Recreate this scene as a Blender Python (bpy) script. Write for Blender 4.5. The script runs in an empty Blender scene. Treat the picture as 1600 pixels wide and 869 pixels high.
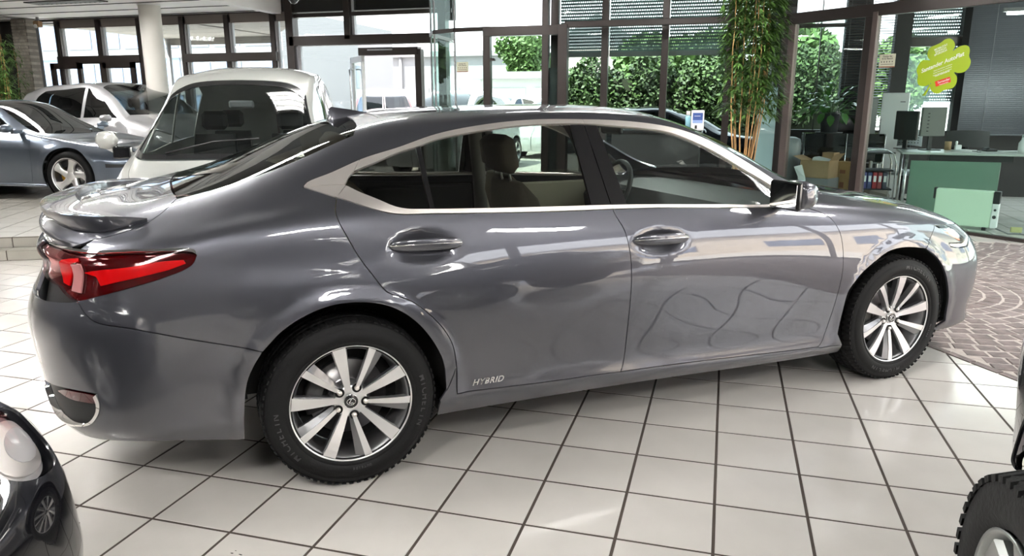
import bpy, math, random
import numpy as np
from mathutils import Vector, Matrix
from mathutils.geometry import delaunay_2d_cdt
D = bpy.data
COL = bpy.context.scene.collection
random.seed(7)

# ---------------------------------------------------------------- camera, world, exposure
SC = bpy.context.scene
cam = D.objects.new('camera', D.cameras.new('camera'))
COL.objects.link(cam)
cam.data.sensor_width = 36.0
cam.data.lens = 36.0 * 1160.34 / 1600
cam.data.clip_start = 0.02
cam.data.clip_end = 400
CAM = (1.5744, -2.2775, 1.4554)
def cam_matrix(yaw, pitch, roll):
    cy, sy = math.cos(yaw), math.sin(yaw)
    fwd = Vector((sy * math.cos(pitch), cy * math.cos(pitch), -math.sin(pitch)))
    rt = Vector((cy, -sy, 0)); up = rt.cross(fwd)
    r2 = rt * math.cos(roll) + up * math.sin(roll); u2 = -rt * math.sin(roll) + up * math.cos(roll)
    m = Matrix((r2, u2, -fwd)).transposed().to_4x4()
    m.translation = CAM
    return m
cam.matrix_world = cam_matrix(-0.27599, 0.23309, -0.00119)
SC.camera = cam
SC.view_settings.view_transform = 'Standard'
SC.view_settings.look = 'None'
SC.view_settings.exposure = 1.98
SC.view_settings.gamma = 1.0
SC.view_settings.use_curve_mapping = False
SC.cycles.max_bounces = 10
SC.cycles.diffuse_bounces = 3
SC.cycles.glossy_bounces = 5
SC.cycles.transmission_bounces = 6
SC.cycles.transparent_max_bounces = 24
SC.cycles.caustics_reflective = False
SC.cycles.caustics_refractive = False
SC.cycles.sample_clamp_indirect = 6.0
SC.cycles.use_denoising = True

wld = D.worlds.new('overcast_sky'); SC.world = wld; wld.use_nodes = True
wn = wld.node_tree; wn.nodes.clear()
w_out = wn.nodes.new('ShaderNodeOutputWorld'); w_bg = wn.nodes.new('ShaderNodeBackground')
w_tc = wn.nodes.new('ShaderNodeTexCoord'); w_sp = wn.nodes.new('ShaderNodeSeparateXYZ'); w_rp = wn.nodes.new('ShaderNodeValToRGB')
wn.links.new(w_tc.outputs['Generated'], w_sp.inputs[0]); wn.links.new(w_sp.outputs['Z'], w_rp.inputs[0])
w_rp.color_ramp.elements[0].position = 0.0; w_rp.color_ramp.elements[0].color = (0.93, 0.94, 0.96, 1)
w_rp.color_ramp.elements[1].position = 0.7; w_rp.color_ramp.elements[1].color = (0.84, 0.89, 1.0, 1)
wn.links.new(w_rp.outputs[0], w_bg.inputs[0]); w_bg.inputs[1].default_value = 1.4
wn.links.new(w_bg.outputs[0], w_out.inputs[0])
sun = D.objects.new('sun', D.lights.new('sun', 'SUN')); COL.objects.link(sun)
sun.data.energy = 7.0; sun.data.angle = math.radians(2.0); sun.data.color = (1.0, .95, .88)
sun.rotation_euler = (math.radians(35), 0, math.radians(-40))        # high sun from the street side behind the photographer

# ---------------------------------------------------------------- helpers
def mat(name, col=(.5, .5, .5), rough=.5, metal=0., coat=0., crough=.03, spec=.5, emit=None, estr=0., noise=None, bump=None, ior=1.45):
    m = D.materials.new(name); m.use_nodes = True; nt = m.node_tree; b = nt.nodes['Principled BSDF']
    b.inputs['Base Color'].default_value = (*col, 1); b.inputs['Roughness'].default_value = rough
    b.inputs['Metallic'].default_value = metal; b.inputs['Coat Weight'].default_value = coat
    b.inputs['Coat Roughness'].default_value = crough; b.inputs['Specular IOR Level'].default_value = spec
    b.inputs['IOR'].default_value = ior
    if emit: b.inputs['Emission Color'].default_value = (*emit, 1); b.inputs['Emission Strength'].default_value = estr
    if noise:                                   # (scale, amount): mottles the colour
        tc = nt.nodes.new('ShaderNodeTexCoord'); n = nt.nodes.new('ShaderNodeTexNoise'); n.inputs['Scale'].default_value = noise[0]
        n.inputs['Detail'].default_value = 5
        r = nt.nodes.new('ShaderNodeMapRange'); r.inputs[1].default_value = .3; r.inputs[2].default_value = .7
        r.inputs[3].default_value = 1 - noise[1]; r.inputs[4].default_value = 1 + noise[1]
        mx = nt.nodes.new('ShaderNodeMix'); mx.data_type = 'RGBA'; mx.blend_type = 'MULTIPLY'; mx.inputs[0].default_value = 1
        mx.inputs[6].default_value = (*col, 1)
        nt.links.new(tc.outputs['Object'], n.inputs['Vector']); nt.links.new(n.outputs[0], r.inputs[0]); nt.links.new(r.outputs[0], mx.inputs[7])
        nt.links.new(mx.outputs[2], b.inputs['Base Color'])
    if bump:
        tc = nt.nodes.new('ShaderNodeTexCoord'); n = nt.nodes.new('ShaderNodeTexNoise'); n.inputs['Scale'].default_value = bump[0]
        n.inputs['Detail'].default_value = 4
        bp = nt.nodes.new('ShaderNodeBump'); bp.inputs['Strength'].default_value = bump[1]; bp.inputs['Distance'].default_value = .01
        nt.links.new(tc.outputs['Object'], n.inputs['Vector']); nt.links.new(n.outputs[0], bp.inputs['Height']); nt.links.new(bp.outputs[0], b.inputs['Normal'])
    return m

def glassmat(name, tint=(.8, .85, .85), refl=1.0, rough=0.0, ior=1.5):
    """thin pane: tinted see-through plus a fresnel reflection"""
    m = D.materials.new(name); m.use_nodes = True; nt = m.node_tree; nt.nodes.clear()
    o = nt.nodes.new('ShaderNodeOutputMaterial'); t = nt.nodes.new('ShaderNodeBsdfTransparent'); g = nt.nodes.new('ShaderNodeBsdfGlossy')
    fr = nt.nodes.new('ShaderNodeFresnel'); fr.inputs[0].default_value = ior
    mu = nt.nodes.new('ShaderNodeMath'); mu.operation = 'MULTIPLY'; mu.inputs[1].default_value = refl; mu.use_clamp = True
    mx = nt.nodes.new('ShaderNodeMixShader')
    ge = nt.nodes.new('ShaderNodeNewGeometry'); mi = nt.nodes.new('ShaderNodeMix'); mi.inputs[2].default_value = ior; mi.inputs[3].default_value = 1 / ior
    nt.links.new(ge.outputs['Backfacing'], mi.inputs[0]); nt.links.new(mi.outputs[0], fr.inputs[0])   # both faces of a pane reflect alike
    t.inputs[0].default_value = (*tint, 1); g.inputs['Roughness'].default_value = rough; g.inputs[0].default_value = (1, 1, 1, 1)
    nt.links.new(fr.outputs[0], mu.inputs[0]); nt.links.new(mu.outputs[0], mx.inputs[0])
    nt.links.new(t.outputs[0], mx.inputs[1]); nt.links.new(g.outputs[0], mx.inputs[2]); nt.links.new(mx.outputs[0], o.inputs[0])
    return m

def link(name, me, m=None, parent=None, kind=None, label=None):
    o = D.objects.new(name, me); COL.objects.link(o)
    if m is not None and me is not None and len(me.materials) == 0: me.materials.append(m)
    if parent: o.parent = parent
    if kind: o['kind'] = kind
    if label: o['label'] = label
    return o

def tag(o, label, cat, group=None, kind=None):
    o['label'] = label; o['category'] = cat
    if group: o['group'] = group
    if kind: o['kind'] = kind
    return o

def thing(name, label, cat, loc=(0, 0, 0), rz=0., group=None):
    o = D.objects.new(name, None); COL.objects.link(o); o.location = loc; o.rotation_euler = (0, 0, rz)
    o.empty_display_size = .1
    return tag(o, label, cat, group)

class MB:
    """collects faces of one mesh"""
    def __init__(s): s.v = []; s.f = []; s.sm = []
    def add(s, vs, fs, smooth=False, M=None):
        o = len(s.v)
        if M is not None: vs = [tuple(M @ Vector(p)) for p in vs]
        s.v += [tuple(map(float, p)) for p in vs]; s.f += [tuple(i + o for i in f) for f in fs]; s.sm += [smooth] * len(fs)
        return s
    def box(s, a, b, M=None, bev=0.):
        (x0, y0, z0), (x1, y1, z1) = [min(p, q) for p, q in zip(a, b)], [max(p, q) for p, q in zip(a, b)]
        if bev <= 0:
            vs = [(x, y, z) for z in (z0, z1) for y in (y0, y1) for x in (x0, x1)]
            fs = [(0, 2, 3, 1), (4, 5, 7, 6), (0, 1, 5, 4), (2, 6, 7, 3), (0, 4, 6, 2), (1, 3, 7, 5)]
            return s.add(vs, fs, False, M)
        e = min(bev, (x1 - x0) * .49, (y1 - y0) * .49, (z1 - z0) * .49)
        vs = []; idx = {}
        for ix, X in ((0, x0), (1, x1)):
            for iy, Y in ((0, y0), (1, y1)):
                for iz, Z in ((0, z0), (1, z1)):
                    sx, sy, sz = (e if ix == 0 else -e), (e if iy == 0 else -e), (e if iz == 0 else -e)
                    for k, p in enumerate(((X, Y + sy, Z + sz), (X + sx, Y, Z + sz), (X + sx, Y + sy, Z))):
                        idx[ix, iy, iz, k] = len(vs); vs.append(p)
        q = lambda *c: tuple(idx[i] for i in c)
        fs = []
        for ix in (0, 1): fs.append(q((ix, 0, 0, 0), (ix, 1, 0, 0), (ix, 1, 1, 0), (ix, 0, 1, 0))[::(1 if ix else -1)])
        for iy in (0, 1): fs.append(q((0, iy, 0, 1), (1, iy, 0, 1), (1, iy, 1, 1), (0, iy, 1, 1))[::(-1 if iy else 1)])
        for iz in (0, 1): fs.append(q((0, 0, iz, 2), (1, 0, iz, 2), (1, 1, iz, 2), (0, 1, iz, 2))[::(1 if iz else -1)])
        for iy in (0, 1):
            for iz in (0, 1): fs.append(q((0, iy, iz, 1), (1, iy, iz, 1), (1, iy, iz, 2), (0, iy, iz, 2)))
        for ix in (0, 1):
            for iz in (0, 1): fs.append(q((ix, 0, iz, 0), (ix, 1, iz, 0), (ix, 1, iz, 2), (ix, 0, iz, 2)))
            for iy in (0, 1): fs.append(q((ix, iy, 0, 0), (ix, iy, 1, 0), (ix, iy, 1, 1), (ix, iy, 0, 1)))
        for c in [(a_, b_, c_) for a_ in (0, 1) for b_ in (0, 1) for c_ in (0, 1)]: fs.append(q((*c, 0), (*c, 1), (*c, 2)))
        s.add(vs, fs, False, M); s.fix = True
        return s
    def lathe(s, prof, n=32, axis='z', M=None, smooth=True, a0=0., a1=2 * math.pi, cap=False):
        full = abs(a1 - a0 - 2 * math.pi) < 1e-6; cnt = n if full else n + 1; vs = []; fs = []
        for i in range(cnt):
            a = a0 + (a1 - a0) * i / n; ca, sa = math.cos(a), math.sin(a)
            for r, h in prof:
                vs.append({'z': (r * ca, r * sa, h), 'y': (r * ca, h, r * sa), 'x': (h, r * ca, r * sa)}[axis])
        m = len(prof)
        for i in range(n):
            j = (i + 1) % cnt
            for k in range(m - 1): fs.append((i * m + k, j * m + k, j * m + k + 1, i * m + k + 1))
        if cap:
            fs.append(tuple(i * m for i in range(cnt))); fs.append(tuple(i * m + m - 1 for i in range(cnt))[::-1])
        return s.add(vs, fs, smooth, M)
    def tube(s, pts, r, n=8, closed=False, cap=True, smooth=True):
        P = [Vector(p) for p in pts]; rs = r if isinstance(r, (list, tuple)) else [r] * len(P); vs = []; fs = []
        up = None; m = len(P)
        for i, p in enumerate(P):
            a = P[(i - 1) % m] if (i > 0 or closed) else p; b = P[(i + 1) % m] if (i < m - 1 or closed) else p
            t = (b - a).normalized()
            if up is None: up = Vector((0, 0, 1)) if abs(t.z) < .9 else Vector((1, 0, 0))
            x = t.cross(up).normalized(); y = x.cross(t).normalized(); up = y
            for k in range(n):
                c = 2 * math.pi * k / n; vs.append(p + (x * math.cos(c) + y * math.sin(c)) * rs[i])
        for i in range(m if closed else m - 1):
            j = (i + 1) % m
            for k in range(n): fs.append((i * n + k, i * n + (k + 1) % n, j * n + (k + 1) % n, j * n + k))
        if cap and not closed: fs.append(tuple(range(n))); fs.append(tuple((m - 1) * n + k for k in range(n))[::-1])
        return s.add(vs, fs, smooth)
    def loft(s, rings, closed=True, cap=True, smooth=True):
        n = len(rings[0]); vs = [p for r in rings for p in r]; fs = []
        for i in range(len(rings) - 1):
            for k in range(n if closed else n - 1): fs.append((i * n + k, i * n + (k + 1) % n, (i + 1) * n + (k + 1) % n, (i + 1) * n + k))
        if cap: fs.append(tuple(range(n))[::-1]); fs.append(tuple((len(rings) - 1) * n + k for k in range(n)))
        return s.add(vs, fs, smooth)
    def prism(s, poly, h0, h1, axis='z', M=None):
        """extrude a 2D polygon (any simple shape)"""
        f = {'z': lambda p, h: (p[0], p[1], h), 'y': lambda p, h: (p[0], h, p[1]), 'x': lambda p, h: (h, p[0], p[1])}[axis]
        n = len(poly); vs = [f(p, h0) for p in poly] + [f(p, h1) for p in poly]
        fs = [tuple(range(n))[::-1], tuple(range(n, 2 * n))] + [(i, (i + 1) % n, n + (i + 1) % n, n + i) for i in range(n)]
        return s.add(vs, fs, False, M)
    def mesh(s, name):
        me = D.meshes.new(name); me.from_pydata(s.v, [], s.f)
        me.polygons.foreach_set('use_smooth', s.sm)
        import bmesh
        bm = bmesh.new(); bm.from_mesh(me); bmesh.ops.recalc_face_normals(bm, faces=bm.faces); bm.to_mesh(me); bm.free()
        me.update(); return me
    def build(s, name, m, parent=None, kind=None, label=None, auto=None):
        me = s.mesh(name)
        if auto is not None: me.set_sharp_from_angle(angle=math.radians(auto))
        return link(name, me, m, parent, kind, label)

def text_mesh(txt, size, depth=.001, align='CENTER', shear=0., bold=0., spacing=1.):
    cu = D.curves.new('lettering', 'FONT'); cu.body = txt; cu.size = size; cu.extrude = depth; cu.align_x = align; cu.align_y = 'CENTER'
    cu.shear = shear; cu.offset = bold; cu.resolution_u = 3; cu.space_character = spacing
    o = D.objects.new('lettering', cu); COL.objects.link(o)
    dg = bpy.context.evaluated_depsgraph_get(); me = D.meshes.new_from_object(o.evaluated_get(dg))
    D.objects.remove(o); D.curves.remove(cu)
    me.materials.clear()
    return me

def place(me, name, m, parent, M, label=None):
    o = link(name, me, m, parent, label=label); o.matrix_local = M
    return o

def frame(o, x, y):
    """matrix with origin o, local x and y axes (z = x cross y)"""
    x = Vector(x).normalized(); z = x.cross(Vector(y)).normalized(); y = z.cross(x)
    m = Matrix((x, y, z)).transposed().to_4x4(); m.translation = o
    return m

def copy_tree(o, parent=None):
    c = o.copy(); COL.objects.link(c)
    if parent is not None: c.parent = parent
    for ch in list(o.children): copy_tree(ch, c)
    return c

# ---------------------------------------------------------------- car body surface (pure numpy)
def spl(xs, ys):
    """natural cubic spline through knots, returns a vectorised evaluator"""
    x = np.array(xs, float); y = np.array(ys, float); n = len(x)
    h = np.diff(x); A = np.eye(n); b = np.zeros(n)
    for i in range(1, n - 1):
        A[i, i - 1] = h[i - 1]; A[i, i] = 2 * (h[i - 1] + h[i]); A[i, i + 1] = h[i]
        b[i] = 6 * ((y[i + 1] - y[i]) / h[i] - (y[i] - y[i - 1]) / h[i - 1])
    m = np.linalg.solve(A, b)
    def ev(q):
        q = np.asarray(q, float); i = np.clip(np.searchsorted(x, q) - 1, 0, n - 2)
        q2 = np.clip(q, x[0], x[-1]); t = q2 - x[i]; H = h[i]
        v = (m[i] * (H - t) ** 3 + m[i + 1] * t ** 3) / (6 * H) + (y[i] / H - m[i] * H / 6) * (H - t) + (y[i + 1] / H - m[i + 1] * H / 6) * t
        return v
    return ev

XR, XF = -0.62, 3.05
LR, LF = 0.90, 1.65
ROWZ = [
 [(-.62,.272),(-.35,.235),(.37,.215),(1.4,.213),(2.5,.188),(3.05,.192)],
 [(-.62,.335),(-.2,.30),(.4,.288),(1.2,.272),(2.3,.238),(3.05,.235)],
 [(-.62,.40),(-.2,.36),(.4,.345),(1.4,.325),(2.4,.30),(3.05,.30)],
 [(-.62,.49),(.4,.445),(1.4,.425),(2.4,.40),(3.05,.395)],
 [(-.62,.61),(.4,.58),(1.4,.56),(2.4,.535),(3.05,.51)],
 [(-.62,.73),(.4,.71),(1.4,.685),(2.4,.655),(3.05,.62)],
 [(-.62,.825),(.4,.815),(1.4,.79),(2.4,.765),(3.05,.715)],
 [(-.62,.905),(-.2,.91),(.4,.905),(1.4,.885),(2.4,.86),(2.75,.835),(3.05,.79)],
 [(-.62,.965),(-.45,.995),(-.3,1.018),(-.1,1.038),(.1,1.043),(.3,1.040),(.6,1.029),(1.14,1.012),(1.6,.995),(2.01,.972),(2.4,.94),(2.75,.90),(3.05,.848)],
 [(-.62,1.005),(-.45,1.038),(-.3,1.064),(-.1,1.10),(.1,1.137),(.3,1.168),(.6,1.195),(1.0,1.20),(1.4,1.182),(1.7,1.135),(1.9,1.083),(2.1,1.025),(2.3,.984),(2.5,.958),(2.75,.926),(3.05,.876)],
 [(-.62,1.035),(-.45,1.075),(-.3,1.112),(-.11,1.163),(0,1.200),(.12,1.243),(.26,1.286),(.41,1.325),(.6,1.358),(.8,1.377),(1.06,1.383),(1.25,1.376),(1.42,1.357),(1.58,1.325),(1.74,1.271),(1.92,1.188),(2.12,1.085),(2.3,1.018),(2.48,.984),(2.75,.948),(3.05,.900)],
 [(-.62,1.088),(-.45,1.130),(-.3,1.175),(-.1,1.250),(.11,1.330),(.3,1.373),(.6,1.403),(1.0,1.417),(1.3,1.410),(1.5,1.388),(1.67,1.343),(1.84,1.272),(2.04,1.180),(2.22,1.093),(2.4,1.030),(2.6,.992),(2.8,.967),(3.05,.928)],
 [(-.62,1.105),(-.45,1.148),(-.3,1.202),(-.1,1.280),(.1,1.350),(.3,1.396),(.6,1.423),(1.0,1.435),(1.4,1.427),(1.6,1.398),(1.84,1.335),(2.04,1.258),(2.22,1.170),(2.4,1.080),(2.6,1.010),(2.8,.985),(3.05,.946)],
 [(-.62,1.110),(-.45,1.158),(-.3,1.215),(-.1,1.298),(.1,1.368),(.3,1.408),(.6,1.434),(1.0,1.443),(1.4,1.437),(1.6,1.415),(1.84,1.362),(2.04,1.292),(2.22,1.212),(2.4,1.120),(2.6,1.030),(2.8,.995),(3.05,.955)],
]
ROWW = [
 [(-.62,.835),(.37,.862),(2.5,.862),(3.05,.842)],
 [(-.62,.872),(.4,.900),(1.2,.903),(2.4,.898),(3.05,.878)],
 [(-.62,.888),(.4,.903),(1.2,.899),(2.4,.898),(3.05,.886)],
 [(-.62,.902),(0,.918),(.5,.910),(1.2,.902),(2.4,.906),(3.05,.893)],
 [(-.62,.910),(0,.930),(.5,.925),(1.2,.914),(2.0,.917),(2.6,.922),(3.05,.898)],
 [(-.62,.906),(0,.935),(.5,.932),(1.2,.924),(2.0,.926),(2.6,.926),(3.05,.893)],
 [(-.62,.896),(0,.922),(.5,.922),(1.2,.920),(2.0,.922),(2.6,.916),(3.05,.880)],
 [(-.62,.880),(0,.900),(.5,.903),(1.2,.903),(2.0,.904),(2.6,.895),(3.05,.860)],
 [(-.62,.855),(-.3,.864),(.3,.864),(1.2,.862),(2.0,.862),(2.5,.858),(3.05,.828)],
 [(-.62,.812),(-.3,.803),(.1,.792),(.6,.780),(1.2,.776),(1.7,.784),(2.1,.804),(2.4,.815),(3.05,.788)],
 [(-.62,.752),(-.3,.735),(-.1,.725),(.1,.705),(.4,.682),(.8,.667),(1.3,.662),(1.6,.675),(1.9,.705),(2.12,.735),(2.3,.750),(2.5,.750),(3.05,.722)],
 [(-.62,.622),(-.1,.600),(.3,.590),(1.2,.585),(1.6,.592),(1.84,.612),(2.04,.640),(2.22,.660),(2.4,.665),(2.7,.62),(3.05,.590)],
 [(-.62,.40),(3.05,.40)],
 [(-.62,0.),(3.05,0.)],
]
#         rear: xe, z, b     front: xe, z, b
REND = [(-1.045,.262,.79),(-1.08,.315,.80),(-1.10,.38,.80),(-1.11,.47,.80),(-1.12,.57,.81),(-1.125,.69,.79),(-1.085,.79,.72),(-1.05,.88,.68),
        (-1.062,.945,.74),(-1.03,.985,.72),(-1.05,1.03,.74),(-.96,1.065,.74),(-.82,1.09,.7),(-.70,1.10,0)]
FEND = [(3.85,.172,.90),(3.85,.205,.92),(3.81,.265,.93),(3.825,.36,.95),(3.845,.48,.97),(3.845,.575,.97),(3.81,.665,.93),(3.77,.725,.88),
        (3.70,.775,.80),(3.62,.81,.76),(3.52,.845,.70),(3.40,.875,.7),(3.25,.92,.7),(3.14,.938,0)]
NR = 14
_RZ = [spl(*zip(*r)) for r in ROWZ]; _RW = [spl(*zip(*r)) for r in ROWW]

def rows_at(s):
    """s (n,) -> (n,NR,3) points with w in the y slot"""
    s = np.asarray(s, float); n = len(s); out = np.zeros((n, NR, 3))
    sc = np.clip(s, XR, XF); e = 1e-3
    tr = np.clip((XR - s) / LR, 0, 1); tf = np.clip((s - XF) / LF, 0, 1)
    for k in range(NR):
        w = _RW[k](sc); z = _RZ[k](sc); x = sc.copy()
        for t, x0, L, E, sg in ((tr, XR, LR, REND[k], -1), (tf, XF, LF, FEND[k], 1)):
            m = t > 0
            if not m.any(): continue
            T = t[m]; xe, ze, b = E; D = abs(xe - x0)
            a = min(L / 3, .68 * D)
            w0 = float(_RW[k](x0)); z0 = float(_RZ[k](x0))
            sw = float(_RW[k](x0 + 0) - _RW[k](x0 - sg * e)) / e; sz = float(_RZ[k](x0) - _RZ[k](x0 - sg * e)) / e
            B0, B1, B2, B3 = (1 - T) ** 3, 3 * T * (1 - T) ** 2, 3 * T * T * (1 - T), T ** 3
            x[m] = B0 * x0 + B1 * (x0 + sg * a) + (B2 + B3) * xe
            w[m] = B0 * w0 + B1 * (w0 + sw * a) + B2 * b * w0
            z[m] = B0 * z0 + B1 * (z0 + sz * a) + (B2 + B3) * ze
        out[:, k, 0] = x; out[:, k, 1] = w; out[:, k, 2] = z
    return out

def _vmat():
    n = NR + 2; A = np.eye(n); Bm = np.zeros((n, n))
    for i in range(1, n - 1):
        A[i, i - 1] = 1; A[i, i] = 4; A[i, i + 1] = 1
        Bm[i, i - 1] = 6; Bm[i, i] = -12; Bm[i, i + 1] = 6
    return np.linalg.solve(A, Bm)
_VM = _vmat()
WHEELS = ((0.0, .334), (2.87, .334))

def sm(a, b, x):
    t = np.clip((x - a) / (b - a), 0, 1); return t * t * (3 - 2 * t)

def PW(s, v, flare=True):
    """body surface point, car frame, right side (y = -w)"""
    s = np.atleast_1d(np.asarray(s, float)); v = np.atleast_1d(np.asarray(v, float))
    R = rows_at(s)
    m1 = R[:, NR - 2].copy(); m1[:, 1] *= -1; m2 = R[:, NR - 3].copy(); m2[:, 1] *= -1
    R = np.concatenate([R, m1[:, None], m2[:, None]], 1)
    M = np.einsum('ij,njc->nic', _VM, R)
    i = np.clip(np.floor(v).astype(int), 0, NR - 1); t = (v - i)[:, None]; ix = np.arange(len(s))
    P = (M[ix, i] * (1 - t) ** 3 + M[ix, i + 1] * t ** 3) / 6 + (R[ix, i] - M[ix, i] / 6) * (1 - t) + (R[ix, i + 1] - M[ix, i + 1] / 6) * t
    if flare:
        for wx, wz in WHEELS:
            r = np.hypot(P[:, 0] - wx, P[:, 2] - wz)
            P[:, 1] += .013 * (1 - sm(.415, .475, r)) * (P[:, 2] < .95) * sm(.2, .3, P[:, 2])
    P[:, 1] *= -1
    return P

def PN(s, v):
    """point and outward normal"""
    e = 2e-3
    s = np.atleast_1d(np.asarray(s, float)); v = np.atleast_1d(np.asarray(v, float))
    P = PW(s, v); s1 = np.minimum(s + e, XF + LF - 2e-3); s0 = np.maximum(s - e, XR - LR + 2e-3)
    s0 = np.minimum(s0, s1 - 1e-3)
    Ps = PW(s1, v) - PW(s0, v)
    Pv = PW(s, np.minimum(v + e * 4, NR - 1 + .05)) - PW(s, np.maximum(v - e * 4, 0))
    N = np.cross(Ps, Pv); N /= np.linalg.norm(N, axis=1)[:, None] + 1e-12
    return P, N

# outlines of the body panels as (s, v) coordinates on the body surface
LOOPS = {
 'dlo_top': [[-0.1087,9.8216],[-0.0923,9.9408],[0.003,9.9589],[0.1195,9.9891],[0.2673,9.9484],[0.4229,10.0063],[0.6174,10.0123],[0.8502,10.0103],[1.0948,9.9779],[1.2883,9.9923],[1.4561,10.0372],[1.6154,10.1015],[1.7785,10.1714],[1.9368,10.0994],[2.1061,9.8899],[2.2339,9.0999]],
 'dlo_bot': [[-0.1087,9.8216],[-0.0001,8.8871],[0.0828,8.3851],[0.1872,8.0663],[0.3581,8.0086],[0.541,7.9987],[0.8187,7.9896],[1.1402,8.0009],[1.3422,8.006],[1.6832,7.9706],[2.0055,7.9823],[2.2239,8.0187]],
 'in_top': [[0.0385,9.3443],[0.0707,9.6524],[0.1715,9.7369],[0.2627,9.7971],[0.3417,9.7919],[0.4172,9.8385],[0.6104,9.8325],[0.8429,9.8454],[1.0876,9.8364],[1.2777,9.8005],[1.5121,9.8379],[1.5986,9.8078],[1.7524,9.7163],[1.9053,9.5446],[2.0732,9.2992],[2.1686,8.5109]],
 'in_bot': [[0.0385,9.3443],[0.0928,8.8665],[0.167,8.4328],[0.2014,8.2765],[0.2461,8.1789],[0.3321,8.142],[0.5441,8.1225],[0.8224,8.1172],[1.1346,8.1173],[1.3456,8.1059],[1.6878,8.0948],[2.0088,8.1601],[2.1686,8.5109]],
 'rd_rear': [[-0.0001,8.8871],[-0.0129,8.421],[-0.0145,8.1877],[-0.0059,7.8557],[0.0135,7.5412],[0.0633,6.7583],[0.1301,5.608],[0.1499,5.4372],[0.2324,5.0996],[0.3109,4.553],[0.3596,4.1192],[0.3961,3.6109],[0.4119,2.9312],[0.4147,1.4992]],
 'rd_bot': [[0.4147,1.4992],[0.7788,1.3441],[1.1829,1.3631]],
 'b_shut': [[1.1402,8.0009],[1.1555,7.7629],[1.1829,7.3436],[1.1992,6.5686],[1.2064,5.6408],[1.209,4.4321],[1.207,3.4481],[1.2004,2.2392],[1.1829,1.3631]],
 'fd_front': [[2.2239,8.0187],[2.3421,7.5198],[2.3899,6.8413],[2.4117,5.9089],[2.4183,4.9819],[2.4108,4.0959],[2.3886,2.7689],[2.3496,1.4635],[2.3303,1.2636]],
 'fd_bot': [[1.1829,1.3631],[1.6326,1.421],[2.3303,1.2636]],
 'rarch': [[-0.3923,0.0],[-0.3869,1.8651],[-0.3692,3.0815],[-0.3431,3.5674],[-0.3101,3.9723],[-0.2376,4.5398],[-0.1536,4.9423],[-0.0696,5.1797],[0.023,5.2274],[0.1258,5.0725],[0.214,4.6702],[0.296,3.9962],[0.3551,3.1456],[0.3682,2.1843],[0.3678,0.4129],[0.3653,0.0]],
 'farch': [[2.5183,0.0],[2.4513,2.1171],[2.456,3.1498],[2.4698,3.9434],[2.51,4.4621],[2.5534,4.8463],[2.6188,5.2375],[2.7206,5.7189],[2.817,5.8897],[2.9216,5.9105],[3.0268,5.8227],[3.1396,5.2046],[3.2188,4.3879],[3.26,3.6841],[3.2847,3.0525],[3.3077,1.6518],[3.5695,0.0]],
 'lamp_top': [[-0.4925,7.5041],[-0.5024,7.6489],[-0.6049,7.9676],[-0.712,8.3881],[-0.9401,8.7521],[-1.0597,8.8767],[-1.1663,8.9097]],
 'lamp_bot': [[-0.4925,7.5041],[-0.5114,7.1412],[-0.5931,6.736],[-0.7205,6.357],[-0.8471,6.0772],[-0.9202,5.9234],[-0.9551,6.0018],[-1.0291,6.4263],[-1.0662,6.9545]],
 'bline': [[-0.9202,5.9234],[-0.9091,5.8573],[-0.885,5.5496],[-0.844,5.2085],[-0.7177,4.9146],[-0.5564,4.5124],[-0.4546,4.2878],[-0.31,3.9798]],
 'deck': [[-0.5402,11.1819],[-0.5843,10.6571],[-0.6415,10.3248],[-0.7126,10.1416],[-0.8442,9.9023],[-0.9677,9.4522],[-1.0693,9.2591]],
 'blg': [[-0.5407,11.1359],[-0.3044,10.9559],[-0.0629,10.8818],[0.1112,10.9422]],
 'headlamp': [[3.1801,7.5479],[3.3282,7.7522],[3.5994,7.8372],[3.9168,7.1531],[3.549,6.3869],[3.5201,5.7834],[3.3182,5.8186],[3.3027,6.2207]],
 'fbline': [[3.0268,5.8227],[3.0729,6.2683],[3.1271,6.8953],[3.1801,7.5479]],
 'handle_r': [[0.1668,7.2363],[0.1934,7.4145],[0.248,7.4648],[0.3726,7.3943],[0.4381,7.2806],[0.4566,7.0911],[0.4046,6.8476],[0.3018,6.7576],[0.2282,6.845],[0.1814,7.0443]],
 'handle_f': [[1.219,6.9564],[1.2586,7.1983],[1.3567,7.2319],[1.448,7.1117],[1.5061,6.888],[1.4901,6.6359],[1.4148,6.4462],[1.3287,6.4117],[1.2583,6.571]],
 'badge': [[0.4588,2.0346],[0.6423,2.0475]],
 'glassdiv': [[0.3342,9.7649],[0.3409,8.1483],[0.3529,9.7685],[0.3612,8.1434],[1.0274,9.8378],[1.0424,8.1305],[1.1606,9.8209],[1.2211,8.1011]],
 'wedge': [[-0.9045,7.0725],[-0.8157,7.3042],[-0.7132,7.3996],[-0.6191,7.4803],[-0.5365,7.3875],[-0.5297,7.2306],[-0.5867,7.0241],[-0.6954,6.7632],[-0.8278,6.4911],[-0.8495,6.8869]],
 'whiteblk': [[-0.9587,7.7205],[-0.9046,7.8989],[-0.9148,6.2196],[-0.9648,6.2897]],
 'redL': [[-1.0163,8.1574],[-0.9763,8.3187],[-0.9271,8.409],[-0.9188,8.1941],[-0.9534,7.912],[-0.9842,6.4642],[-1.0243,6.5517],[-1.0528,7.0058]],
 'bsh2': [[1.0936,9.9778],[1.1413,8.0177]],
 'rsh2': [[0.1064,9.9369],[-0.0003,8.8779]],
}
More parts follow.
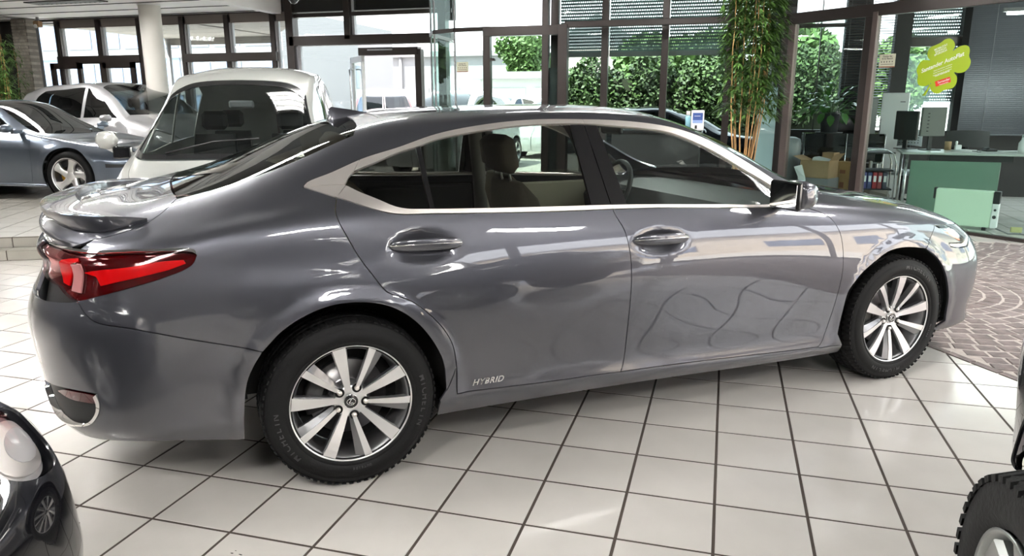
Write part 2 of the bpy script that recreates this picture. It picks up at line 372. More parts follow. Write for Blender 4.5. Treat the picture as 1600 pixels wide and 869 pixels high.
# ---------------------------------------------------------------- panels cut out of the body surface
def cr(pts, step=.02, closed=False):
    """Catmull-Rom through (s,v) points, resampled"""
    P = np.array(pts, float); n = len(P); out = []
    if n < 3:
        L = max(1, int(np.hypot(*((P[1] - P[0]) * (1, .12))) / step)); return [tuple(P[0] + (P[1] - P[0]) * i / L) for i in range(L + 1)]
    for i in range(n - 1):
        p1, p2 = P[i], P[i + 1]; p0 = P[i - 1] if i > 0 else 2 * p1 - p2; p3 = P[i + 2] if i < n - 2 else 2 * p2 - p1
        sc = np.array([1, .12]); d = lambda a, b: max(1e-4, np.hypot(*((a - b) * sc)) ** .5)
        t0 = 0; t1 = d(p0, p1); t2 = t1 + d(p1, p2); t3 = t2 + d(p2, p3)
        L = max(1, int(np.ceil(np.hypot(*((p2 - p1) * sc)) / step)))
        for k in range(L):
            t = t1 + (t2 - t1) * k / L
            A1 = (t1 - t) / (t1 - t0) * p0 + (t - t0) / (t1 - t0) * p1; A2 = (t2 - t) / (t2 - t1) * p1 + (t - t1) / (t2 - t1) * p2; A3 = (t3 - t) / (t3 - t2) * p2 + (t - t2) / (t3 - t2) * p3
            B1 = (t2 - t) / (t2 - t0) * A1 + (t - t0) / (t2 - t0) * A2; B2 = (t3 - t) / (t3 - t1) * A2 + (t - t1) / (t3 - t1) * A3
            out.append(tuple((t2 - t) / (t2 - t1) * B1 + (t - t1) / (t2 - t1) * B2))
    out.append(tuple(P[-1])); return out

def chain(*cs, step=.02):
    """closed loop from curves (lists of points); consecutive duplicates dropped"""
    o = []
    for c in cs:
        for p in (cr(c, step) if len(c) > 1 else c):
            if not o or np.hypot((p[0] - o[-1][0]), (p[1] - o[-1][1]) * .12) > .0015: o.append(p)
    while np.hypot((o[0][0] - o[-1][0]), (o[0][1] - o[-1][1]) * .12) < .0015: o.pop()
    return o

def clip(poly, a, b):
    """keep the part of poly on the left of the line a->b"""
    f = lambda p: (b[0] - a[0]) * (p[1] - a[1]) - (b[1] - a[1]) * (p[0] - a[0])
    o = []
    for i in range(len(poly)):
        p, q = poly[i], poly[(i + 1) % len(poly)]; fp, fq = f(p), f(q)
        if fp >= 0: o.append(p)
        if (fp >= 0) != (fq >= 0):
            t = fp / (fp - fq); o.append((p[0] + (q[0] - p[0]) * t, p[1] + (q[1] - p[1]) * t))
    return o

def inpoly(pts, poly):
    x, y = pts[:, 0], pts[:, 1]; P = np.array(poly); ins = np.zeros(len(pts), bool); j = len(P) - 1
    for i in range(len(P)):
        xi, yi = P[i]; xj, yj = P[j]
        c = ((yi > y) != (yj > y)) & (x < (xj - xi) * (y - yi) / (yj - yi + 1e-15) + xi)
        ins ^= c; j = i
    return ins

def inset(loop, gap, free, N=None):
    Q = np.array(loop); n = len(Q)
    P, N = PN(Q[:, 0], Q[:, 1])
    e = 2e-3; Ps = (PW(Q[:, 0] + e, Q[:, 1]) - PW(Q[:, 0] - e, Q[:, 1])) / (2 * e); Pv = (PW(Q[:, 0], Q[:, 1] + e) - PW(Q[:, 0], Q[:, 1] - e)) / (2 * e)
    area = .5 * sum(Q[i, 0] * Q[(i + 1) % n, 1] - Q[(i + 1) % n, 0] * Q[i, 1] for i in range(n))
    out = []
    for i in range(n):
        if free[i] or gap == 0: out.append(tuple(Q[i])); continue
        e1 = P[i] - P[i - 1]; e2 = P[(i + 1) % n] - P[i]; e1 /= np.linalg.norm(e1) + 1e-9; e2 /= np.linalg.norm(e2) + 1e-9
        t = e1 + e2; t /= np.linalg.norm(t) + 1e-9
        # in the (s,v) chart x,-w,z the normal points outward for increasing s,v
        d = np.cross(N[i], t) * (1 if area > 0 else -1)
        k = gap / max(.5, np.dot(d, np.cross(N[i], e1) * (1 if area > 0 else -1)))
        J = np.stack([Ps[i], Pv[i]], 1); q = np.linalg.lstsq(J, d * k, rcond=None)[0]
        q = np.clip(q, -.03, .03 / .12)
        out.append((Q[i, 0] + q[0], Q[i, 1] + q[1]))
    return out

SEND = (XR - LR + .004, XF + LF - .004)
def is_free(p): return p[1] > 12.98 or p[0] <= SEND[0] + .002 or p[0] >= SEND[1] - .002

def panel(name, loop, m, parent, off=0., wall=.012, holes=(), sym=False, both=True, gap=.0019, sp=(.035, .3), label=None, disp=None):
    free = [is_free(p) for p in loop]; loops = [inset(loop, gap, free)] + [inset(h, -gap, [False] * len(h)) for h in holes]
    frees = [free] + [[False] * len(h) for h in holes]
    A = np.array(loops[0]); lo, hi = A.min(0), A.max(0)
    g = np.array([(a, b) for a in np.arange(lo[0], hi[0], sp[0]) for b in np.arange(lo[1], hi[1], sp[1])])
    if len(g):
        g += (np.random.RandomState(3).rand(*g.shape) - .5) * .2 * np.array(sp)
        k = inpoly(g, loops[0])
        for h in loops[1:]: k &= ~inpoly(g, h)
        # keep away from the outline
        B = np.concatenate([np.array(l) for l in loops]) * (1, .12); G = g * (1, .12)
        dmin = np.array([np.hypot(*(B - q).T).min() for q in G[k]]) if k.any() else np.zeros(0)
        g = g[k][dmin > .008] if k.any() else np.zeros((0, 2))
    vs = [p for l in loops for p in l]; es = []; o = 0
    for l in loops: es += [(o + i, o + (i + 1) % len(l)) for i in range(len(l))]; o += len(l)
    nb = len(vs); vs += [tuple(p) for p in g]
    r = delaunay_2d_cdt([Vector((p[0], p[1] * .12)) for p in vs], es, [], 0, 1e-7, True)
    V = np.array([(p[0], p[1] / .12) for p in r[0]]); orig = r[3]
    T = np.array([f for f in r[2]]); cen = V[T].mean(1); k = inpoly(cen, loops[0])
    for h in loops[1:]: k &= ~inpoly(cen, h)
    T = T[k]
    P, N = PN(V[:, 0], V[:, 1])
    ofs = off if disp is None else off + disp(V[:, 0], V[:, 1])
    P = P + N * (np.reshape(ofs, (-1, 1)) if np.ndim(ofs) else ofs)
    # orient
    fn = np.cross(P[T[:, 1]] - P[T[:, 0]], P[T[:, 2]] - P[T[:, 0]])
    flip = (fn * N[T].mean(1)).sum(1) < 0; T[flip] = T[flip][:, ::-1]
    if disp is not None:      # normals from the displaced mesh
        N2 = np.zeros_like(P); fn = np.cross(P[T[:, 1]] - P[T[:, 0]], P[T[:, 2]] - P[T[:, 0]])
        for c in range(3): np.add.at(N2, T[:, c], fn)
        N = N2 / (np.linalg.norm(N2, axis=1)[:, None] + 1e-12)
    used = np.zeros(len(P), bool); used[T.ravel()] = True
    # walls
    ed = {}
    for t in T:
        for a, b in ((t[0], t[1]), (t[1], t[2]), (t[2], t[0])): ed[(a, b)] = 1
    bd = [(a, b) for (a, b) in ed if (b, a) not in ed and not (is_free(V[a]) and is_free(V[b]))]
    verts = [tuple(p) for p in P]; nors = [tuple(x) for x in N]; faces = [tuple(t) for t in T]
    if wall > 0 and bd:
        w0 = {}; w1 = {}; tn = {}
        for a, b in bd:
            d = P[b] - P[a]; d /= np.linalg.norm(d) + 1e-12; q = np.cross(d, N[a])
            for v in (a, b): tn[v] = tn.get(v, 0) + q
        for v, q in tn.items():
            q = q / (np.linalg.norm(q) + 1e-12)
            w0[v] = len(verts); verts.append(tuple(P[v])); nors.append(tuple((q + N[v] * .3) / np.linalg.norm(q + N[v] * .3)))
            w1[v] = len(verts); verts.append(tuple(P[v] - N[v] * wall)); nors.append(tuple(q))
        for a, b in bd: faces.append((w0[b], w0[a], w1[a], w1[b]))
    def mk(mir, vv, nn, ff):
        if mir: vv = [(x, -y, z) for x, y, z in vv]; nn = [(x, -y, z) for x, y, z in nn]; ff = [f[::-1] for f in ff]
        return vv, nn, ff
    sets = [mk(0, verts, nors, faces)]
    if sym:
        v2, n2, f2 = mk(1, verts, nors, faces); o = len(verts)
        sets = [(verts + v2, nors + n2, faces + [tuple(i + o for i in f) for f in f2])]
    elif both: sets.append(mk(1, verts, nors, faces))
    res = []
    for vv, nn, ff in sets:
        me = D.meshes.new(name); me.from_pydata(vv, [], ff)
        me.polygons.foreach_set('use_smooth', [True] * len(ff)); me.update()
        me.normals_split_custom_set_from_vertices(nn)
        res.append(link(name, me, m, parent, label=label))
    return res

M_PAINT = mat('grey_metallic_paint', (.086, .088, .106), .36, .72, coat=1., crough=.012)
M_PAINT.node_tree.nodes['Principled BSDF'].inputs['Coat IOR'].default_value = 1.75
def flake(m):
    nt = m.node_tree; b = nt.nodes['Principled BSDF']; v = nt.nodes.new('ShaderNodeTexVoronoi'); v.inputs['Scale'].default_value = 900
    tc = nt.nodes.new('ShaderNodeTexCoord'); nm = nt.nodes.new('ShaderNodeMix'); nm.data_type = 'RGBA'; nm.inputs[0].default_value = .14
    c = b.inputs['Base Color'].default_value; nm.inputs[6].default_value = c
    nt.links.new(tc.outputs['Object'], v.inputs['Vector']); nt.links.new(v.outputs['Color'], nm.inputs[7]); nt.links.new(nm.outputs[2], b.inputs['Base Color'])
M_CHROME = mat('satin_chrome', (.93, .88, .84), .40, .9)
M_CHROME2 = mat('bright_chrome', (.85, .85, .85), .04, 1.)
M_BLACK = mat('gloss_black_trim', (.008, .008, .009), .12, coat=1.)
M_MATTE = mat('matte_black_plastic', (.012, .012, .013), .6)
M_WELL = mat('wheel_arch_liner', (.008, .008, .008), .9)
M_GLASSR = glassmat('privacy_glass', (.24, .25, .23), 1.0)
M_GLASSF = glassmat('green_tinted_glass', (.80, .88, .85), 1.3)
M_SEAT = mat('beige_leather', (.30, .25, .19), .5, bump=(60, .15))
M_CREAM = mat('cream_door_lining', (.80, .75, .58), .6)
M_DASH = mat('dark_dashboard', (.02, .02, .022), .55)
M_HEADL = mat('headliner_cloth', (.35, .34, .32), .9)
M_RED = mat('red_lamp_reflector', (.60, .003, .006), .25)
M_DKRED = mat('dark_red_lens_body', (.05, .001, .002), .12, coat=1.)
M_LENS = glassmat('lamp_lens', (.92, .62, .62), .45)
M_CLEAR = glassmat('clear_lens', (.95, .95, .95), .5)
M_WHITEL = mat('clear_lamp_block', (.75, .72, .72), .12, .3)
M_ORANGE = mat('amber_reflector', (.85, .16, .03), .25, coat=1.)
M_RUB = mat('tyre_rubber', (.009, .009, .0095), .62, spec=.22, bump=(120, .1))
M_RUB2 = mat('raised_tyre_lettering', (.045, .045, .047), .55)
M_RIMM = mat('machined_alloy', (.90, .90, .90), .36, .9)
M_RIMG = mat('grey_painted_alloy', (.24, .24, .25), .35, .7, coat=.6)
M_RIMB = mat('alloy_barrel', (.25, .25, .26), .38, .9)
M_DISC = mat('brake_disc_steel', (.30, .29, .29), .3, 1.)
M_CALI = mat('brake_caliper_iron', (.10, .10, .10), .5, .6)

def K(n, a=None, b=None): return [tuple(p) for p in LOOPS[n][a:b]]
DL = lambda p: tuple(p)

def build_sedan(car):
    P = car; pp = dict(m=M_PAINT, parent=P)
    dt, db, it, ib = K('dlo_top'), K('dlo_bot'), K('in_top'), K('in_bot')
    rr = K('rd_rear'); fd = K('fd_front'); bs = K('b_shut'); ra = K('rarch'); fa = K('farch'); deck = K('deck'); blg = K('blg')
    lt = K('lamp_top'); lb = K('lamp_bot'); bl = K('bline'); fb = K('fbline'); hl = K('headlamp')
    ra[0] = (-.392, .0); ra[-1] = (.345, 0.)
    fa[0] = (2.515, 0.); fa[-1] = (3.20, .0)
    seam = rr[-2]                                  # where the quarter panel ends on the sill
    sq = (.425, 1.12)
    hood = [(2.44, 10.35), (2.65, 10.22), (2.91, 10.2), (3.15, 10.0), (3.35, 9.45), (3.50, 8.75), (3.62, 7.9)]
    lhl = [hl[0], (3.328, 7.752), (3.62, 7.86)]
    # quarter panel, C pillar, roof rail and roof in one pressing
    i_l = 4
    shell = chain([(1.62, 13.), (1.60, 12.), (1.50, 11.05)], [(1.50, 11.05), (1.9, 10.93), (2.2, 10.93), (2.385, 11.0)], [(2.385, 11.0), (2.36, 10.3), (2.234, 9.1)],
                  dt[::-1], [db[0], db[1]], rr[:-1], [rr[-2], (.345, 1.16)], [(.345, 1.16), ra[-2], ra[-3]], ra[4:-2][::-1], bl[::-1], lb[0:6][::-1], lt[:5],
                  [lt[4], deck[4]], deck[:5][::-1], [deck[0], blg[0]], blg, [blg[-1], (.165, 12.), (.20, 13.)])
    panel('body_shell', shell, sym=True, **pp, sp=(.035, .25))
    door_r = chain(db[1:8], bs, K('rd_bot')[::-1], rr[::-1])
    def scoop(ca, cb):                              # hand recess behind the door handle
        def f(s, v):
            d = ((s - ca) / .10) ** 2 + ((v - cb) / .42) ** 2
            return -.021 * np.exp(-d * d * .8)
        return f
    hr, hf = np.array(K('handle_r')), np.array(K('handle_f'))
    cr_, cf_ = hr.mean(0), hf.mean(0)
    panel('rear_door', door_r, **pp, disp=scoop(cr_[0], cr_[1] - .06), sp=(.018, .12))
    door_f = chain(db[7:], fd, K('fd_bot')[::-1], bs[::-1])
    panel('front_door', door_f, **pp, disp=scoop(cf_[0], cf_[1] - .06), sp=(.018, .12))
    sill = chain([(.345, 1.16), rr[-2]], [rr[-2], rr[-1]], K('rd_bot'), K('fd_bot'), [fd[-1], (2.36, 1.12)], [(2.36, 1.12), (2.497, 1.16)], [(2.497, 1.16), (2.515, 0.)], [(2.515, 0.), (.345, 0.)])
    panel('side_sill', sill, **pp, sp=(.04, .2))
    fender = chain([db[-1]], fd, [fd[-1], (2.36, 1.12)], [(2.36, 1.12), (2.497, 1.16)], [(2.497, 1.16)], fa[1:11], fb, lhl, hood[::-1], [hood[0], (2.36, 10.3), (2.234, 9.1)], [(2.234, 9.1), db[-1]])
    panel('front_fender', fender, **pp, sp=(.035, .25))
    # rear bumper with a recess for the reflector
    bmp = chain(bl[::-1], [(-.955, 5.88), (-1.2, 5.8), (SEND[0], 5.8)], [(SEND[0], 5.8), (SEND[0], 0.)], [(SEND[0], 0.), (-.392, 0.)], ra[:5])
    rf = [(-.878, 2.98), (-.872, 2.60), (-.885, 2.05), (-.93, 1.45), (-1.0, 1.15), (-1.10, .98), (-1.22, 1.05), (-1.30, 1.5), (-1.335, 2.1), (-1.33, 2.65), (-1.24, 2.9), (-1.05, 3.08), (-.95, 3.06)]
    rfl = cr(rf + [rf[0]], .012)[:-1]
    panel('rear_bumper', bmp, holes=[rfl], sym=True, **pp, sp=(.03, .25))
    panel('reflector_recess', rfl, M_MATTE, P, off=-.020, wall=0, gap=0)
    big = np.array(rf); cen = big.mean(0)
    inn = [tuple(cen + (np.array(p) - cen) * (.93, .87)) for p in rf]
    # chrome hook: side and lower edge of the recess
    hk = chain([rf[0], rf[1], rf[2], rf[3], rf[4], rf[5], rf[6], rf[7], rf[8]], [rf[8], inn[8]], [inn[k] for k in (8, 7, 6, 5, 4, 3, 2, 1, 0)], [inn[0], rf[0]], step=.01)
    panel('reflector_chrome_trim', hk, M_CHROME2, P, off=.004, wall=.022, gap=0, sp=(.02, .2))
    lens = chain([(-.892, 2.86), (-.89, 2.55), (-.95, 2.55), (-1.03, 2.62), (-1.10, 2.8)], [(-1.10, 2.8), (-1.05, 2.95), (-.95, 2.95), (-.892, 2.86)], step=.01)
    panel('rear_reflector', lens, M_DKRED, P, off=-.006, wall=.01, gap=0, label='dark red reflector lens')
    # tail lamp
    lampL = chain(lt[:6], [lt[5], (-1.16, 8.72), (-1.26, 8.6)], [(-1.26, 8.6), (-1.25, 6.6)], [(-1.25, 6.6), (-1.15, 6.5), (-1.04, 6.4)], lb[::-1][1:] if False else [(-1.04, 6.4), lb[6], lb[5]], lb[:6][::-1], step=.012)
    panel('tail_lamp_housing', lampL, M_DKRED, P, off=-.016, wall=0, gap=.001)
    for nm, pts, mm, of in (('red_light_wedge', LOOPS['wedge'], M_RED, -.010), ('reversing_light', LOOPS['whiteblk'], M_WHITEL, -.008), ('brake_light', LOOPS['redL'], M_RED, -.009)):
        q = [tuple(p) for p in pts]; q2 = q + [q[0]]; panel(nm, chain(*[[q2[i], q2[i + 1]] for i in range(len(q))], step=.01), mm, P, off=of, wall=.006, gap=0)
    panel('tail_lamp_lens', lampL, M_LENS, P, off=.0, wall=.004, gap=.0012)
    # chrome strip over the lamps and across the lid
    ctop = [lt[0], (-.50, 7.74), (-.605, 8.10), (-.712, 8.52), (-.94, 8.90), (-1.06, 9.05), (-1.2, 9.1), (SEND[0], 9.1)]
    cst = chain(ctop, [(SEND[0], 9.1), (SEND[0], 8.85)], [(SEND[0], 8.85), (-1.2, 8.85), (-1.06, 8.80), (-.94, 8.70), (-.712, 8.36), (-.605, 7.96), (-.503, 7.62), lt[0]], step=.012)
    panel('tail_chrome_strip', cst, M_CHROME2, P, off=.006, wall=.012, gap=0, sym=True)
    lid = chain(deck[:5], [deck[4], (-.95, 9.2)], [(-.95, 9.15), (-1.06, 8.9), (-1.26, 8.9)], [(-1.26, 8.9), (-1.27, 7.5), (-1.25, 5.9)], [(-1.25, 5.9), (SEND[0], 5.9)], [(SEND[0], 5.9), (SEND[0], 13.)],
                [(SEND[0], 13.), (-.575, 13.)], [(-.575, 13.), (-.56, 12.), deck[0]])
    panel('trunk_lid', lid, **pp, sym=True)
    # hood, front bumper, lamp, grille
    hd = chain(hood, [(3.62, 7.9), (3.95, 7.95), (4.25, 8.1), (SEND[1], 8.1)], [(SEND[1], 8.1), (SEND[1], 13.)], [(SEND[1], 13.), (2.60, 13.)], [(2.60, 13.), (2.57, 12.), (2.46, 11.), (2.44, 10.35)])
    panel('hood', hd, **pp, sym=True)
    outl = [(3.62, 7.86), (3.85, 7.6), (3.95, 7.25), (3.88, 6.9), (3.68, 6.4), (3.56, 5.8)]
    inl = [(3.56, 5.8), (3.40, 5.76), (3.30, 5.86)]; inl2 = [(3.30, 5.86), (3.29, 6.14)]; diag = [(3.29, 6.14), (3.48, 6.12)]; diag2 = [(3.48, 6.12), (3.30, 6.95), hl[0]]
    hlp = chain(lhl, outl, inl, inl2, diag, diag2, step=.012)
    fbm = chain(fb, diag2[::-1], diag[::-1], inl2[::-1], inl[::-1], outl[::-1], [(3.62, 7.86), (3.95, 7.92), (4.25, 8.02), (SEND[1], 8.02)], [(SEND[1], 8.02), (SEND[1], 0.)], [(SEND[1], 0.), (3.20, 0.)], [(3.20, 0.)], fa[10:-1][::-1])
    gr = chain([(4.18, 7.6), (4.32, 4.6)], [(4.32, 4.6), (4.12, 2.0)], [(4.12, 2.0), (4.66, 2.0)], [(4.66, 2.0), (4.66, 7.6)], [(4.66, 7.6), (4.18, 7.6)])
    panel('front_bumper', fbm, holes=[gr], sym=True, **pp)
    panel('grille_mesh', gr, M_BLACK, P, off=-.02, wall=0, gap=0)
    panel('headlamp_housing', hlp, M_BLACK, P, off=-.03, wall=0, gap=0)
    panel('turn_signal', chain([(3.27, 7.16), (3.50, 7.36)], [(3.50, 7.36), (3.50, 6.35)], [(3.50, 6.35), (3.27, 7.16)], step=.012), M_ORANGE, P, off=-.012, wall=.008, gap=0)
    panel('daytime_light', chain([(3.31, 6.08), (3.50, 6.05)], [(3.50, 6.05), (3.62, 6.45), (3.80, 6.95)], [(3.80, 6.95), (3.86, 6.95)], [(3.86, 6.95), (3.68, 6.46), (3.55, 5.86)], [(3.55, 5.86), (3.40, 5.82), (3.31, 5.92)], [(3.31, 5.92), (3.31, 6.08)], step=.01), M_WHITEL, P, off=-.004, wall=.008, gap=0)
    panel('headlamp_lens', hlp, M_CLEAR, P, off=.0, wall=.004)
    # glass
    ws = chain([(1.615, 13.), (1.595, 12.), (1.505, 11.05)], [(1.505, 11.05), (1.9, 10.95), (2.2, 10.95), (2.39, 11.05)], [(2.39, 11.05), (2.46, 12.), (2.50, 13.)], [(2.50, 13.), (1.615, 13.)])
    panel('windscreen', ws, M_GLASSF, P, sym=True, off=-.002, wall=.004)
    cw = chain([(2.385, 11.02), (2.45, 12.), (2.49, 13.)], [(2.49, 13.), (2.62, 13.)], [(2.62, 13.), (2.58, 12.), (2.47, 11.), (2.43, 10.32)], [(2.43, 10.32), (2.36, 10.3)], [(2.36, 10.3), (2.385, 11.02)])
    panel('cowl_grille', cw, M_MATTE, P, sym=True, off=-.012, wall=0)
    rw = chain(blg, [blg[-1], (.165, 12.), (.20, 13.)], [(.20, 13.), (-.57, 13.)], [(-.57, 13.), (-.555, 12.), blg[0]])
    panel('rear_windscreen', rw, M_GLASSR, P, sym=True, off=-.002, wall=.004)
    # side glass area inside the chrome ring
    inner = chain(it, ib[::-1])
    gd = K('glassdiv'); ext = lambda a, b: ((a[0] + (a[0] - b[0]), a[1] + (a[1] - b[1])), (b[0] - (a[0] - b[0]), b[1] - (a[1] - b[1])))
    d1 = ext(gd[0], gd[1]); d2 = ext(gd[2], gd[3]); d3 = ext(gd[4], gd[5]); d4 = ext(gd[6], gd[7]); sb = ext(LOOPS['bsh2'][0], LOOPS['bsh2'][1])
    rv = lambda d: (d[1], d[0])
    qg = clip(inner, *rv(d1)); bar = clip(clip(inner, *d1), *rv(d2)); rg = clip(clip(inner, *d2), *rv(d3))
    bp1 = clip(clip(inner, *d3), *rv(sb)); bp2 = clip(clip(inner, *sb), *rv(d4)); fg = clip(inner, *d4)
    kw = dict(sp=(.05, .4))
    panel('quarter_glass', qg, M_GLASSR, P, off=-.006, wall=.004, **kw)
    panel('window_divider', bar, M_BLACK, P, off=-.003, gap=0, **kw)
    panel('rear_door_glass', rg, M_GLASSR, P, off=-.006, wall=.004, **kw)
    panel('pillar_cover', bp1, M_BLACK, P, off=-.003, **kw)
    panel('pillar_cover', bp2, M_BLACK, P, off=-.003, **kw)
    panel('front_door_glass', fg, M_GLASSF, P, off=-.006, wall=.004, **kw)
    # chrome ring: three pieces, cut by the shut lines
    top = chain(dt, [dt[-1], it[-1]], it[::-1], [it[0], dt[0]]); bot = chain(db, [db[-1], ib[-1]], ib[::-1], [ib[0], db[0]])
    rs = ext(LOOPS['rsh2'][0], LOOPS['rsh2'][1])
    for band in (top, bot):
        for nm, q in (('quarter_chrome_trim', clip(band, *rv(rs))), ('rear_door_chrome_trim', clip(clip(band, *rs), *rv(sb))), ('front_door_chrome_trim', clip(band, *sb))):
            if len(q) > 3: panel(nm, q, M_CHROME, P, off=.004, wall=.014, gap=.0012, sp=(.03, .15))
    # door handles
    for hh, nm in ((hr, 'rear_door_handle'), (hf, 'front_door_handle')):
        c = hh.mean(0); lo, hi = hh[:, 0].min(), hh[:, 0].max(); Lh = (hi - lo) * 1.0; vc = c[1] + .05
        for side in (1, -1):
            rings = []
            for i in range(25):
                u = -1 + 2 * i / 24; s_ = (lo + hi) / 2 + u * Lh / 2
                Pn, Nn = PN(s_, vc); Pn = Pn[0]; Nn = Nn[0]; bow = max(0., 1 - abs(u) ** 2.6)
                hgt = .023 * (1 - abs(u) ** 3) ** .5 + .002; thk = .007 * (1 - abs(u) ** 3) ** .5 + .0015
                c0 = Pn + Nn * (.001 + .026 * bow ** .7)
                rings.append([(c0[0], (c0[1] + Nn[1] * thk * math.cos(a)) * side, c0[2] + hgt * math.sin(a) + .25 * thk * math.cos(a)) for a in [2 * math.pi * k / 14 for k in range(14)]])
            MB().loft(rings).build(nm, M_PAINT, P)
            o = MB(); ring = []
            for i in range(25):
                u = -1 + 2 * i / 24; s_ = (lo + hi) / 2 + u * Lh / 2; Pn, Nn = PN(s_, vc); Pn = Pn[0] + Nn[0] * (.006 + .027 * max(0, 1 - abs(u) ** 2.6) ** .7)
                ring.append((Pn[0], Pn[1] * side, Pn[2] + .001))
            o.tube(ring, .0028, 6); o.build('handle_chrome_strip', M_CHROME2, P)
    # HYBRID badge on the rear door
    b0, b1 = LOOPS['badge']; p0, n0 = PN(*b0); p1, n1 = PN(*b1); p0, p1 = p0[0] + n0[0] * .001, p1[0] + n1[0] * .001
    me = text_mesh('HYBRID', .036, .0012, shear=.35, bold=.0006, spacing=1.12)
    place(me, 'hybrid_badge', M_CHROME2, P, frame((p0 + p1) / 2, p1 - p0, (0, 0, 1)))
    # spoiler
    # path columns: trailing edge x,y,z ; inner edge x,y,z ; lower edge drop
    path = [((-.640, -.722, 1.064), (-.640, -.716, 1.0635), .001), ((-.72, -.722, 1.074), (-.70, -.68, 1.064), .036), ((-.80, -.710, 1.077), (-.755, -.62, 1.072), .056), ((-.865, -.665, 1.078), (-.80, -.55, 1.078), .054),
            ((-.915, -.60, 1.077), (-.845, -.47, 1.083), .051), ((-.965, -.48, 1.076), (-.88, -.36, 1.088), .048), ((-1.015, -.32, 1.074), (-.91, -.22, 1.092), .045), ((-1.045, -.15, 1.072), (-.925, -.1, 1.095), .043), ((-1.055, 0, 1.072), (-.93, 0, 1.096), .042)]
    path = path + [((a[0], -a[1], a[2]), (b[0], -b[1], b[2]), d) for a, b, d in path[:-1][::-1]]
    te = cr3([a for a, b, d in path], 5); ie = cr3([b for a, b, d in path], 5); dd = cr3([(d, 0, 0) for a, b, d in path], 5)
    rings = []
    for a, b, d in zip(te, ie, dd):
        a, b = Vector(a), Vector(b); d = d[0]; m1 = b.lerp(a, .35) + Vector((0, 0, -.004)); m2 = b.lerp(a, .8) + Vector((0, 0, -.002))
        lo = a + Vector((0, 0, -d)) + (b - a) * .10; lo2 = a + Vector((0, 0, -d * .35)) + (b - a) * -.01
        bk = b.lerp(a, .3) + Vector((0, 0, -d - .012)); rings.append([b, m1, m2, a, lo2, lo, bk, b + Vector((0, 0, -.03))])
    sp_ = MB().loft(rings, closed=True, cap=True); sp_.build('rear_spoiler', M_PAINT, P, auto=32)
    # shark fin antenna
    f = []
    for t, hw, z0, hgt in ((0, .004, 0, .004), (.03, .012, 0, .012), (.08, .022, 0, .030), (.13, .026, 0, .047), (.165, .025, 0, .060), (.178, .02, 0, .050), (.185, .014, 0, .002)):
        X = .30 - t; zz = float(_RZ[13](X)) - .003
        f.append([(X, -hw, zz), (X, -hw * .75, zz + hgt * .5), (X, -.003, zz + hgt), (X, .003, zz + hgt), (X, hw * .75, zz + hgt * .5), (X, hw, zz)])
    MB().loft(f).build('antenna_fin', M_PAINT, P, auto=40)
    # door mirrors
    for sd in (1, -1):
        S_ = lambda pts: [(x, y * sd, z) for x, y, z in pts]
        rings = []
        for t, cy, hx, hz, cz, cx in ((0, -.905, .02, .035, 1.035, 2.04), (.1, -.93, .055, .055, 1.04, 2.03), (.4, -.975, .085, .066, 1.045, 2.005), (.8, -1.04, .088, .066, 1.048, 1.985), (1., -1.085, .07, .055, 1.05, 1.985), (1.1, -1.10, .03, .03, 1.05, 1.985)):
            rings.append(S_([(cx + hx * (abs(math.cos(a)) ** .75) * (1 if math.cos(a) > 0 else -.35), cy, cz + hz * (abs(math.sin(a)) ** .7) * (1 if math.sin(a) > 0 else -1)) for a in [2 * math.pi * k / 24 for k in range(24)]]))
        mi = MB().loft(rings).build('door_mirror', M_PAINT, P, auto=60)
        MB().loft([S_([(x, y, z + (y + .9) * .0) for x, y, z in r]) for r in [
            [(2.06, -.86, .985), (2.00, -.86, .985), (2.00, -.86, .962), (2.06, -.86, .962)], [(2.05, -.95, 1.0), (1.99, -.95, 1.0), (1.99, -.95, .978), (2.05, -.95, .978)]]]).build('mirror_arm', M_BLACK, P)
        MB().box((1.935, -.915 * sd, .985), (1.957, -1.095 * sd, 1.11), bev=.006).build('mirror_glass_frame', M_BLACK, mi)
        MB().box((1.930, -.925 * sd, .995), (1.936, -1.085 * sd, 1.10)).build('mirror_glass', M_CHROME2, mi)
        MB().loft([S_(r) for r in [[(1.95, -.93, 1.105), (2.06, -.93, 1.095), (2.06, -.93, 1.03), (1.95, -.93, 1.03)], [(1.95, -.90, 1.10), (2.05, -.90, 1.09), (2.05, -.90, 1.03), (1.95, -.90, 1.03)]]]).build('mirror_base', M_BLACK, mi)
    # dark inner body: keeps the gaps black and carries nothing visible
    ss = np.concatenate([np.linspace(-1.3, -.45, 14), np.linspace(.45, 2.4, 20), np.linspace(3.3, 4.3, 14)])
    for a, b, nm in ((-1.35, -.42, 'rear_inner_panel'), (.42, 2.44, 'door_inner_panel'), (3.27, 4.4, 'front_inner_panel')):
        s_ = np.linspace(a, b, 26); vv = [.3, 1.5, 3, 4.5, 6, 7.2, 7.8]
        for sd in (1, -1):
            rings = []
            for q in s_:
                Pn, Nn = PN([q] * len(vv), vv); Pn = Pn - Nn * .045; rings.append([(x, y * sd, z) for x, y, z in Pn])
            MB().loft(rings, closed=False, cap=False).build(nm, M_MATTE, P)
    # floor pan, bulkheads, trunk box
    fp = MB(); fp.box((-.95, -.55, .30), (3.4, .55, .34)); fp.box((.42, -.80, .26), (2.42, .80, .33)); fp.box((2.44, -.62, .3), (2.5, .62, .86)); fp.box((-.42, -.6, .3), (-.36, .6, .95))
    fp.box((.36, -.84, .22), (2.50, .84, .27)); fp.build('floor_pan', M_WELL, P)
    for wx in (0, 2.87):
        for sd in (1, -1):
            MB().lathe([(.412, .880 * sd), (.420, .870 * sd), (.420, .58 * sd), (.05, .58 * sd)], 48, 'y', Matrix.Translation((wx, 0, .334)), a0=-.22 if wx == 0 else -.12, a1=math.pi - .02).build('wheel_arch_liner', M_WELL, P)
    interior(P)
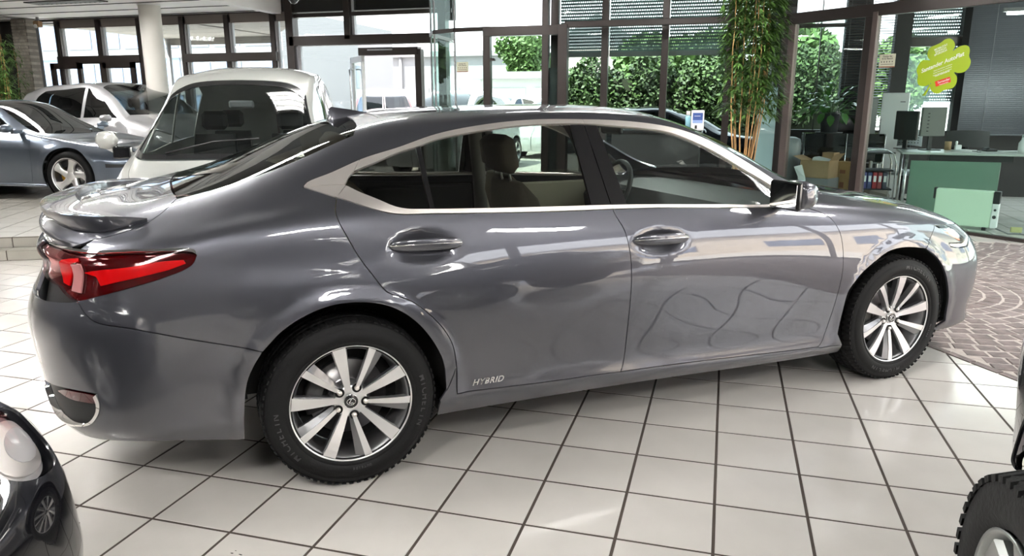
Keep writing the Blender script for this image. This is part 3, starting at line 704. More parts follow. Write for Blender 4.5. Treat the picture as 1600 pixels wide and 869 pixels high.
    for wx in (0, 2.87):
        for sd in (1, -1):
            wheel(P, wx, sd)

def cr3(pts, k):
    P = [np.array(p, float) for p in pts]; out = []
    for i in range(len(P) - 1):
        p1, p2 = P[i], P[i + 1]; p0 = P[i - 1] if i else 2 * p1 - p2; p3 = P[i + 2] if i < len(P) - 2 else 2 * p2 - p1
        for j in range(k):
            t = j / k; out.append(tuple(.5 * ((2 * p1) + (p2 - p0) * t + (2 * p0 - 5 * p1 + 4 * p2 - p3) * t * t + (3 * p1 - p0 - 3 * p2 + p3) * t ** 3)))
    out.append(tuple(P[-1])); return out

def seat(P, x, y, z=.36, rear=False, hx=0.):
    """leather seat: cushion, backrest, headrest"""
    def pad(a, b, w, t, nm, wtop=None, n=7):
        A, B = Vector(a), Vector(b); d = (B - A); up = d.normalized(); nrm = Vector((up.z, 0, -up.x)); rings = []
        for i in range(n + 1):
            u = i / n; k = (1 - abs(2 * u - 1) ** 6) ** .5 if 0 < u < 1 else .05; c = A + d * u; ww = (w + ((wtop or w) - w) * u) * (.86 + .14 * k); tt = t * max(k, .25)
            rings.append([tuple(c + Vector((0, 1, 0)) * ww * (abs(math.cos(q)) ** .5) * (1 if math.cos(q) > 0 else -1) + nrm * tt * (abs(math.sin(q)) ** .6) * (1 if math.sin(q) > 0 else -1)) for q in [2 * math.pi * j / 16 for j in range(16)]])
        return MB().loft(rings).build(nm, M_SEAT, P, auto=70)
    pad((x - .02, y, z + .10), (x + .48, y, z + .16), .25, .075, 'seat_cushion')
    pad((x, y, z + .14), (x - .22, y, z + .76), .24, .07, 'seat_backrest', .20)
    pad((x - .235 + hx, y, z + .80), (x - .265 + hx, y, z + .97), .13, .05, 'headrest', .11)
    MB().tube([(x - .21, y - .05, z + .72), (x - .24, y - .05, z + .84)], .006).tube([(x - .21, y + .05, z + .72), (x - .24, y + .05, z + .84)], .006).build('headrest_post', M_CHROME, P)

def interior(P):
    seat(P, 1.08, -.37, .34); seat(P, 1.34, .37, .30)
    # rear bench
    for y in (-.31, .31): seat(P, .34, y, .36)
    MB().box((.12, -.50, .40), (.6, .50, .48), bev=.03).build('rear_bench_base', M_SEAT, P)
    MB().box((-.55, -.60, .93), (-.02, .60, .96), bev=.01).build('parcel_shelf', M_DASH, P)
    # dashboard
    r = []
    for y in (-.80, -.4, 0, .4, .80): r.append([(1.92, y, .74), (1.90, y, .86), (1.96, y, .955), (2.15, y, .975), (2.44, y, .965), (2.44, y, .70)])
    MB().loft(r).build('dashboard', M_DASH, P, auto=35)
    MB().box((1.25, -.1, .38), (1.95, .1, .66), bev=.03).build('centre_console', M_DASH, P)
    M = Matrix.Translation((1.86, .37, .93)) @ Matrix.Rotation(math.radians(-66), 4, 'Y')
    ring = [M @ Vector((.185 * math.cos(a), .185 * math.sin(a), 0)) for a in [2 * math.pi * k / 32 for k in range(32)]]
    w = MB().tube(ring, .015, 8, closed=True); w.tube([M @ Vector((0, -.18, 0)), M @ Vector((0, .18, 0))], .018); w.tube([M @ Vector((0, 0, 0)), M @ Vector((-.18, 0, 0))], .02)
    w.lathe([(.0, .02), (.06, .015), (.065, -.02), (0, -.03)], 20, 'z', M); w.build('steering_wheel', M_DASH, P)
    # headliner + pillars
    s_ = np.linspace(.25, 1.55, 14); rings = []
    for q in s_:
        vv = [10.6, 11, 11.6, 12.4, 13]; Pn, Nn = PN([q] * 5, vv); Pn = Pn - Nn * .03
        row = [tuple(p) for p in Pn]; rings.append(row + [(x, -y, z) for x, y, z in row[:-1][::-1]])
    MB().loft(rings, closed=False, cap=False).build('headliner', M_HEADL, P)
    for sd in (1, -1):
        MB().loft([[(x + dx, (y + dy) * sd, z) for dx, dy in ((0, 0), (.07, 0), (.07, .05), (0, .05))] for x, y, z in ((1.13, -.80, .8), (1.12, -.80, 1.0), (1.05, -.69, 1.3), (1.03, -.63, 1.37))]).build('pillar_lining', M_HEADL, P)
        MB().box((.45, -.80 * sd, .35), (1.12, -.84 * sd, .96), bev=.01).build('door_lining', M_DASH, P); MB().box((1.14, -.79 * sd, .35), (2.35, -.84 * sd, .95), bev=.01).build('door_lining', M_CREAM, P)
        MB().box((1.2, -.72 * sd, .66), (1.95, -.80 * sd, .72), bev=.02).build('arm_rest', M_CREAM, P)
    MB().box((1.62, -.10, 1.285), (1.65, .10, 1.35), bev=.01).build('rear_view_mirror', M_MATTE, P)

_WC = {}
def wheel(P, wx, sd):
    """tyre, alloy, disc; side sd: 1 = right side of the car (-y)"""
    root = D.objects.new('wheel', None); COL.objects.link(root); root.parent = P; root.location = (wx, -.80 * sd, .334)
    root.rotation_euler = (0, 0, 0 if sd == 1 else math.pi)
    ph = {(0, 1): -10, (2.87, 1): 5}.get((wx, sd), 20)
    def put(key, fn, name, m, par=root, rot=0.):
        if key not in _WC: _WC[key] = fn()
        o = link(name, _WC[key], m, par); o.rotation_euler = (0, rot, 0); return o
    # everything is modelled about the y axis, outer face towards -y
    def tyre():
        b = MB(); pr = [(.222, .092), (.236, .105), (.265, .110), (.30, .106), (.318, .098), (.328, .088), (.333, .070)]
        for c in (.045, .0, -.045): pr += [(.334, c + .006), (.327, c + .005), (.327, c - .005), (.334, c - .006)]
        pr += [(.333, -.070), (.329, -.088), (.320, -.098)]
        side = [(.318, -.0995), (.305, -.1055), (.300, -.1065), (.2995, -.1075), (.270, -.1105), (.2500, -.1085), (.2495, -.1075), (.2470, -.1075), (.2465, -.1080), (.238, -.1045), (.232, -.099), (.222, -.092)]
        b.lathe(pr + side, 96, 'y'); return b.mesh('tyre')
    def tread():
        b = MB(); r = random.Random(2)
        for i in range(72):
            a0 = 2 * math.pi * i / 72; w = .55 * 2 * math.pi / 72
            for (y0, y1, sk) in ((-.100, -.056, .02), (-.037, -.008, -.015), (.008, .037, .015), (.056, .100, -.02)):
                R0, R1 = .330, .3358
                def pt(a, y, rr): 
                    rr = rr - (.006 if abs(y) > .09 else 0); return (rr * math.cos(a), y, rr * math.sin(a))
                m_ = a0 + w
                vs = [pt(a0, y0, R0), pt(m_, y0, R0), pt(m_ + sk, y1, R0), pt(a0 + sk, y1, R0), pt(a0, y0, R1), pt(m_, y0, R1), pt(m_ + sk, y1, R1), pt(a0 + sk, y1, R1)]
                b.add(vs, [(4, 5, 6, 7), (0, 1, 5, 4), (1, 2, 6, 5), (2, 3, 7, 6), (3, 0, 4, 7)])
        return b.mesh('tread')
    def barrel():
        b = MB(); b.lathe([(.232, -.100), (.2345, -.0965), (.2335, -.091), (.224, -.088), (.216, -.080), (.209, -.05), (.200, -.02), (.198, .06), (.215, .09), (.230, .096)], 80, 'y'); return b.mesh('rim_barrel')
    def lip():
        b = MB(); b.lathe([(.2235, -.0905), (.2300, -.0985), (.2335, -.1005), (.2355, -.097)], 96, 'y'); return b.mesh('rim_lip')
    def spk(r0, r1, w0, w1, th0, y_out, y_in, off0=0., off1=0., deep=.035, tilt=0., n=6, bow=.0):
        """spoke prism from radius r0 to r1; off = sideways shift, tilt = one side lower"""
        b = MB(); rings = []
        for i in range(n + 1):
            u = i / n; r = r0 + (r1 - r0) * u; w = w0 + (w1 - w0) * u; c = off0 + (off1 - off0) * u; y = y_in + (y_out - y_in) * (1 - (1 - u) ** 1.6); y += bow * math.sin(u * math.pi)
            A = th0
            def q(x, yy): return (r * math.sin(A) + x * math.cos(A), yy, r * math.cos(A) - x * math.sin(A))
            rings.append([q(c - w / 2, y - (0 if tilt >= 0 else tilt) ), q(c + w / 2, y + (tilt if tilt > 0 else 0)), q(c + w / 2 - .003, y + deep), q(c - w / 2 + .003, y + deep)])
        b.loft(rings, smooth=False); return b
    def spokes_m():
        b = MB()
        for k in range(5):
            a = 2 * math.pi * k / 5
            s1 = spk(.052, .226, .022, .050, a, -.0965, -.066); b.add(s1.v, s1.f)
            s2 = spk(.052, .226, .014, .029, a + math.radians(36), -.0965, -.066, .002, -.0135); b.add(s2.v, s2.f)
        b.lathe([(.0, -.060), (.034, -.062), (.056, -.0668), (.063, -.064), (.070, -.045), (.07, -.02)], 48, 'y', smooth=False)
        return b.mesh('machined_spokes')
    def spokes_g():
        b = MB()
        for k in range(5):
            a = 2 * math.pi * k / 5
            s2 = spk(.056, .222, .014, .034, a + math.radians(36), -.0945, -.060, .012, .0175, tilt=.013); b.add(s2.v, s2.f)
            for sg in (-1, 1):
                s3 = spk(.056, .222, .004, .010, a, -.088, -.055, sg * .010, sg * .0245, deep=.03); b.add(s3.v, s3.f)
        for k in range(5):
            a = 2 * math.pi * (k + .5) / 5 + math.radians(0)
        b.lathe([(.072, -.050), (.078, -.042), (.078, -.01)], 40, 'y')
        return b.mesh('painted_spokes')
    def disc():
        b = MB(); b.lathe([(.06, -.004), (.06, -.022), (.085, -.022), (.085, -.006), (.150, -.006), (.152, -.002), (.152, .012), (.06, .012)], 64, 'y'); return b.mesh('brake_disc')
    def cal():
        b = MB(); b.lathe([(.105, -.028), (.158, -.028), (.168, -.015), (.168, .03), (.105, .03), (.105, -.028)], 10, 'y', a0=math.radians(150), a1=math.radians(215), cap=True); return b.mesh('brake_caliper')
    def nut():
        b = MB(); b.lathe([(0, -.022), (.006, -.021), (.0095, -.018), (.010, 0)], 12, 'y'); b.lathe([(.0135, -.003), (.015, -.001), (.015, .004)], 16, 'y'); return b.mesh('wheel_nut')
    def hole():
        b = MB(); b.lathe([(.0, .0), (.0175, .0), (.0185, -.002)], 20, 'y'); return b.mesh('nut_recess')
    def cap():
        b = MB(); b.lathe([(0, -.0718), (.024, -.0715), (.0275, -.070), (.0285, -.064)], 32, 'y'); return b.mesh('centre_cap')
    ty = put('tyre', tyre, 'tyre', M_RUB); put('tread', tread, 'tread_blocks', M_RUB, ty)
    o = put('barrel', barrel, 'rim_barrel', M_RIMB); a = math.radians(ph)
    put('lip', lip, 'rim_lip', M_RIMM); put('sm', spokes_m, 'machined_spokes', M_RIMM, rot=a); put('sg', spokes_g, 'painted_spokes', M_RIMG, rot=a)
    dd_ = put('disc', disc, 'brake_disc', M_DISC); put('cal', cal, 'brake_caliper', M_CALI, rot=(0 if wx else math.pi * .1))
    MBk = _WC.get('back') or MB().lathe([(.0, .02), (.198, .02)], 40, 'y').mesh('inner_shield'); _WC['back'] = MBk; link('inner_shield', MBk, M_WELL, root)
    cp = put('cap', cap, 'centre_cap', M_BLACK)
    def cring(): return MB().lathe([(.0265, -.0712), (.0278, -.0722), (.0290, -.0705), (.0290, -.064)], 32, 'y').mesh('cap_ring')
    put('cring', cring, 'cap_ring', M_CHROME2, cp)
    def emblem():
        b = MB(); ov = [(.0165 * math.cos(t), .0125 * math.sin(t)) for t in [2 * math.pi * k / 24 for k in range(24)]]
        b.tube([(x, -.0735, z) for x, z in ov], .0014, 6, closed=True); b.tube([(.002, -.0737, .0115), (-.009, -.0737, -.005), (.009, -.0737, -.0062)], .0017, 6); return b.mesh('cap_emblem')
    put('emblem', emblem, 'cap_emblem', M_CHROME2, cp)
    for k in range(5):
        t = a + 2 * math.pi * (k + .5) / 5; R_ = .0572
        for key, fn, nm, mm, yy in (('hole', hole, 'nut_recess', M_WELL, -.0672), ('nut', nut, 'wheel_nut', M_CHROME, -.056)):
            n_ = put(key, fn, nm, mm); n_.location = (R_ * math.sin(t), yy, R_ * math.cos(t))
    # raised lettering
    def ring_text(txt, r, a_c, size, gapa):
        key = ('t', txt, r)
        if key not in _WC:
            allv = []; allf = []
            tot = len(txt); per = size * gapa / r
            for i, ch in enumerate(txt):
                if ch == ' ': continue
                me = text_mesh(ch, size, .0008, bold=.0004); th = (i - (tot - 1) / 2) * per; o0 = len(allv)
                for v in me.vertices:
                    x, z, h = v.co.x, v.co.y, v.co.z; rr = r + z; slope = .0 if rr < .27 else (rr - .27) * .16
                    allv.append((x * math.cos(th) + rr * math.sin(th), -.1108 + slope - h, rr * math.cos(th) - x * math.sin(th)))
                allf += [tuple(p + o0 for p in f.vertices) for f in me.polygons]; D.meshes.remove(me)
            me = D.meshes.new('sidewall_lettering'); me.from_pydata(allv, [], allf); me.update(); _WC[key] = me
        o = link('sidewall_lettering', _WC[key], M_RUB2, ty); o.rotation_euler = (0, a_c, 0)
    if sd == 1:
        rot = {0: (95, 250, 175), 2.87: (25, 190, 110)}[wx]
        ring_text('MICHELIN', .283, math.radians(rot[0]), .034, .80); ring_text('MICHELIN', .283, math.radians(rot[1]), .034, .80)
        ring_text('OUTSIDE', .262, math.radians(rot[2]), .012, .9)
    return root

# ---------------------------------------------------------------- the showroom
M_TILE = mat('cream_floor_tile', (.70, .665, .625), .16, noise=(3.0, .05), spec=.5)
M_GROUT = mat('brown_grout', (.075, .058, .048), .8)
M_FRAME = mat('dark_bronze_frame', (.032, .024, .022), .35, .3)
M_FRAMEL = mat('grey_frame_reveal', (.42, .42, .44), .45)
M_CEIL = mat('white_ceiling_panel', (.93, .90, .91), .7)
M_CEILD = mat('dark_ceiling_slot', (.05, .05, .05), .8)
M_WALL = mat('grey_plaster', (.10, .10, .10), .85, noise=(4, .05))
M_WALLD = mat('dark_wall_paint', (.035, .032, .032), .8)
M_PANE = glassmat('window_pane', (.90, .94, .93), 1.0)
M_PANEG = glassmat('greenish_pane', (.84, .92, .90), .14)
M_WHITE = mat('white_enamel', (.80, .80, .80), .35)
M_GREYP = mat('grey_plastic', (.22, .22, .23), .5)
M_BLKP = mat('black_plastic', (.02, .02, .021), .45)
M_STEEL = mat('brushed_steel', (.62, .62, .63), .25, 1.)

TS = .3236975
def P2(p): return (p[0], p[1])
# tiled floor: polygon of the tiled area is left of the paving border
PAVE = [(4.75, -.60), (2.20, 3.62), (1.05, 5.52), (1.05, 6.57), (9.0, 6.57), (9.0, -.60)]
def side_of(a, b, p): return (b[0] - a[0]) * (p[1] - a[1]) - (b[1] - a[1]) * (p[0] - a[0])
def in_pave(x, y): return y < 6.57 and side_of((4.75, -.60), (1.05, 5.52), (x, y)) < 0 and y > -.6 and x > 1.05
PLE = ((-12.6, -.88), (-4.30, 3.32))            # front edge of the raised platform
def plat(x, y): return x < -4.30 and side_of(PLE[0], PLE[1], (x, y)) > 0

fl = MB().box((-14.5, -6.5, -.06), (9.5, 11.6, -.0025)).build('floor', M_GROUT, kind='structure')
def tile_mesh(poly, z0=-.002, z1=.0, bev=.0015):
    b = MB(); n = len(poly); cx = sum(p[0] for p in poly) / n; cy = sum(p[1] for p in poly) / n
    def ins(p, k):
        d = math.hypot(p[0] - cx, p[1] - cy); return (p[0] + (cx - p[0]) * k / d, p[1] + (cy - p[1]) * k / d)
    lo = [(*p, z0) for p in poly]; hi = [(*ins(p, bev * 1.4), z1) for p in poly]; mid = [(*p, z1 - bev * .7) for p in poly]
    b.add(lo + mid + hi, [tuple(2 * n + i for i in range(n))] + [(i, (i + 1) % n, n + (i + 1) % n, n + i) for i in range(n)] + [(n + i, n + (i + 1) % n, 2 * n + (i + 1) % n, 2 * n + i) for i in range(n)])
    return b
HT = TS / 2 - .0055
sq_ = tile_mesh([(-HT, -HT), (HT, -HT), (HT, HT), (-HT, HT)]); ME_TILE = sq_.mesh('tile'); ME_TILE.materials.append(M_TILE)
cand = []
for i in range(-44, 29):
    for j in range(-29, 36):
        cx, cy = (i + .5) * TS, (j + .5) * TS
        if cx < -14.2 or cx > 9.2 or cy < -6.3 or cy > 11.4 or plat(cx + .3, cy - .3): continue
        ins_ = [in_pave(cx + a * HT, cy + b * HT) for a in (-1, 1) for b in (-1, 1)]
        if all(ins_): continue
        cand.append((cx, cy, any(ins_)))
def view_ok(x, y):
    c = cam.matrix_world.inverted() @ Vector((x, y, 0))
    if c.z > -.3: return None
    u = 800 - 1160 * c.x / c.z; v = 434.5 + 1160 * c.y / c.z
    return (u, v, -c.z)
def clip_poly(poly, a, b, keep):
    o = []
    for i in range(len(poly)):
        p, q = poly[i], poly[(i + 1) % len(poly)]; fp, fq = side_of(a, b, p) * keep, side_of(a, b, q) * keep
        if fp >= 0: o.append(p)
        if (fp >= 0) != (fq >= 0): t = fp / (fp - fq); o.append((p[0] + (q[0] - p[0]) * t, p[1] + (q[1] - p[1]) * t))
    return o
near = []
for k, (x, y, cut) in enumerate(cand):
    v = view_ok(x, y)
    if v and -60 < v[0] < 1660 and 0 < v[1] < 930:
        # hidden under the sedan?
        near.append((v[2], k))
near.sort(); near_set = {k for _, k in near[:300]}
rest = MB()
for k, (x, y, cut) in enumerate(cand):
    sq = [(x - HT, y - HT), (x + HT, y - HT), (x + HT, y + HT), (x - HT, y + HT)]
    if cut:
        sq = clip_poly(sq, (4.75 - .004, -.60), (1.05 - .004, 5.52), 1) if y < 5.9 else [(max(px_, -99), min(max(py_, 6.575), 99)) for px_, py_ in sq]
        if len(sq) < 3: continue
        tm = tile_mesh(sq)
        if k in near_set: tm.build('tile', M_TILE, fl)
        else: rest.add(tm.v, tm.f)
    elif k in near_set:
        o = link('tile', ME_TILE, None, fl); o.location = (x, y, 0)
        o.rotation_euler = (random.uniform(-1, 1) * .0012, random.uniform(-1, 1) * .0012, 0)
    else: rest.add([(a + x, b + y, c) for a, b, c in sq_.v], sq_.f)
rest.build('tile', M_TILE, fl, kind='stuff')

# paving of small cut stones laid in arcs
M_COB = mat('porphyry_stone', (.175, .135, .128), .55, noise=(14, .35), bump=(40, .5))
M_COB2 = mat('porphyry_stone_light', (.24, .19, .18), .55, noise=(12, .3), bump=(40, .5))
M_JOINT = mat('sand_joint', (.50, .44, .41), .9, noise=(30, .15))
pv = MB().prism(PAVE, -.02, -.0015).build('floor_paving', M_JOINT, kind='structure')
stones = []
rc = random.Random(4)
ax = math.radians(-52); ux = (math.cos(ax), math.sin(ax)); uy = (-math.sin(ax), math.cos(ax))   # fans open across the border
pit = .118; CX, CY = 3.05, 4.15          # the stones run in rings, like the fans of the old paving
for ring in range(3, 56):
    rr = ring * pit; n = max(10, int(2 * math.pi * rr / .132)); ph = rc.uniform(0, 6.28)
    for q in range(n):
        a0 = ph + 2 * math.pi * q / n; a1 = ph + 2 * math.pi * (q + 1) / n; g = .0065 / rr; hw = pit * .5 - .0065
        jj = [rc.uniform(-.004, .004) for _ in range(8)]
        poly = [(CX + r_ * math.cos(a_), CY + r_ * math.sin(a_)) for r_, a_ in ((rr - hw, a0 + g), (rr + hw, a0 + g), (rr + hw, a1 - g), (rr - hw, a1 - g))]
        poly = [(p[0] + jj[2 * i], p[1] + jj[2 * i + 1]) for i, p in enumerate(poly)]
        if all(in_pave(*p) and p[0] < 8.9 for p in poly): stones.append(poly)
vis = []
for k, p in enumerate(stones):
    x = sum(a for a, b in p) / 4; y = sum(b for a, b in p) / 4; v = view_ok(x, y)
    if v and 1380 < v[0] < 1620 and 370 < v[1] < 620: vis.append((v[2], k))
vis.sort(); vs_ = {k for _, k in vis[:300]}; rest = MB()
for k, p in enumerate(stones):
    tm = tile_mesh(p, -.012, .0015 + rc.uniform(-.002, .002), .006)
    if k in vs_: tm.build('cobble', M_COB if rc.random() < .75 else M_COB2, pv)
    else: rest.add(tm.v, tm.f)
rest.build('cobble', M_COB, pv, kind='stuff')
# the slim stone border
bd = MB(); 
for i in range(40):
    t0, t1 = i / 40, (i + .94) / 40; a = (4.75 - 3.7 * t0, -.60 + 6.12 * t0); b = (4.75 - 3.7 * t1, -.60 + 6.12 * t1); nx, ny = .856 * .0, 0
    bd.prism([(a[0] + .004, a[1] + .0), (a[0] + .045, a[1] + .028), (b[0] + .045, b[1] + .028), (b[0] + .004, b[1])], -.002, .003)
bd.build('border_stone', M_COB, pv, kind='stuff')

# raised platform on the left, two tiled steps
d_ = Vector((PLE[1][0] - PLE[0][0], PLE[1][1] - PLE[0][1], 0)).normalized(); nr = Vector((-d_.y, d_.x, 0))
E0, E1 = Vector((*PLE[0], 0)), Vector((*PLE[1], 0))
pf = MB().prism([tuple((E0 + nr * .16)[:2]), tuple((E1 + nr * .16)[:2]), (-4.30, 8.2), (-4.9, 10.85), (-14.4, 10.85), (-14.4, -.8)], -.002, .196).prism([tuple(E0[:2]), tuple(E1[:2]), tuple((E1 + nr * .17)[:2]), tuple((E0 + nr * .17)[:2])], -.002, .094)
pf = pf.build('floor_platform', M_GROUT, kind='structure')
M_TILE2 = mat('beige_platform_tile', (.34, .325, .29), .3, noise=(3, .06))
L_ = (E1 - E0).length; nt_ = int(L_ / TS)
for i in range(nt_ + 1):
    a = E1 - d_ * (i * TS + .005); b = E1 - d_ * ((i + 1) * TS - .005)
    for (off, z0, z1) in ((0., .004, .088), (.16, .100, .190)):
        p, q = a + nr * off, b + nr * off; o_ = -nr * .006
        MB().add([tuple(p + o_ + Vector((0, 0, z0))), tuple(q + o_ + Vector((0, 0, z0))), tuple(q + o_ + Vector((0, 0, z1))), tuple(p + o_ + Vector((0, 0, z1))), tuple(p + Vector((0, 0, z0))), tuple(q + Vector((0, 0, z0))), tuple(q + Vector((0, 0, z1))), tuple(p + Vector((0, 0, z1)))],
                 [(0, 1, 2, 3), (3, 2, 6, 7), (0, 4, 5, 1), (0, 3, 7, 4), (1, 5, 6, 2)]).build('tile', M_TILE2, pf)
    p, q = a, b; MB().prism([tuple((p - nr * .004)[:2]), tuple((p + nr * .152)[:2]), tuple((q + nr * .152)[:2]), tuple((q - nr * .004)[:2])], .090, .098).build('tile', M_TILE2, pf)
tp = MB()
for i in range(-2, nt_ + 22):
    for j in range(0, 36):
        a = E1 - d_ * ((i - 18) * TS) + nr * (.158 + j * TS); c = a - d_ * TS / 2 + nr * TS / 2
        pl = [a - d_ * .005 + nr * .005, a - d_ * (TS - .005) + nr * .005, a - d_ * (TS - .005) + nr * (TS - .005), a - d_ * .005 + nr * (TS - .005)]
        if all(-14.3 < p.x < -4.5 and p.y < 10.7 for p in pl): t_ = tile_mesh([tuple(p[:2]) for p in pl], .195, .199); tp.add(t_.v, t_.f)
tp.build('tile', M_TILE2, pf, kind='stuff')

# ceilings
cl = MB().box((-14.5, -6.5, 3.16), (-6.8, 11.2, 3.30)).build('ceiling', M_CEIL, kind='structure')
for i in range(17):      # slots between the ceiling boards
    y = -2.0 + i * .8
    MB().box((-14.4, y, 3.150), (-6.82, y + .022, 3.1605)).build('ceiling_slot', M_CEILD, cl)
MB().box((-6.95, -6.5, 3.10), (-6.78, 11.0, 3.75)).build('trim_1', M_CEIL, kind='structure')
M_CEIL2 = mat('grey_ceiling_panel', (.17, .175, .18), .8)
cl2 = MB().box((-6.8, -6.5, 3.70), (9.5, 11.2, 3.80)).build('ceiling', M_CEIL2, kind='structure')
# ventilation grille
vg = thing('ceiling_vent', 'black ventilation grille set into the low white ceiling at the upper left', 'vent', (-9.6, 8.75, 3.14))
b = MB(); b.box((-.75, -.16, 0), (.75, -.13, .018)); b.box((-.75, .13, 0), (.75, .16, .018)); b.box((-.75, -.16, 0), (-.72, .16, .018)); b.box((.72, -.16, 0), (.75, .16, .018)); b.build('frame', M_BLKP, vg)
b = MB(); b.box((-.73, -.15, .012), (.73, .15, .018)); b.build('backing', M_CEILD, vg)
for i in range(14): MB().box((-.70 + i * .104, -.14, .0), (-.66 + i * .104, .14, .012)).build('slat', M_GREYP, vg)

# luminaires with four tubes
M_TUBE = mat('lit_fluorescent_tube', (1, 1, 1), .3, emit=(1.0, .98, .94), estr=32.)
M_LUMI = mat('white_luminaire_tray', (.6, .6, .6), .4)
def luminaire(first, x, y, z, rz, label):
    if first is None:
        t = thing('ceiling_light', label, 'light', (x, y, z), rz, 'four tube luminaires over the showroom')
        MB().box((-.65, -.32, .03), (.65, .32, .05)).build('tray', M_LUMI, t)
        b = MB(); b.box((-.65, -.32, -.04), (.65, -.30, .04)); b.box((-.65, .30, -.04), (.65, .32, .04)); b.box((-.65, -.3, -.04), (-.63, .3, .04)); b.box((.63, -.3, -.04), (.65, .3, .04)); b.build('frame', M_LUMI, t)
        for q in range(4): MB().tube([(-.60, -.225 + q * .15, 0), (.60, -.225 + q * .15, 0)], .019, 8).build('tube', M_TUBE, t)
        return t
    c = copy_tree(first); c.location = (x, y, z); c.rotation_euler = (0, 0, rz); c['label'] = label; return c
l0 = None
LUM = [(-12.6, 4.2), (-9.0, 4.6), (-11.6, 7.2), (-8.4, 7.0), (-2.6, -.8), (-2.6, 2.2), (-2.6, 5.2), (.6, -3.6), (.6, 5.6), (3.6, -3.6), (4.4, 3.4), (6.9, 2.0), (6.9, -2.), (-6.0, -3.6), (-2.6, -3.6)]  # low left and far right ones are unseen extras, added to brighten
for i, (x, y) in enumerate(LUM):
    l0_ = luminaire(l0, x, y, 3.08 if x < -7 else 3.62, math.radians(51), 'white ceiling luminaire with four lit fluorescent tubes over the showroom'); l0 = l0 or l0_

# round column
cb = thing('column', 'round off-white column in front of the left windows', 'column', (-8.52, 9.5, .196))
MB().lathe([(.186, 0), (.186, 2.96)], 40, 'z').build('shaft', mat('column_plaster', (.66, .64, .60), .6), cb)
MB().lathe([(.20, 2.94), (.20, 2.962)], 40, 'z').build('collar', M_WHITE, cb)

# back wall, left part: mullions, transoms, panes
BY = 11.0
wb = MB(); wb.box((-14.5, BY, 3.12), (-3.4, BY + .25, 3.8)); wb.box((-14.5, BY, -.05), (-12.95, BY + .25, 3.15)); wb.box((-3.55, BY, 2.9), (-3.3, BY + .2, 3.8))
wall_b = wb.build('wall_back', M_WALLD, kind='structure')
win = MB(); 
wl = thing('window_1', 'dark framed glass front behind the silver cars, with posts and transoms', 'window'); wl['kind'] = 'structure'; 
for k_ in ('category', 'label'): del wl[k_]
for x, z0 in ((-12.16, 3.12), (-11.10, 3.12), (-10.08, 3.12), (-9.04, 3.12), (-8.0, 3.12), (-6.97, 3.12)):
    MB().box((x - .055, BY - .06, .19), (x + .035, BY + .06, z0)).build('post', M_FRAME, wl)
    MB().box((x + .037, BY - .02, .19), (x + .075, BY + .06, z0)).build('post_reveal', M_FRAMEL, wl)
    MB().box((x + .085, BY + .0, .19), (x + .105, BY + .06, z0)).build('post_reveal', M_FRAMEL, wl)
for x0, x1 in ((-12.2, -10.1), (-9.04, -6.9)):
    MB().box((x0, BY - .10, 2.24), (x1, BY + .04, 2.40)).build('transom', M_FRAME, wl)
MB().box((-12.2, BY - .02, 2.97), (-6.7, BY + .06, 3.14)).build('blind_box', mat('beige_blind_box', (.20, .17, .155), .7), wl)
for x0, x1 in ((-12.9, -12.2), (-12.1, -11.15), (-11.05, -10.13), (-10.0, -9.09), (-8.98, -8.05), (-7.95, -7.02), (-6.9, -6.66)):
    MB().box((x0, BY + .02, .2), (x1, BY + .026, 3.1)).build('pane', M_PANE, wl)
# doors in that front: a dark frame leaf each
for x0, x1 in ((-12.35, -11.55), (-11.0, -10.2)):
    b = MB(); b.box((x0, BY - .16, .2), (x0 + .1, BY - .10, 2.26)); b.box((x1 - .1, BY - .16, .2), (x1, BY - .10, 2.26)); b.box((x0, BY - .16, 2.14), (x1, BY - .10, 2.26)); b.build('door_leaf', M_FRAME, wl)
# brick pier and sensor lamp
br = thing('brick_pier', 'narrow pale brick pier beside the indoor bamboo at far left', 'pier', (-12.75, 10.7, .196))
M_BRK = mat('pale_brick', (.33, .30, .26), .8, noise=(9, .25))
MB().box((-.19, -.11, 0), (.19, .11, 2.95)).build('mortar_core', mat('mortar', (.22, .2, .18), .9), br)
for r in range(30):
    for c in range(2):
        x0 = -.20 + c * .205 - (.05 if r % 2 else 0); x1 = min(x0 + .195, .20); x0 = max(x0, -.20)
        MB().box((x0, -.125, 1.0 + r * .0645), (x1, .1, 1.0 + r * .0645 + .055), bev=.004).build('brick', M_BRK, br)

# middle: tall glazed front with the entrance
wm = thing('window_2', '', ''); wm['kind'] = 'structure'
for k_ in ('category', 'label'): del wm[k_]
def fr(nm, a, b, m=M_FRAME, p=None): return MB().box(a, b, bev=.004).build(nm, m, p or wm)
fr('post', (-6.66, BY - .1, 0), (-6.50, BY + .1, 3.8)); fr('post', (-6.47, BY - .02, 0), (-6.41, BY + .05, 2.5), M_FRAMEL)
fr('beam', (-6.6, BY - .1, 2.50), (-3.3, BY + .1, 2.675)); fr('beam', (-6.6, BY - .04, 3.02), (-3.3, BY + .06, 3.09))
fr('post', (-5.42, BY - .1, 2.6), (-5.30, BY + .1, 3.8)); fr('post', (-5.29, BY - .02, 2.66), (-5.24, BY + .08, 3.6), M_FRAMEL)
fr('post', (-3.55, BY - .1, 0), (-3.40, BY + .1, 3.8))
fr('head', (-5.15, BY - .1, 2.30), (-3.95, BY + .1, 2.44)); fr('post', (-4.02, BY - .08, 0), (-3.90, BY + .08, 2.40))
fr('closer_cover', (-4.95, BY - .13, 2.385), (-4.45, BY - .09, 2.41), M_FRAMEL); fr('beam_edge', (-6.4, BY - .115, 2.49), (-3.95, BY - .10, 2.505), M_FRAMEL)
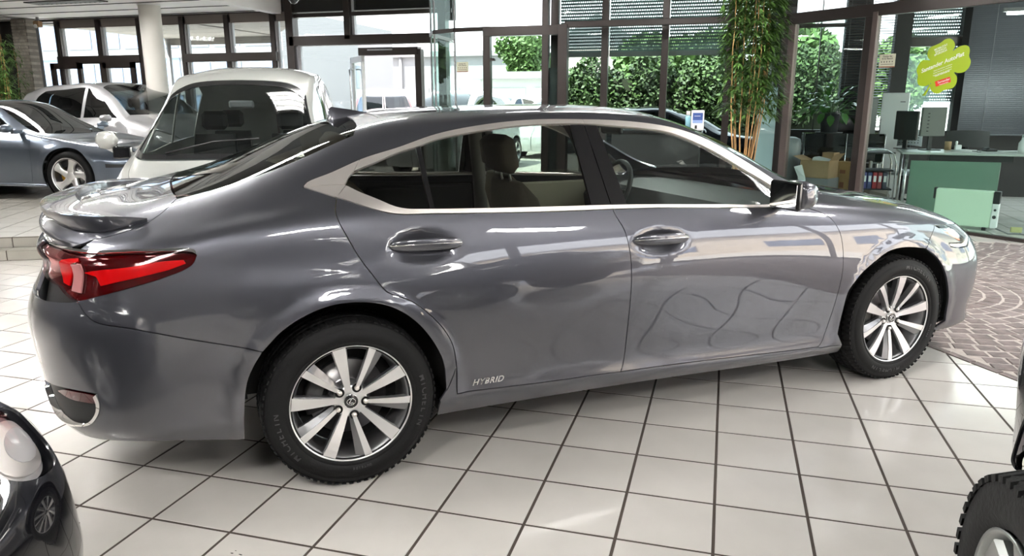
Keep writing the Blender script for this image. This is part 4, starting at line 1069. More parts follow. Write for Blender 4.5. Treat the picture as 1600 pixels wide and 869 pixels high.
for x0, x1, z0, z1 in ((-6.5, -5.42, 2.7, 3.7), (-5.3, -3.55, 2.7, 3.7), (-6.45, -5.2, .05, 2.5), (-3.9, -3.55, .05, 2.5)):
    MB().box((x0, BY, z0), (x1, BY + .006, z1)).build('pane', M_PANE, wm)
# open door leaf with pull handles
dl = thing('open_door', 'white framed glass door standing open with a long bent pull handle', 'door', (-5.30, 10.9, .02), math.radians(-48))
b = MB(); b.box((0, -.02, 0), (.045, .03, 2.24)); b.build('hinge_stile', M_FRAME, dl)
b = MB(); b.box((.045, -.025, 0), (.12, .025, 2.24)); b.box((.76, -.025, 0), (.84, .025, 2.24)); b.box((.045, -.025, 2.14), (.84, .025, 2.24)); b.box((.045, -.025, 0), (.84, .025, .16)); b.build('leaf_frame', M_WHITE, dl)
MB().box((.12, -.003, .16), (.76, .003, 2.14)).build('pane', M_PANE, dl)
for s_ in (-1, 1): MB().tube([(.20, .03 * s_, 2.02), (.20, .09 * s_, 2.03), (.27, .11 * s_, 2.0), (.30, .11 * s_, 1.9), (.30, .11 * s_, .9), (.30, .03 * s_, .86)], .016, 8).build('pull_handle', M_STEEL, dl)
# glazed lobby standing in front
VY = 9.0
lob = thing('glass_lobby', 'bronze framed glass entrance lobby with a faceted glass corner', 'lobby')
fr('post', (-2.06, VY - .06, 0), (-1.95, VY + .06, 2.56), p=lob); fr('post', (-1.14, VY - .06, 0), (-1.04, VY + .06, 3.7), p=lob); fr('post', (-.89, VY - .10, 0), (-.75, VY + .06, 2.56), p=lob)
fr('beam', (-2.06, VY - .065, 2.42), (-.76, VY + .06, 2.555), p=lob); fr('beam', (-.80, VY - .06, 2.515), (2.2, VY + .06, 2.60), p=lob)
fr('door_hinge', (-1.95, VY - .05, 2.06), (-1.88, VY + .02, 2.10), p=lob)
for x0, x1 in ((-1.95, -1.14), (-1.04, -.89)): MB().box((x0, VY, .03), (x1, VY + .008, 2.43)).build('pane', M_PANEG, lob)
cpts = [(-2.06, 9.0), (-2.55, 9.05), (-2.98, 9.30), (-3.22, 9.75), (-3.30, 10.9)]
for (a, b) in zip(cpts, cpts[1:]):
    dx, dy = b[0] - a[0], b[1] - a[1]; L2 = math.hypot(dx, dy); M = Matrix.Translation((*a, 0)) @ Matrix.Rotation(math.atan2(dy, dx), 4, 'Z')
    MB().box((.006, -.004, .02), (L2 - .006, .004, 3.6), M).build('pane', M_PANEG, lob)
    MB().box((0, -.03, 2.50), (L2, .03, 2.56), M).build('rail', M_FRAME, lob)
for x, y in cpts[1:4]: MB().box((x - .012, y - .012, 0), (x + .012, y + .012, 3.6)).build('glass_joint', M_GREYP, lob)
MB().box((-1.11, 9.02, .2), (-.90, 9.10, 1.95)).build('side_panel', M_BLKP, lob)

# opening hours / no smoking stickers on the glass
M_STK = mat('cream_sticker', (.62, .62, .48), .5); M_INK = mat('black_print', (.02, .02, .02), .6); M_INKB = mat('brown_band', (.30, .12, .07), .6)
def sticker(M, w, h, label):
    t = thing('sticker', label, 'sticker'); t.matrix_world = M
    MB().box((-w / 2, -.0015, -h / 2), (w / 2, 0, h / 2)).build('sheet', M_STK, t)
    MB().box((-w / 2, -.0025, -h / 2), (w / 2, -.0015, -h / 2 + h * .09)).build('band', M_INKB, t)
    for k, (tx, sz, zz) in enumerate((('Danke für', .19, .32), ('Ihren Besuch', .17, .16))):
        me = text_mesh(tx, h * sz, .0004, bold=.0003); place(me, 'print', M_INK, t, Matrix.Translation((0, -.002, h * zz)) @ Matrix.Rotation(math.pi / 2, 4, 'X'))
    b = MB()
    for k in range(5): b.box((-w * .38 + k * w * .17, -.0024, -h * .12), (-w * .38 + k * w * .17 + w * .05, -.0015, -h * .02))
    b.box((-w * .40, -.0024, -h * .27), (w * .40, -.0015, -h * .24)); b.build('pictograms', M_INK, t)
    return t
sticker(Matrix.Translation((-2.42, 9.02, 1.98)) @ Matrix.Rotation(math.radians(-6), 4, 'Z'), .20, .15, 'small cream notice hanging on the glass lobby corner')

# right of the lobby: hedge window with perforated roller shutters
def dots_mat():
    m = D.materials.new('perforated_shutter'); m.use_nodes = True; nt = m.node_tree; b = nt.nodes['Principled BSDF']; o = nt.nodes['Material Output']
    b.inputs['Base Color'].default_value = (.16, .20, .21, 1); b.inputs['Roughness'].default_value = .5
    tc = nt.nodes.new('ShaderNodeTexCoord'); sp = nt.nodes.new('ShaderNodeSeparateXYZ'); nt.links.new(tc.outputs['Object'], sp.inputs[0])
    def mth(op, a, b_=None):
        n = nt.nodes.new('ShaderNodeMath'); n.operation = op
        for i, q in enumerate((a, b_)):
            if q is None: continue
            if isinstance(q, (int, float)): n.inputs[i].default_value = q
            else: nt.links.new(q, n.inputs[i])
        return n.outputs[0]
    z = mth('DIVIDE', sp.outputs['Z'], .047); zi = mth('FLOOR', z); zf = mth('FRACT', z)
    x = mth('ADD', mth('DIVIDE', sp.outputs['X'], .033), mth('MULTIPLY', zi, .5)); xf = mth('FRACT', x)
    hole = mth('MULTIPLY', mth('LESS_THAN', xf, .52), mth('LESS_THAN', mth('ABSOLUTE', mth('SUBTRACT', zf, .5)), .17))
    t = nt.nodes.new('ShaderNodeBsdfTransparent'); mx = nt.nodes.new('ShaderNodeMixShader')
    nt.links.new(hole, mx.inputs[0]); nt.links.new(b.outputs[0], mx.inputs[1]); nt.links.new(t.outputs[0], mx.inputs[2]); nt.links.new(mx.outputs[0], o.inputs[0])
    return m
M_DOT = dots_mat()
HY = 9.5
wh = thing('window_3', '', ''); wh['kind'] = 'structure'
for k_ in ('category', 'label'): del wh[k_]
fr('head', (-1.2, HY - .05, 2.88 + .25), (2.3, HY + .1, 3.8), M_FRAME, wh)
for x in (-.33, .57, 1.50): fr('post', (x, HY - .06, 0), (x + .10, HY + .06, 3.2), M_FRAME, wh)
fr('sill', (-1.0, HY - .05, 0), (2.3, HY + .06, .45), M_WALL, wh); fr('post', (-1.12, HY - .06, 0), (-1.0, HY + .06, 3.2), M_FRAME, wh)
for x0, x1 in ((-1.0, -.33), (-.23, .57), (.67, 1.50), (1.60, 2.3)):
    MB().box((x0, HY, .4), (x1, HY + .006, 3.2)).build('pane', M_PANEG, wh)
    s = MB(); n = 22
    for q in range(n):
        z0 = 2.20 + q * .047; s.add([(x0, HY + .12, z0), (x1, HY + .12, z0), (x1, HY + .112, z0 + .0235), (x0, HY + .112, z0 + .0235), (x1, HY + .12, z0 + .047), (x0, HY + .12, z0 + .047)], [(0, 1, 2, 3), (3, 2, 4, 5)])
    o = s.build('shutter_slats', M_DOT, wh, kind='stuff'); fr('shutter_rail', (x0, HY + .10, 2.13), (x1, HY + .14, 2.20), mat('grey_shutter_rail', (.14, .13, .13), .5) if x0 < -.9 else D.materials['grey_shutter_rail'], wh)

# office front: frame and glass on the diagonal
ang = math.radians(-42); DG = Matrix.Translation((4.45, 6.85, 0)) @ Matrix.Rotation(ang, 4, 'Z')
wo = thing('window_4', '', ''); wo['kind'] = 'structure'; wo.matrix_world = DG
for k_ in ('category', 'label'): del wo[k_]
def fo(nm, a, b, m=M_FRAME): return MB().box(a, b, bev=.004).build(nm, m, wo)
M_FRB = mat('bronze_frame_face', (.115, .088, .082), .4, .4)
fo('post', (-2.97, -.03, 0), (-2.86, .05, 2.58)); fo('post_face', (-2.858, -.045, 0), (-2.76, .04, 2.45), M_FRB)
fo('post', (-1.77, -.03, 0), (-1.67, .05, 2.58)); fo('post_face', (-1.668, -.045, 0), (-1.60, .04, 2.50), M_FRB)
fo('head', (-2.97, -.04, 2.45), (4.6, .05, 2.59)); fo('threshold', (-2.9, -.04, 0), (4.6, .04, .035)); fo('upper_band', (-2.97, -.02, 3.5), (4.6, .03, 3.72))
for x0, x1, z0, z1 in ((-2.76, -1.77, .03, 2.46), (-1.60, 4.5, .03, 2.46), (-2.97, 4.5, 2.59, 3.5)):
    MB().box((x0, -.004, z0), (x1, .004, z1)).build('pane', M_PANEG if z0 < 1 else M_PANE, wo)
st = sticker(DG @ Matrix.Translation((-1.44, -.012, 1.925)), .20, .155, 'small cream notice stuck on the office glass beside the bronze post')
st['label'] = 'small cream notice stuck on the office glass beside the bronze post'
# frosted glass wing left of the office front
M_FROST = mat('frosted_teal_glass', (.20, .33, .33), .3, coat=.5)
fg_ = thing('frosted_panel', 'teal frosted glass panel left of the office doorway', 'panel', (1.98, 8.75, 0))
MB().box((0, 0, .02), (.24, .012, 1.64), bev=.002).build('glass_sheet', M_FROST, fg_); MB().box((-.01, -.01, .0), (.25, .022, .03)).build('foot_rail', M_STEEL, fg_)

# clover shaped sticker
M_LIME = mat('lime_sticker', (.36, .50, .012), .4); M_WPR = mat('white_print', (.85, .85, .85), .5); M_REDP = mat('red_label', (.75, .035, .02), .4)
cv = thing('clover_sticker', 'lime green four leaf clover sticker on the office glass with white handwriting', 'sticker'); cv.matrix_world = DG @ Matrix.Translation((-.77, -.012, 1.83)) @ Matrix.Rotation(math.radians(0), 4, 'Y')
def clover():
    # unit 1 px of the zoomed sticker -> metres
    pts = [(110, 330), (195, 332), (215, 330), (175, 285), (168, 215), (200, 155), (260, 130), (330, 100), (385, 60), (450, 55), (505, 100), (522, 165), (505, 222), (560, 180), (640, 155), (700, 175), (722, 230), (722, 300), (752, 370), (740, 450), (690, 505), (620, 520), (555, 508), (600, 570), (605, 650), (570, 715), (500, 735), (440, 755), (390, 790), (330, 785), (275, 740), (258, 680), (265, 640), (220, 680), (150, 688), (90, 665), (68, 600), (70, 540), (42, 470), (60, 390)]
    P_ = [((x - 400) * .00083, (430 - y) * .00080) for x, y in pts]
    o = []
    n = len(P_)
    for i in range(n):
        p0, p1, p2, p3 = [np.array(P_[(i + k) % n]) for k in (-1, 0, 1, 2)]
        for j in range(4):
            t = j / 4; o.append(tuple(.5 * (2 * p1 + (p2 - p0) * t + (2 * p0 - 5 * p1 + 4 * p2 - p3) * t * t + (3 * p1 - p0 - 3 * p2 + p3) * t ** 3)))
    return o
def flat_poly(poly, y0, y1, nm, m, par):
    r = delaunay_2d_cdt([Vector(p) for p in poly], [(i, (i + 1) % len(poly)) for i in range(len(poly))], [], 0, 1e-7, True)
    V = [tuple(v) for v in r[0]]; VA = np.array(V); F_ = [tuple(f) for f in r[2]]; kk = inpoly(VA[np.array(F_)].mean(1), poly); F_ = [f for f, q in zip(F_, kk) if q]
    b = MB(); b.add([(x, y0, z) for x, z in V] + [(x, y1, z) for x, z in V], F_ + [tuple(i + len(V) for i in f) for f in F_])
    k = len(poly); b.add([(x, y0, z) for x, z in poly] + [(x, y1, z) for x, z in poly], [(i, (i + 1) % k, k + (i + 1) % k, k + i) for i in range(k)])
    return b.build(nm, m, par)
flat_poly(clover(), 0, -.0015, 'sticker_sheet', M_LIME, cv)
flat_poly([((x - 400) * .00083, (430 - y) * .00080) for x, y in ((250, 650), (215, 740), (165, 815), (205, 822), (235, 750), (265, 680))], 0, -.0015, 'stem', M_LIME, cv)
def put_text(tx, sz, x, y, rot, m, par, sh=0., bold=0.0004, yy=-.0022):
    me = text_mesh(tx, sz, .0003, shear=sh, bold=bold)
    return place(me, 'print', m, par, Matrix.Translation(((x - 400) * .00083, yy, (430 - y) * .00080)) @ Matrix.Rotation(math.radians(-rot), 4, 'Y') @ Matrix.Rotation(math.pi / 2, 4, 'X'))
put_text('Santander AutoFlat', .062, 378, 375, 21, M_WPR, cv, .3, .0012)
for k, (tx, x, y) in enumerate((('MOBILITÄT', 340, 165), ('EINFACH', 342, 200), ('#FÜRDICH', 345, 235))): put_text(tx, .030, x, y, 21, M_WPR, cv)
for k in range(3): put_text('leasen finanzieren versichern', .018, 400, 440 + k * 32, 19, M_WPR, cv, bold=.0001)
put_text('Gleich informieren', .022, 400, 520, 19, M_WPR, cv, bold=.0006)
rl = MB().box((-.084, -.0035, -.030), (.084, -.0018, .030)).build('red_label', M_REDP, cv); rl.matrix_local = Matrix.Translation(((425 - 400) * .00083, 0, (430 - 632) * .0008)) @ Matrix.Rotation(math.radians(-17), 4, 'Y')
put_text('Santander', .034, 435, 620, 17, M_WPR, cv, bold=.0005, yy=-.0042); put_text('Consumer Bank', .016, 440, 655, 17, M_WPR, cv, yy=-.0042)

# side, rear walls (behind the photographer) with large windows
wr = MB(); wr.box((9.3, -6.5, -.05), (9.5, 11.2, .1)); wr.box((9.3, -6.5, 3.3), (9.5, 11.2, 3.8))
for y in (-6.5, -4, -1.5, 1, 3.5, 6, 8.5, 10.9): wr.box((9.3, y, .1), (9.5, y + .14, 3.3))
wr.build('wall_right', M_WALL, kind='structure')
wf = MB(); wf.box((-14.5, -6.7, -.05), (9.5, -6.5, .1)); wf.box((-14.5, -6.7, 3.2), (9.5, -6.5, 3.8))
wf.box((-14.5, -6.7, .1), (7.0, -6.5, 3.2))
for x in (7.0, 4.8, 7.2, 9.2): wf.box((x, -6.7, .1), (x + .12, -6.5, 3.2))
wf.build('wall_front', M_WALL, kind='structure')
wlft = MB(); wlft.box((-14.7, -6.7, -.05), (-14.5, 11.3, 3.8)); wlft.build('wall_left', M_WALL, kind='structure')

# scuff marks on the tiles by the rear bumper
M_SCF = mat('dark_scuff', (.03, .025, .02), .8); rs_ = random.Random(8)
for x, y in ((.10, -.42), (.22, -.62), (.02, -.80), (.55, -.35), (2.62, .55)):
    b = MB()
    for k in range(5):
        a = rs_.uniform(0, 6.28); px_, py_ = x + rs_.uniform(-.02, .02), y + rs_.uniform(-.01, .01); b.prism([(px_ + .006 * rs_.uniform(.4, 1.3) * math.cos(a + q), py_ + .003 * rs_.uniform(.4, 1.2) * math.sin(a + q)) for q in (0, 1.6, 3.1, 4.7)], .0001, .0006)
    b.build('scuff_mark', M_SCF, fl)

# ---------------------------------------------------------------- other cars: same panel method on other body surfaces
_SEDAN = dict(XR=XR, XF=XF, LR=LR, LF=LF, REND=REND, FEND=FEND, _RZ=_RZ, _RW=_RW, WHEELS=WHEELS, SEND=SEND)
def use(S): globals().update(S)
def surf(xr, xf, sill, belt, beltw, rail, railw, ctr, Wm, rear, front, wheels, LRr=.9, LFf=1.2):
    """body surface from a few curves; rear/front: [(z, xe, b)...] end profile from sill to deck centre"""
    e = lambda k: spl(*zip(*k)) if len(k) > 1 else (lambda q: np.full(np.shape(q), float(k[0][1])))
    fs, fb, fbw, fr_, frw, fc, fW = e(sill), e(belt), e(beltw), e(rail), e(railw), e(ctr), e(Wm)
    xs = np.linspace(xr, xf, 24); RZ, RW = [], []
    S_, B_, BW, R1, RW1, Cc, W_ = fs(xs), fb(xs), fbw(xs), fr_(xs), frw(xs), fc(xs), fW(xs)
    tz = [0, .05, .12, .25, .42, .6, .76, .9, 1.]; tw = [.955, .98, .985, .99, 1., 1.003, .998, None, None]
    for k in range(9):
        z = S_ + (B_ - S_) * tz[k]; w = W_ * tw[k] if tw[k] else (BW if k == 8 else BW * .45 + W_ * .55); RZ.append(z); RW.append(w)
    RZ.append((B_ + R1) / 2); RW.append((BW + RW1) / 2 + .012); RZ.append(R1); RW.append(RW1)
    RZ.append(R1 + (Cc - R1) * .55); RW.append(RW1 * .86); RZ.append(R1 + (Cc - R1) * .88); RW.append(RW1 * .55); RZ.append(Cc); RW.append(0 * Cc)
    def ends(prof):
        zs = [p[0] for p in prof]; o = []
        z0 = [float(q[0 if prof is rear else -1]) for q in RZ]
        for k in range(14):
            u = k / 13 * (len(prof) - 1); i = min(int(u), len(prof) - 2); t = u - i; o.append(tuple(prof[i][c] + (prof[i + 1][c] - prof[i][c]) * t for c in (1, 0, 2)))
        return o
    S = dict(XR=xr, XF=xf, LR=LRr, LF=LFf, REND=ends(rear), FEND=ends(front), _RZ=[spl(xs, q) for q in RZ], _RW=[spl(xs, q) for q in RW], WHEELS=wheels)
    S['SEND'] = (xr - LRr + .004, xf + LFf - .004); return S

def arch_loop(wx, wz, r, n=20, zmin=None):
    """(s,v) outline of a round wheel opening"""
    o = []
    for i in range(n + 1):
        a = math.pi * (1.12 - 1.24 * i / n); x = wx + r * math.cos(a); z = wz + r * math.sin(a)
        v = 2.5
        for _ in range(14):
            p = PW([x, x], [v, v + .02], flare=False); dz = (p[1, 2] - p[0, 2]) / .02; v = float(np.clip(v + (z - p[0, 2]) / dz, 0, 9))
        o.append((x, v))
    return o

def simple_wheel(P, x, y, r, rr, m_rim, spokes=5, wd=.21, face=-1, lab=None, twist=0., hub=None, swin=.6):
    root = D.objects.new('wheel', None); COL.objects.link(root); root.parent = P; root.location = (x, y, r); root.rotation_euler = (0, 0, 0 if face < 0 else math.pi)
    b = MB(); h = wd / 2
    b.lathe([(rr, h * .9), (rr + .02, h), (r - .03, h), (r - .005, h * .8), (r, h * .5), (r, -h * .5), (r - .005, -h * .8), (r - .03, -h), (rr + .03, -h * 1.02), (rr + .006, -h * .95), (rr, -h * .86)], 64, 'y'); b.build('tyre', M_RUB, root)
    b = MB(); b.lathe([(rr + .002, -h * .93), (rr - .012, -h * .90), (rr - .02, -h * .6), (rr - .025, h * .8), (.0, h * .85)], 56, 'y'); b.build('rim_barrel', M_RIMB, root)
    b = MB()
    for k in range(spokes):
        a = 2 * math.pi * k / spokes; rg = []
        for i in range(7):
            u = i / 6; q = .045 + (rr - .055) * u; w = (.030 + .030 * (2 * u - 1) ** 2 + .012 * u) * 5 / spokes; aa = a + twist * u; y_ = -h * (.60 + .28 * u ** .7)
            def f(t, yy): return (q * math.sin(aa) + t * math.cos(aa), yy, q * math.cos(aa) - t * math.sin(aa))
            rg.append([f(-w, y_ + .012), f(-w * .5, y_), f(w * .5, y_), f(w, y_ + .012), f(w, y_ + .05), f(-w, y_ + .05)])
        b.loft(rg)
    b.lathe([(0, -h * .72), (.03, -h * .72), (.055, -h * .62), (.06, -h * .3)], 32, 'y'); b.lathe([(rr - .012, -h * .86), (rr + .004, -h * .97), (rr + .002, -h * .9)], 56, 'y'); b.build('spokes', m_rim, root, auto=50)
    MB().lathe([(.05, .0), (.15, .0), (.15, .02)], 40, 'y').build('brake_disc', M_DISC, root)
    if hub: MB().lathe([(.10, -.03), (.155, -.03), (.155, .02)], 8, 'y', a0=2.4, a1=3.6).build('brake_caliper', hub, root)
    MB().lathe([(r + .045, h + .02), (r + .045, -h * 1.0 + .05), (r + .04, -h + .05)], 32, 'y').build('arch_liner', M_WELL, root)
    return root

def arches_shell(P, wheels, r, paintm, extra=None): pass

# ---- silver-white mini van facing the camera
M_PWHITE = mat('pearl_white_paint', (.41, .42, .40), .3, .15, coat=1., crough=.03)
M_GLASSV = glassmat('van_glass', (.52, .57, .56), 1.1)
M_GLASSD = glassmat('dark_car_glass', (.20, .23, .23), 1.2)
def minivan():
    car = thing('car', 'pearl white tall family car facing the camera behind the grey sedan', 'car', (-2.88, 4.12, 0), math.radians(-64.5))
    S = surf(-1.5, 1.45, [(-1.5, .22), (1.45, .22)], [(-1.5, 1.02), (0, 1.0), (.9, .985), (1.15, .98), (1.45, .90)], [(-1.5, .82), (.5, .82), (1.1, .80), (1.45, .77)],
             [(-1.5, 1.56), (-1.1, 1.66), (-.3, 1.66), (.25, 1.56), (.45, 1.45), (.75, 1.28), (1.0, 1.12), (1.2, 1.03), (1.45, .955)], [(-1.5, .64), (0, .645), (.4, .64), (.8, .68), (1.1, .72), (1.45, .68)],
             [(-1.5, 1.70), (-1.1, 1.79), (-.4, 1.79), (.1, 1.71), (.4, 1.61), (.75, 1.42), (1.0, 1.26), (1.2, 1.12), (1.45, 1.01)], [(-1.5, .87), (0, .89), (1.0, .885), (1.45, .86)],
             [(.3, -2.05, .85), (.7, -2.1, .85), (1.0, -2.05, .8), (1.4, -1.95, .8), (1.5, -1.7, .7)], [(.2, 2.05, .80), (.5, 2.12, .82), (.75, 2.06, .78), (.88, 1.92, .7), (.95, 1.72, .6)], ((-1.33, .32), (1.28, .32)), .6, 1.2)
    use(S); m = M_PWHITE; kw = dict(wall=.01, sp=(.05, .4))
    fa, ra = arch_loop(1.28, .33, .37), arch_loop(-1.33, .33, .37)
    e0, e1 = SEND
    ws = chain([(.36, 13.), (.38, 11.7), (.50, 10.7)], [(.50, 10.7), (.85, 10.45), (1.12, 10.15)], [(1.12, 10.15), (1.30, 11.0), (1.36, 12.), (1.38, 13.)], [(1.38, 13.), (.36, 13.)])
    panel('windscreen', ws, M_GLASSV, car, sym=True, off=-.004, wall=0)
    panel('windscreen_frit', chain([(1.08, 10.15), (1.26, 11.0), (1.32, 12.), (1.34, 13.)], [(1.34, 13.), (1.44, 13.)], [(1.44, 13.), (1.42, 12.), (1.36, 11.), (1.18, 10.1)], [(1.18, 10.1), (1.08, 10.15)]), M_BLACK, car, sym=True, off=.001, wall=0)
    panel('windscreen_seal', chain([(.30, 13.), (.32, 11.7), (.45, 10.7)], [(.45, 10.7), (.84, 10.38), (1.12, 10.1)], [(1.12, 10.1), (1.13, 10.28)], [(1.13, 10.28), (.87, 10.55), (.52, 10.85)], [(.52, 10.85), (.42, 11.8), (.40, 13.)], [(.40, 13.), (.30, 13.)]), M_BLACK, car, sym=True, off=.002, wall=.004, gap=0)
    side1 = chain([(.62, 8.3), (.40, 8.2), (-.25, 8.25)], [(-.25, 8.25), (-.22, 9.8)], [(-.22, 9.8), (.12, 9.85), (.30, 9.75)], [(.30, 9.75), (.50, 9.2), (.62, 8.3)])
    q1 = chain([(.98, 8.35), (.72, 8.3)], [(.72, 8.3), (.55, 9.3)], [(.55, 9.3), (.75, 9.1), (.98, 8.35)])
    side2 = chain([(-.32, 8.25), (-1.15, 8.3)], [(-1.15, 8.3), (-1.2, 9.6)], [(-1.2, 9.6), (-.9, 9.8), (-.30, 9.8)], [(-.30, 9.8), (-.32, 8.25)])
    for q in (side1, side2, q1): panel('side_glass', q, M_GLASSV, car, off=-.004, wall=0)
    shell = chain([(.28, 13.), (.30, 11.7), (.44, 10.7)], [(.44, 10.7), (.84, 10.4), (1.12, 10.08)], [(1.12, 10.08), (1.24, 9.3), (1.30, 8.0)], [(1.30, 8.0), (1.28, 5.5)], fa[8:9], fa[:8][::-1], [fa[0], (fa[0][0], 0.)], [(fa[0][0], 0.), (ra[-1][0], 0.)], [(ra[-1][0], 0.), ra[-1]], ra[::-1], [ra[0], (ra[0][0], 0.)], [(ra[0][0], 0.), (e0, 0.)], [(e0, 0.), (e0, 13.)], [(e0, 13.), (.28, 13.)])
    panel('body_shell', shell, m, car, sym=True, holes=[side1, side2, q1], **kw)
    hood = chain([(1.14, 10.05), (1.5, 9.9), (1.9, 9.6), (2.15, 9.4)], [(2.15, 9.4), (2.35, 9.6), (e1, 9.7)], [(e1, 9.7), (e1, 13.)], [(e1, 13.), (1.46, 13.)], [(1.46, 13.), (1.44, 12.), (1.38, 11.), (1.2, 10.05)])
    panel('hood', hood, m, car, sym=True, **kw)
    lamp = chain([(1.95, 6.3), (1.85, 7.3), (1.95, 8.6)], [(1.95, 8.6), (2.15, 8.9), (2.3, 8.4)], [(2.3, 8.4), (2.35, 7.2), (2.2, 6.3)], [(2.2, 6.3), (2.05, 6.05), (1.95, 6.3)])
    front = chain([(1.14, 10.05), (1.5, 9.9), (1.9, 9.6), (2.15, 9.4)], [(2.15, 9.4), (2.35, 9.6), (e1, 9.7)], [(e1, 9.7), (e1, 0.)], [(e1, 0.), (fa[-1][0], 0.)], [(fa[-1][0], 0.), fa[-1]], fa[8:][::-1], [fa[8], (1.28, 5.5)], [(1.28, 5.5), (1.30, 8.), (1.24, 9.3), (1.14, 10.05)])
    panel('front_end', front, m, car, sym=True, holes=[lamp], **kw)
    panel('headlamp_bowl', lamp, M_WHITEL, car, off=-.03, wall=0, gap=0); panel('headlamp_lens', lamp, M_CLEAR, car, wall=.004)
    panel('lower_grille', chain([(2.15, 1.2), (2.15, 3.)], [(2.15, 3.), (2.6, 3.)], [(2.6, 3.), (2.6, 1.2)], [(2.6, 1.2), (2.15, 1.2)]), M_MATTE, car, off=.002, wall=0)
    for wx in (1.28, -1.33):
        for sd in (-1, 1): simple_wheel(car, wx, sd * .77, .32, .21, M_RIMM, 5, .2, sd)
    for sd in (-1, 1):    # mirrors
        b = MB(); rg = []
        for t, sc in ((0, .2), (.03, .75), (.08, .9), (.14, .8), (.17, .3)):
            rg.append([(.98 + .055 * sc * math.cos(a) - .0, sd * (.90 + t), 1.15 + .085 * sc * math.sin(a)) for a in [2 * math.pi * k / 14 for k in range(14)]])
        b.loft(rg); mo = b.build('door_mirror', m, car, auto=60)
        MB().box((.925, sd * .92, 1.08), (.945, sd * 1.06, 1.21), bev=.01).build('mirror_rim', M_BLACK, mo); MB().box((.96, sd * .80, 1.0), (1.02, sd * .94, 1.10), bev=.01).build('mirror_foot', M_BLACK, mo)
    MB().box((-1.5, -.75, .3), (1.3, .75, .4)).build('floor_pan', M_WELL, car)
    for y in (-.36, .36):
        for x in (.05, -.85): seat_simple(car, x, y, .45, M_DASH)
    r = []
    for y in (-.74, 0, .74): r.append([(.62, y, .7), (.60, y, .93), (.8, y, .99), (1.28, y, .99), (1.28, y, .7)])
    MB().loft(r).build('dashboard', M_DASH, car, auto=30)
    M = Matrix.Translation((.50, .36, .98)) @ Matrix.Rotation(math.radians(-66), 4, 'Y')
    MB().tube([M @ Vector((.18 * math.cos(a), .18 * math.sin(a), 0)) for a in [2 * math.pi * k / 24 for k in range(24)]], .014, 6, closed=True).build('steering_wheel', M_BLKP, car)
    MB().box((.36, -.11, 1.40), (.40, .11, 1.47), bev=.015).build('rear_view_mirror', M_GREYP, car)
    b = MB(); b.tube([(1.32, -.45, 1.06), (1.22, -.1, 1.14), (1.15, .25, 1.16)], .008, 6); b.tube([(1.36, .35, 1.04), (1.25, .5, 1.10)], .008, 6); b.build('wiper', M_BLKP, car)
    use(_SEDAN); return car

def seat_simple(P, x, y, z, m):
    b = MB(); b.box((x, y - .24, z), (x + .46, y + .24, z + .14), bev=.04); b.build('seat_cushion', m, P)
    r = []
    for u in (0, .2, .5, .8, 1): r.append([(x - .20 * u + .06 * c, y + (.24 - .06 * u) * s_, z + .1 + .6 * u) for c, s_ in ((-1, -1), (-1, 1), (.6, 1), (1, .6), (1, -.6), (.6, -1))])
    MB().loft(r).build('seat_backrest', m, P, auto=50)
    MB().box((x - .27, y - .12, z + .74), (x - .17, y + .12, z + .92), bev=.035).build('headrest', m, P)

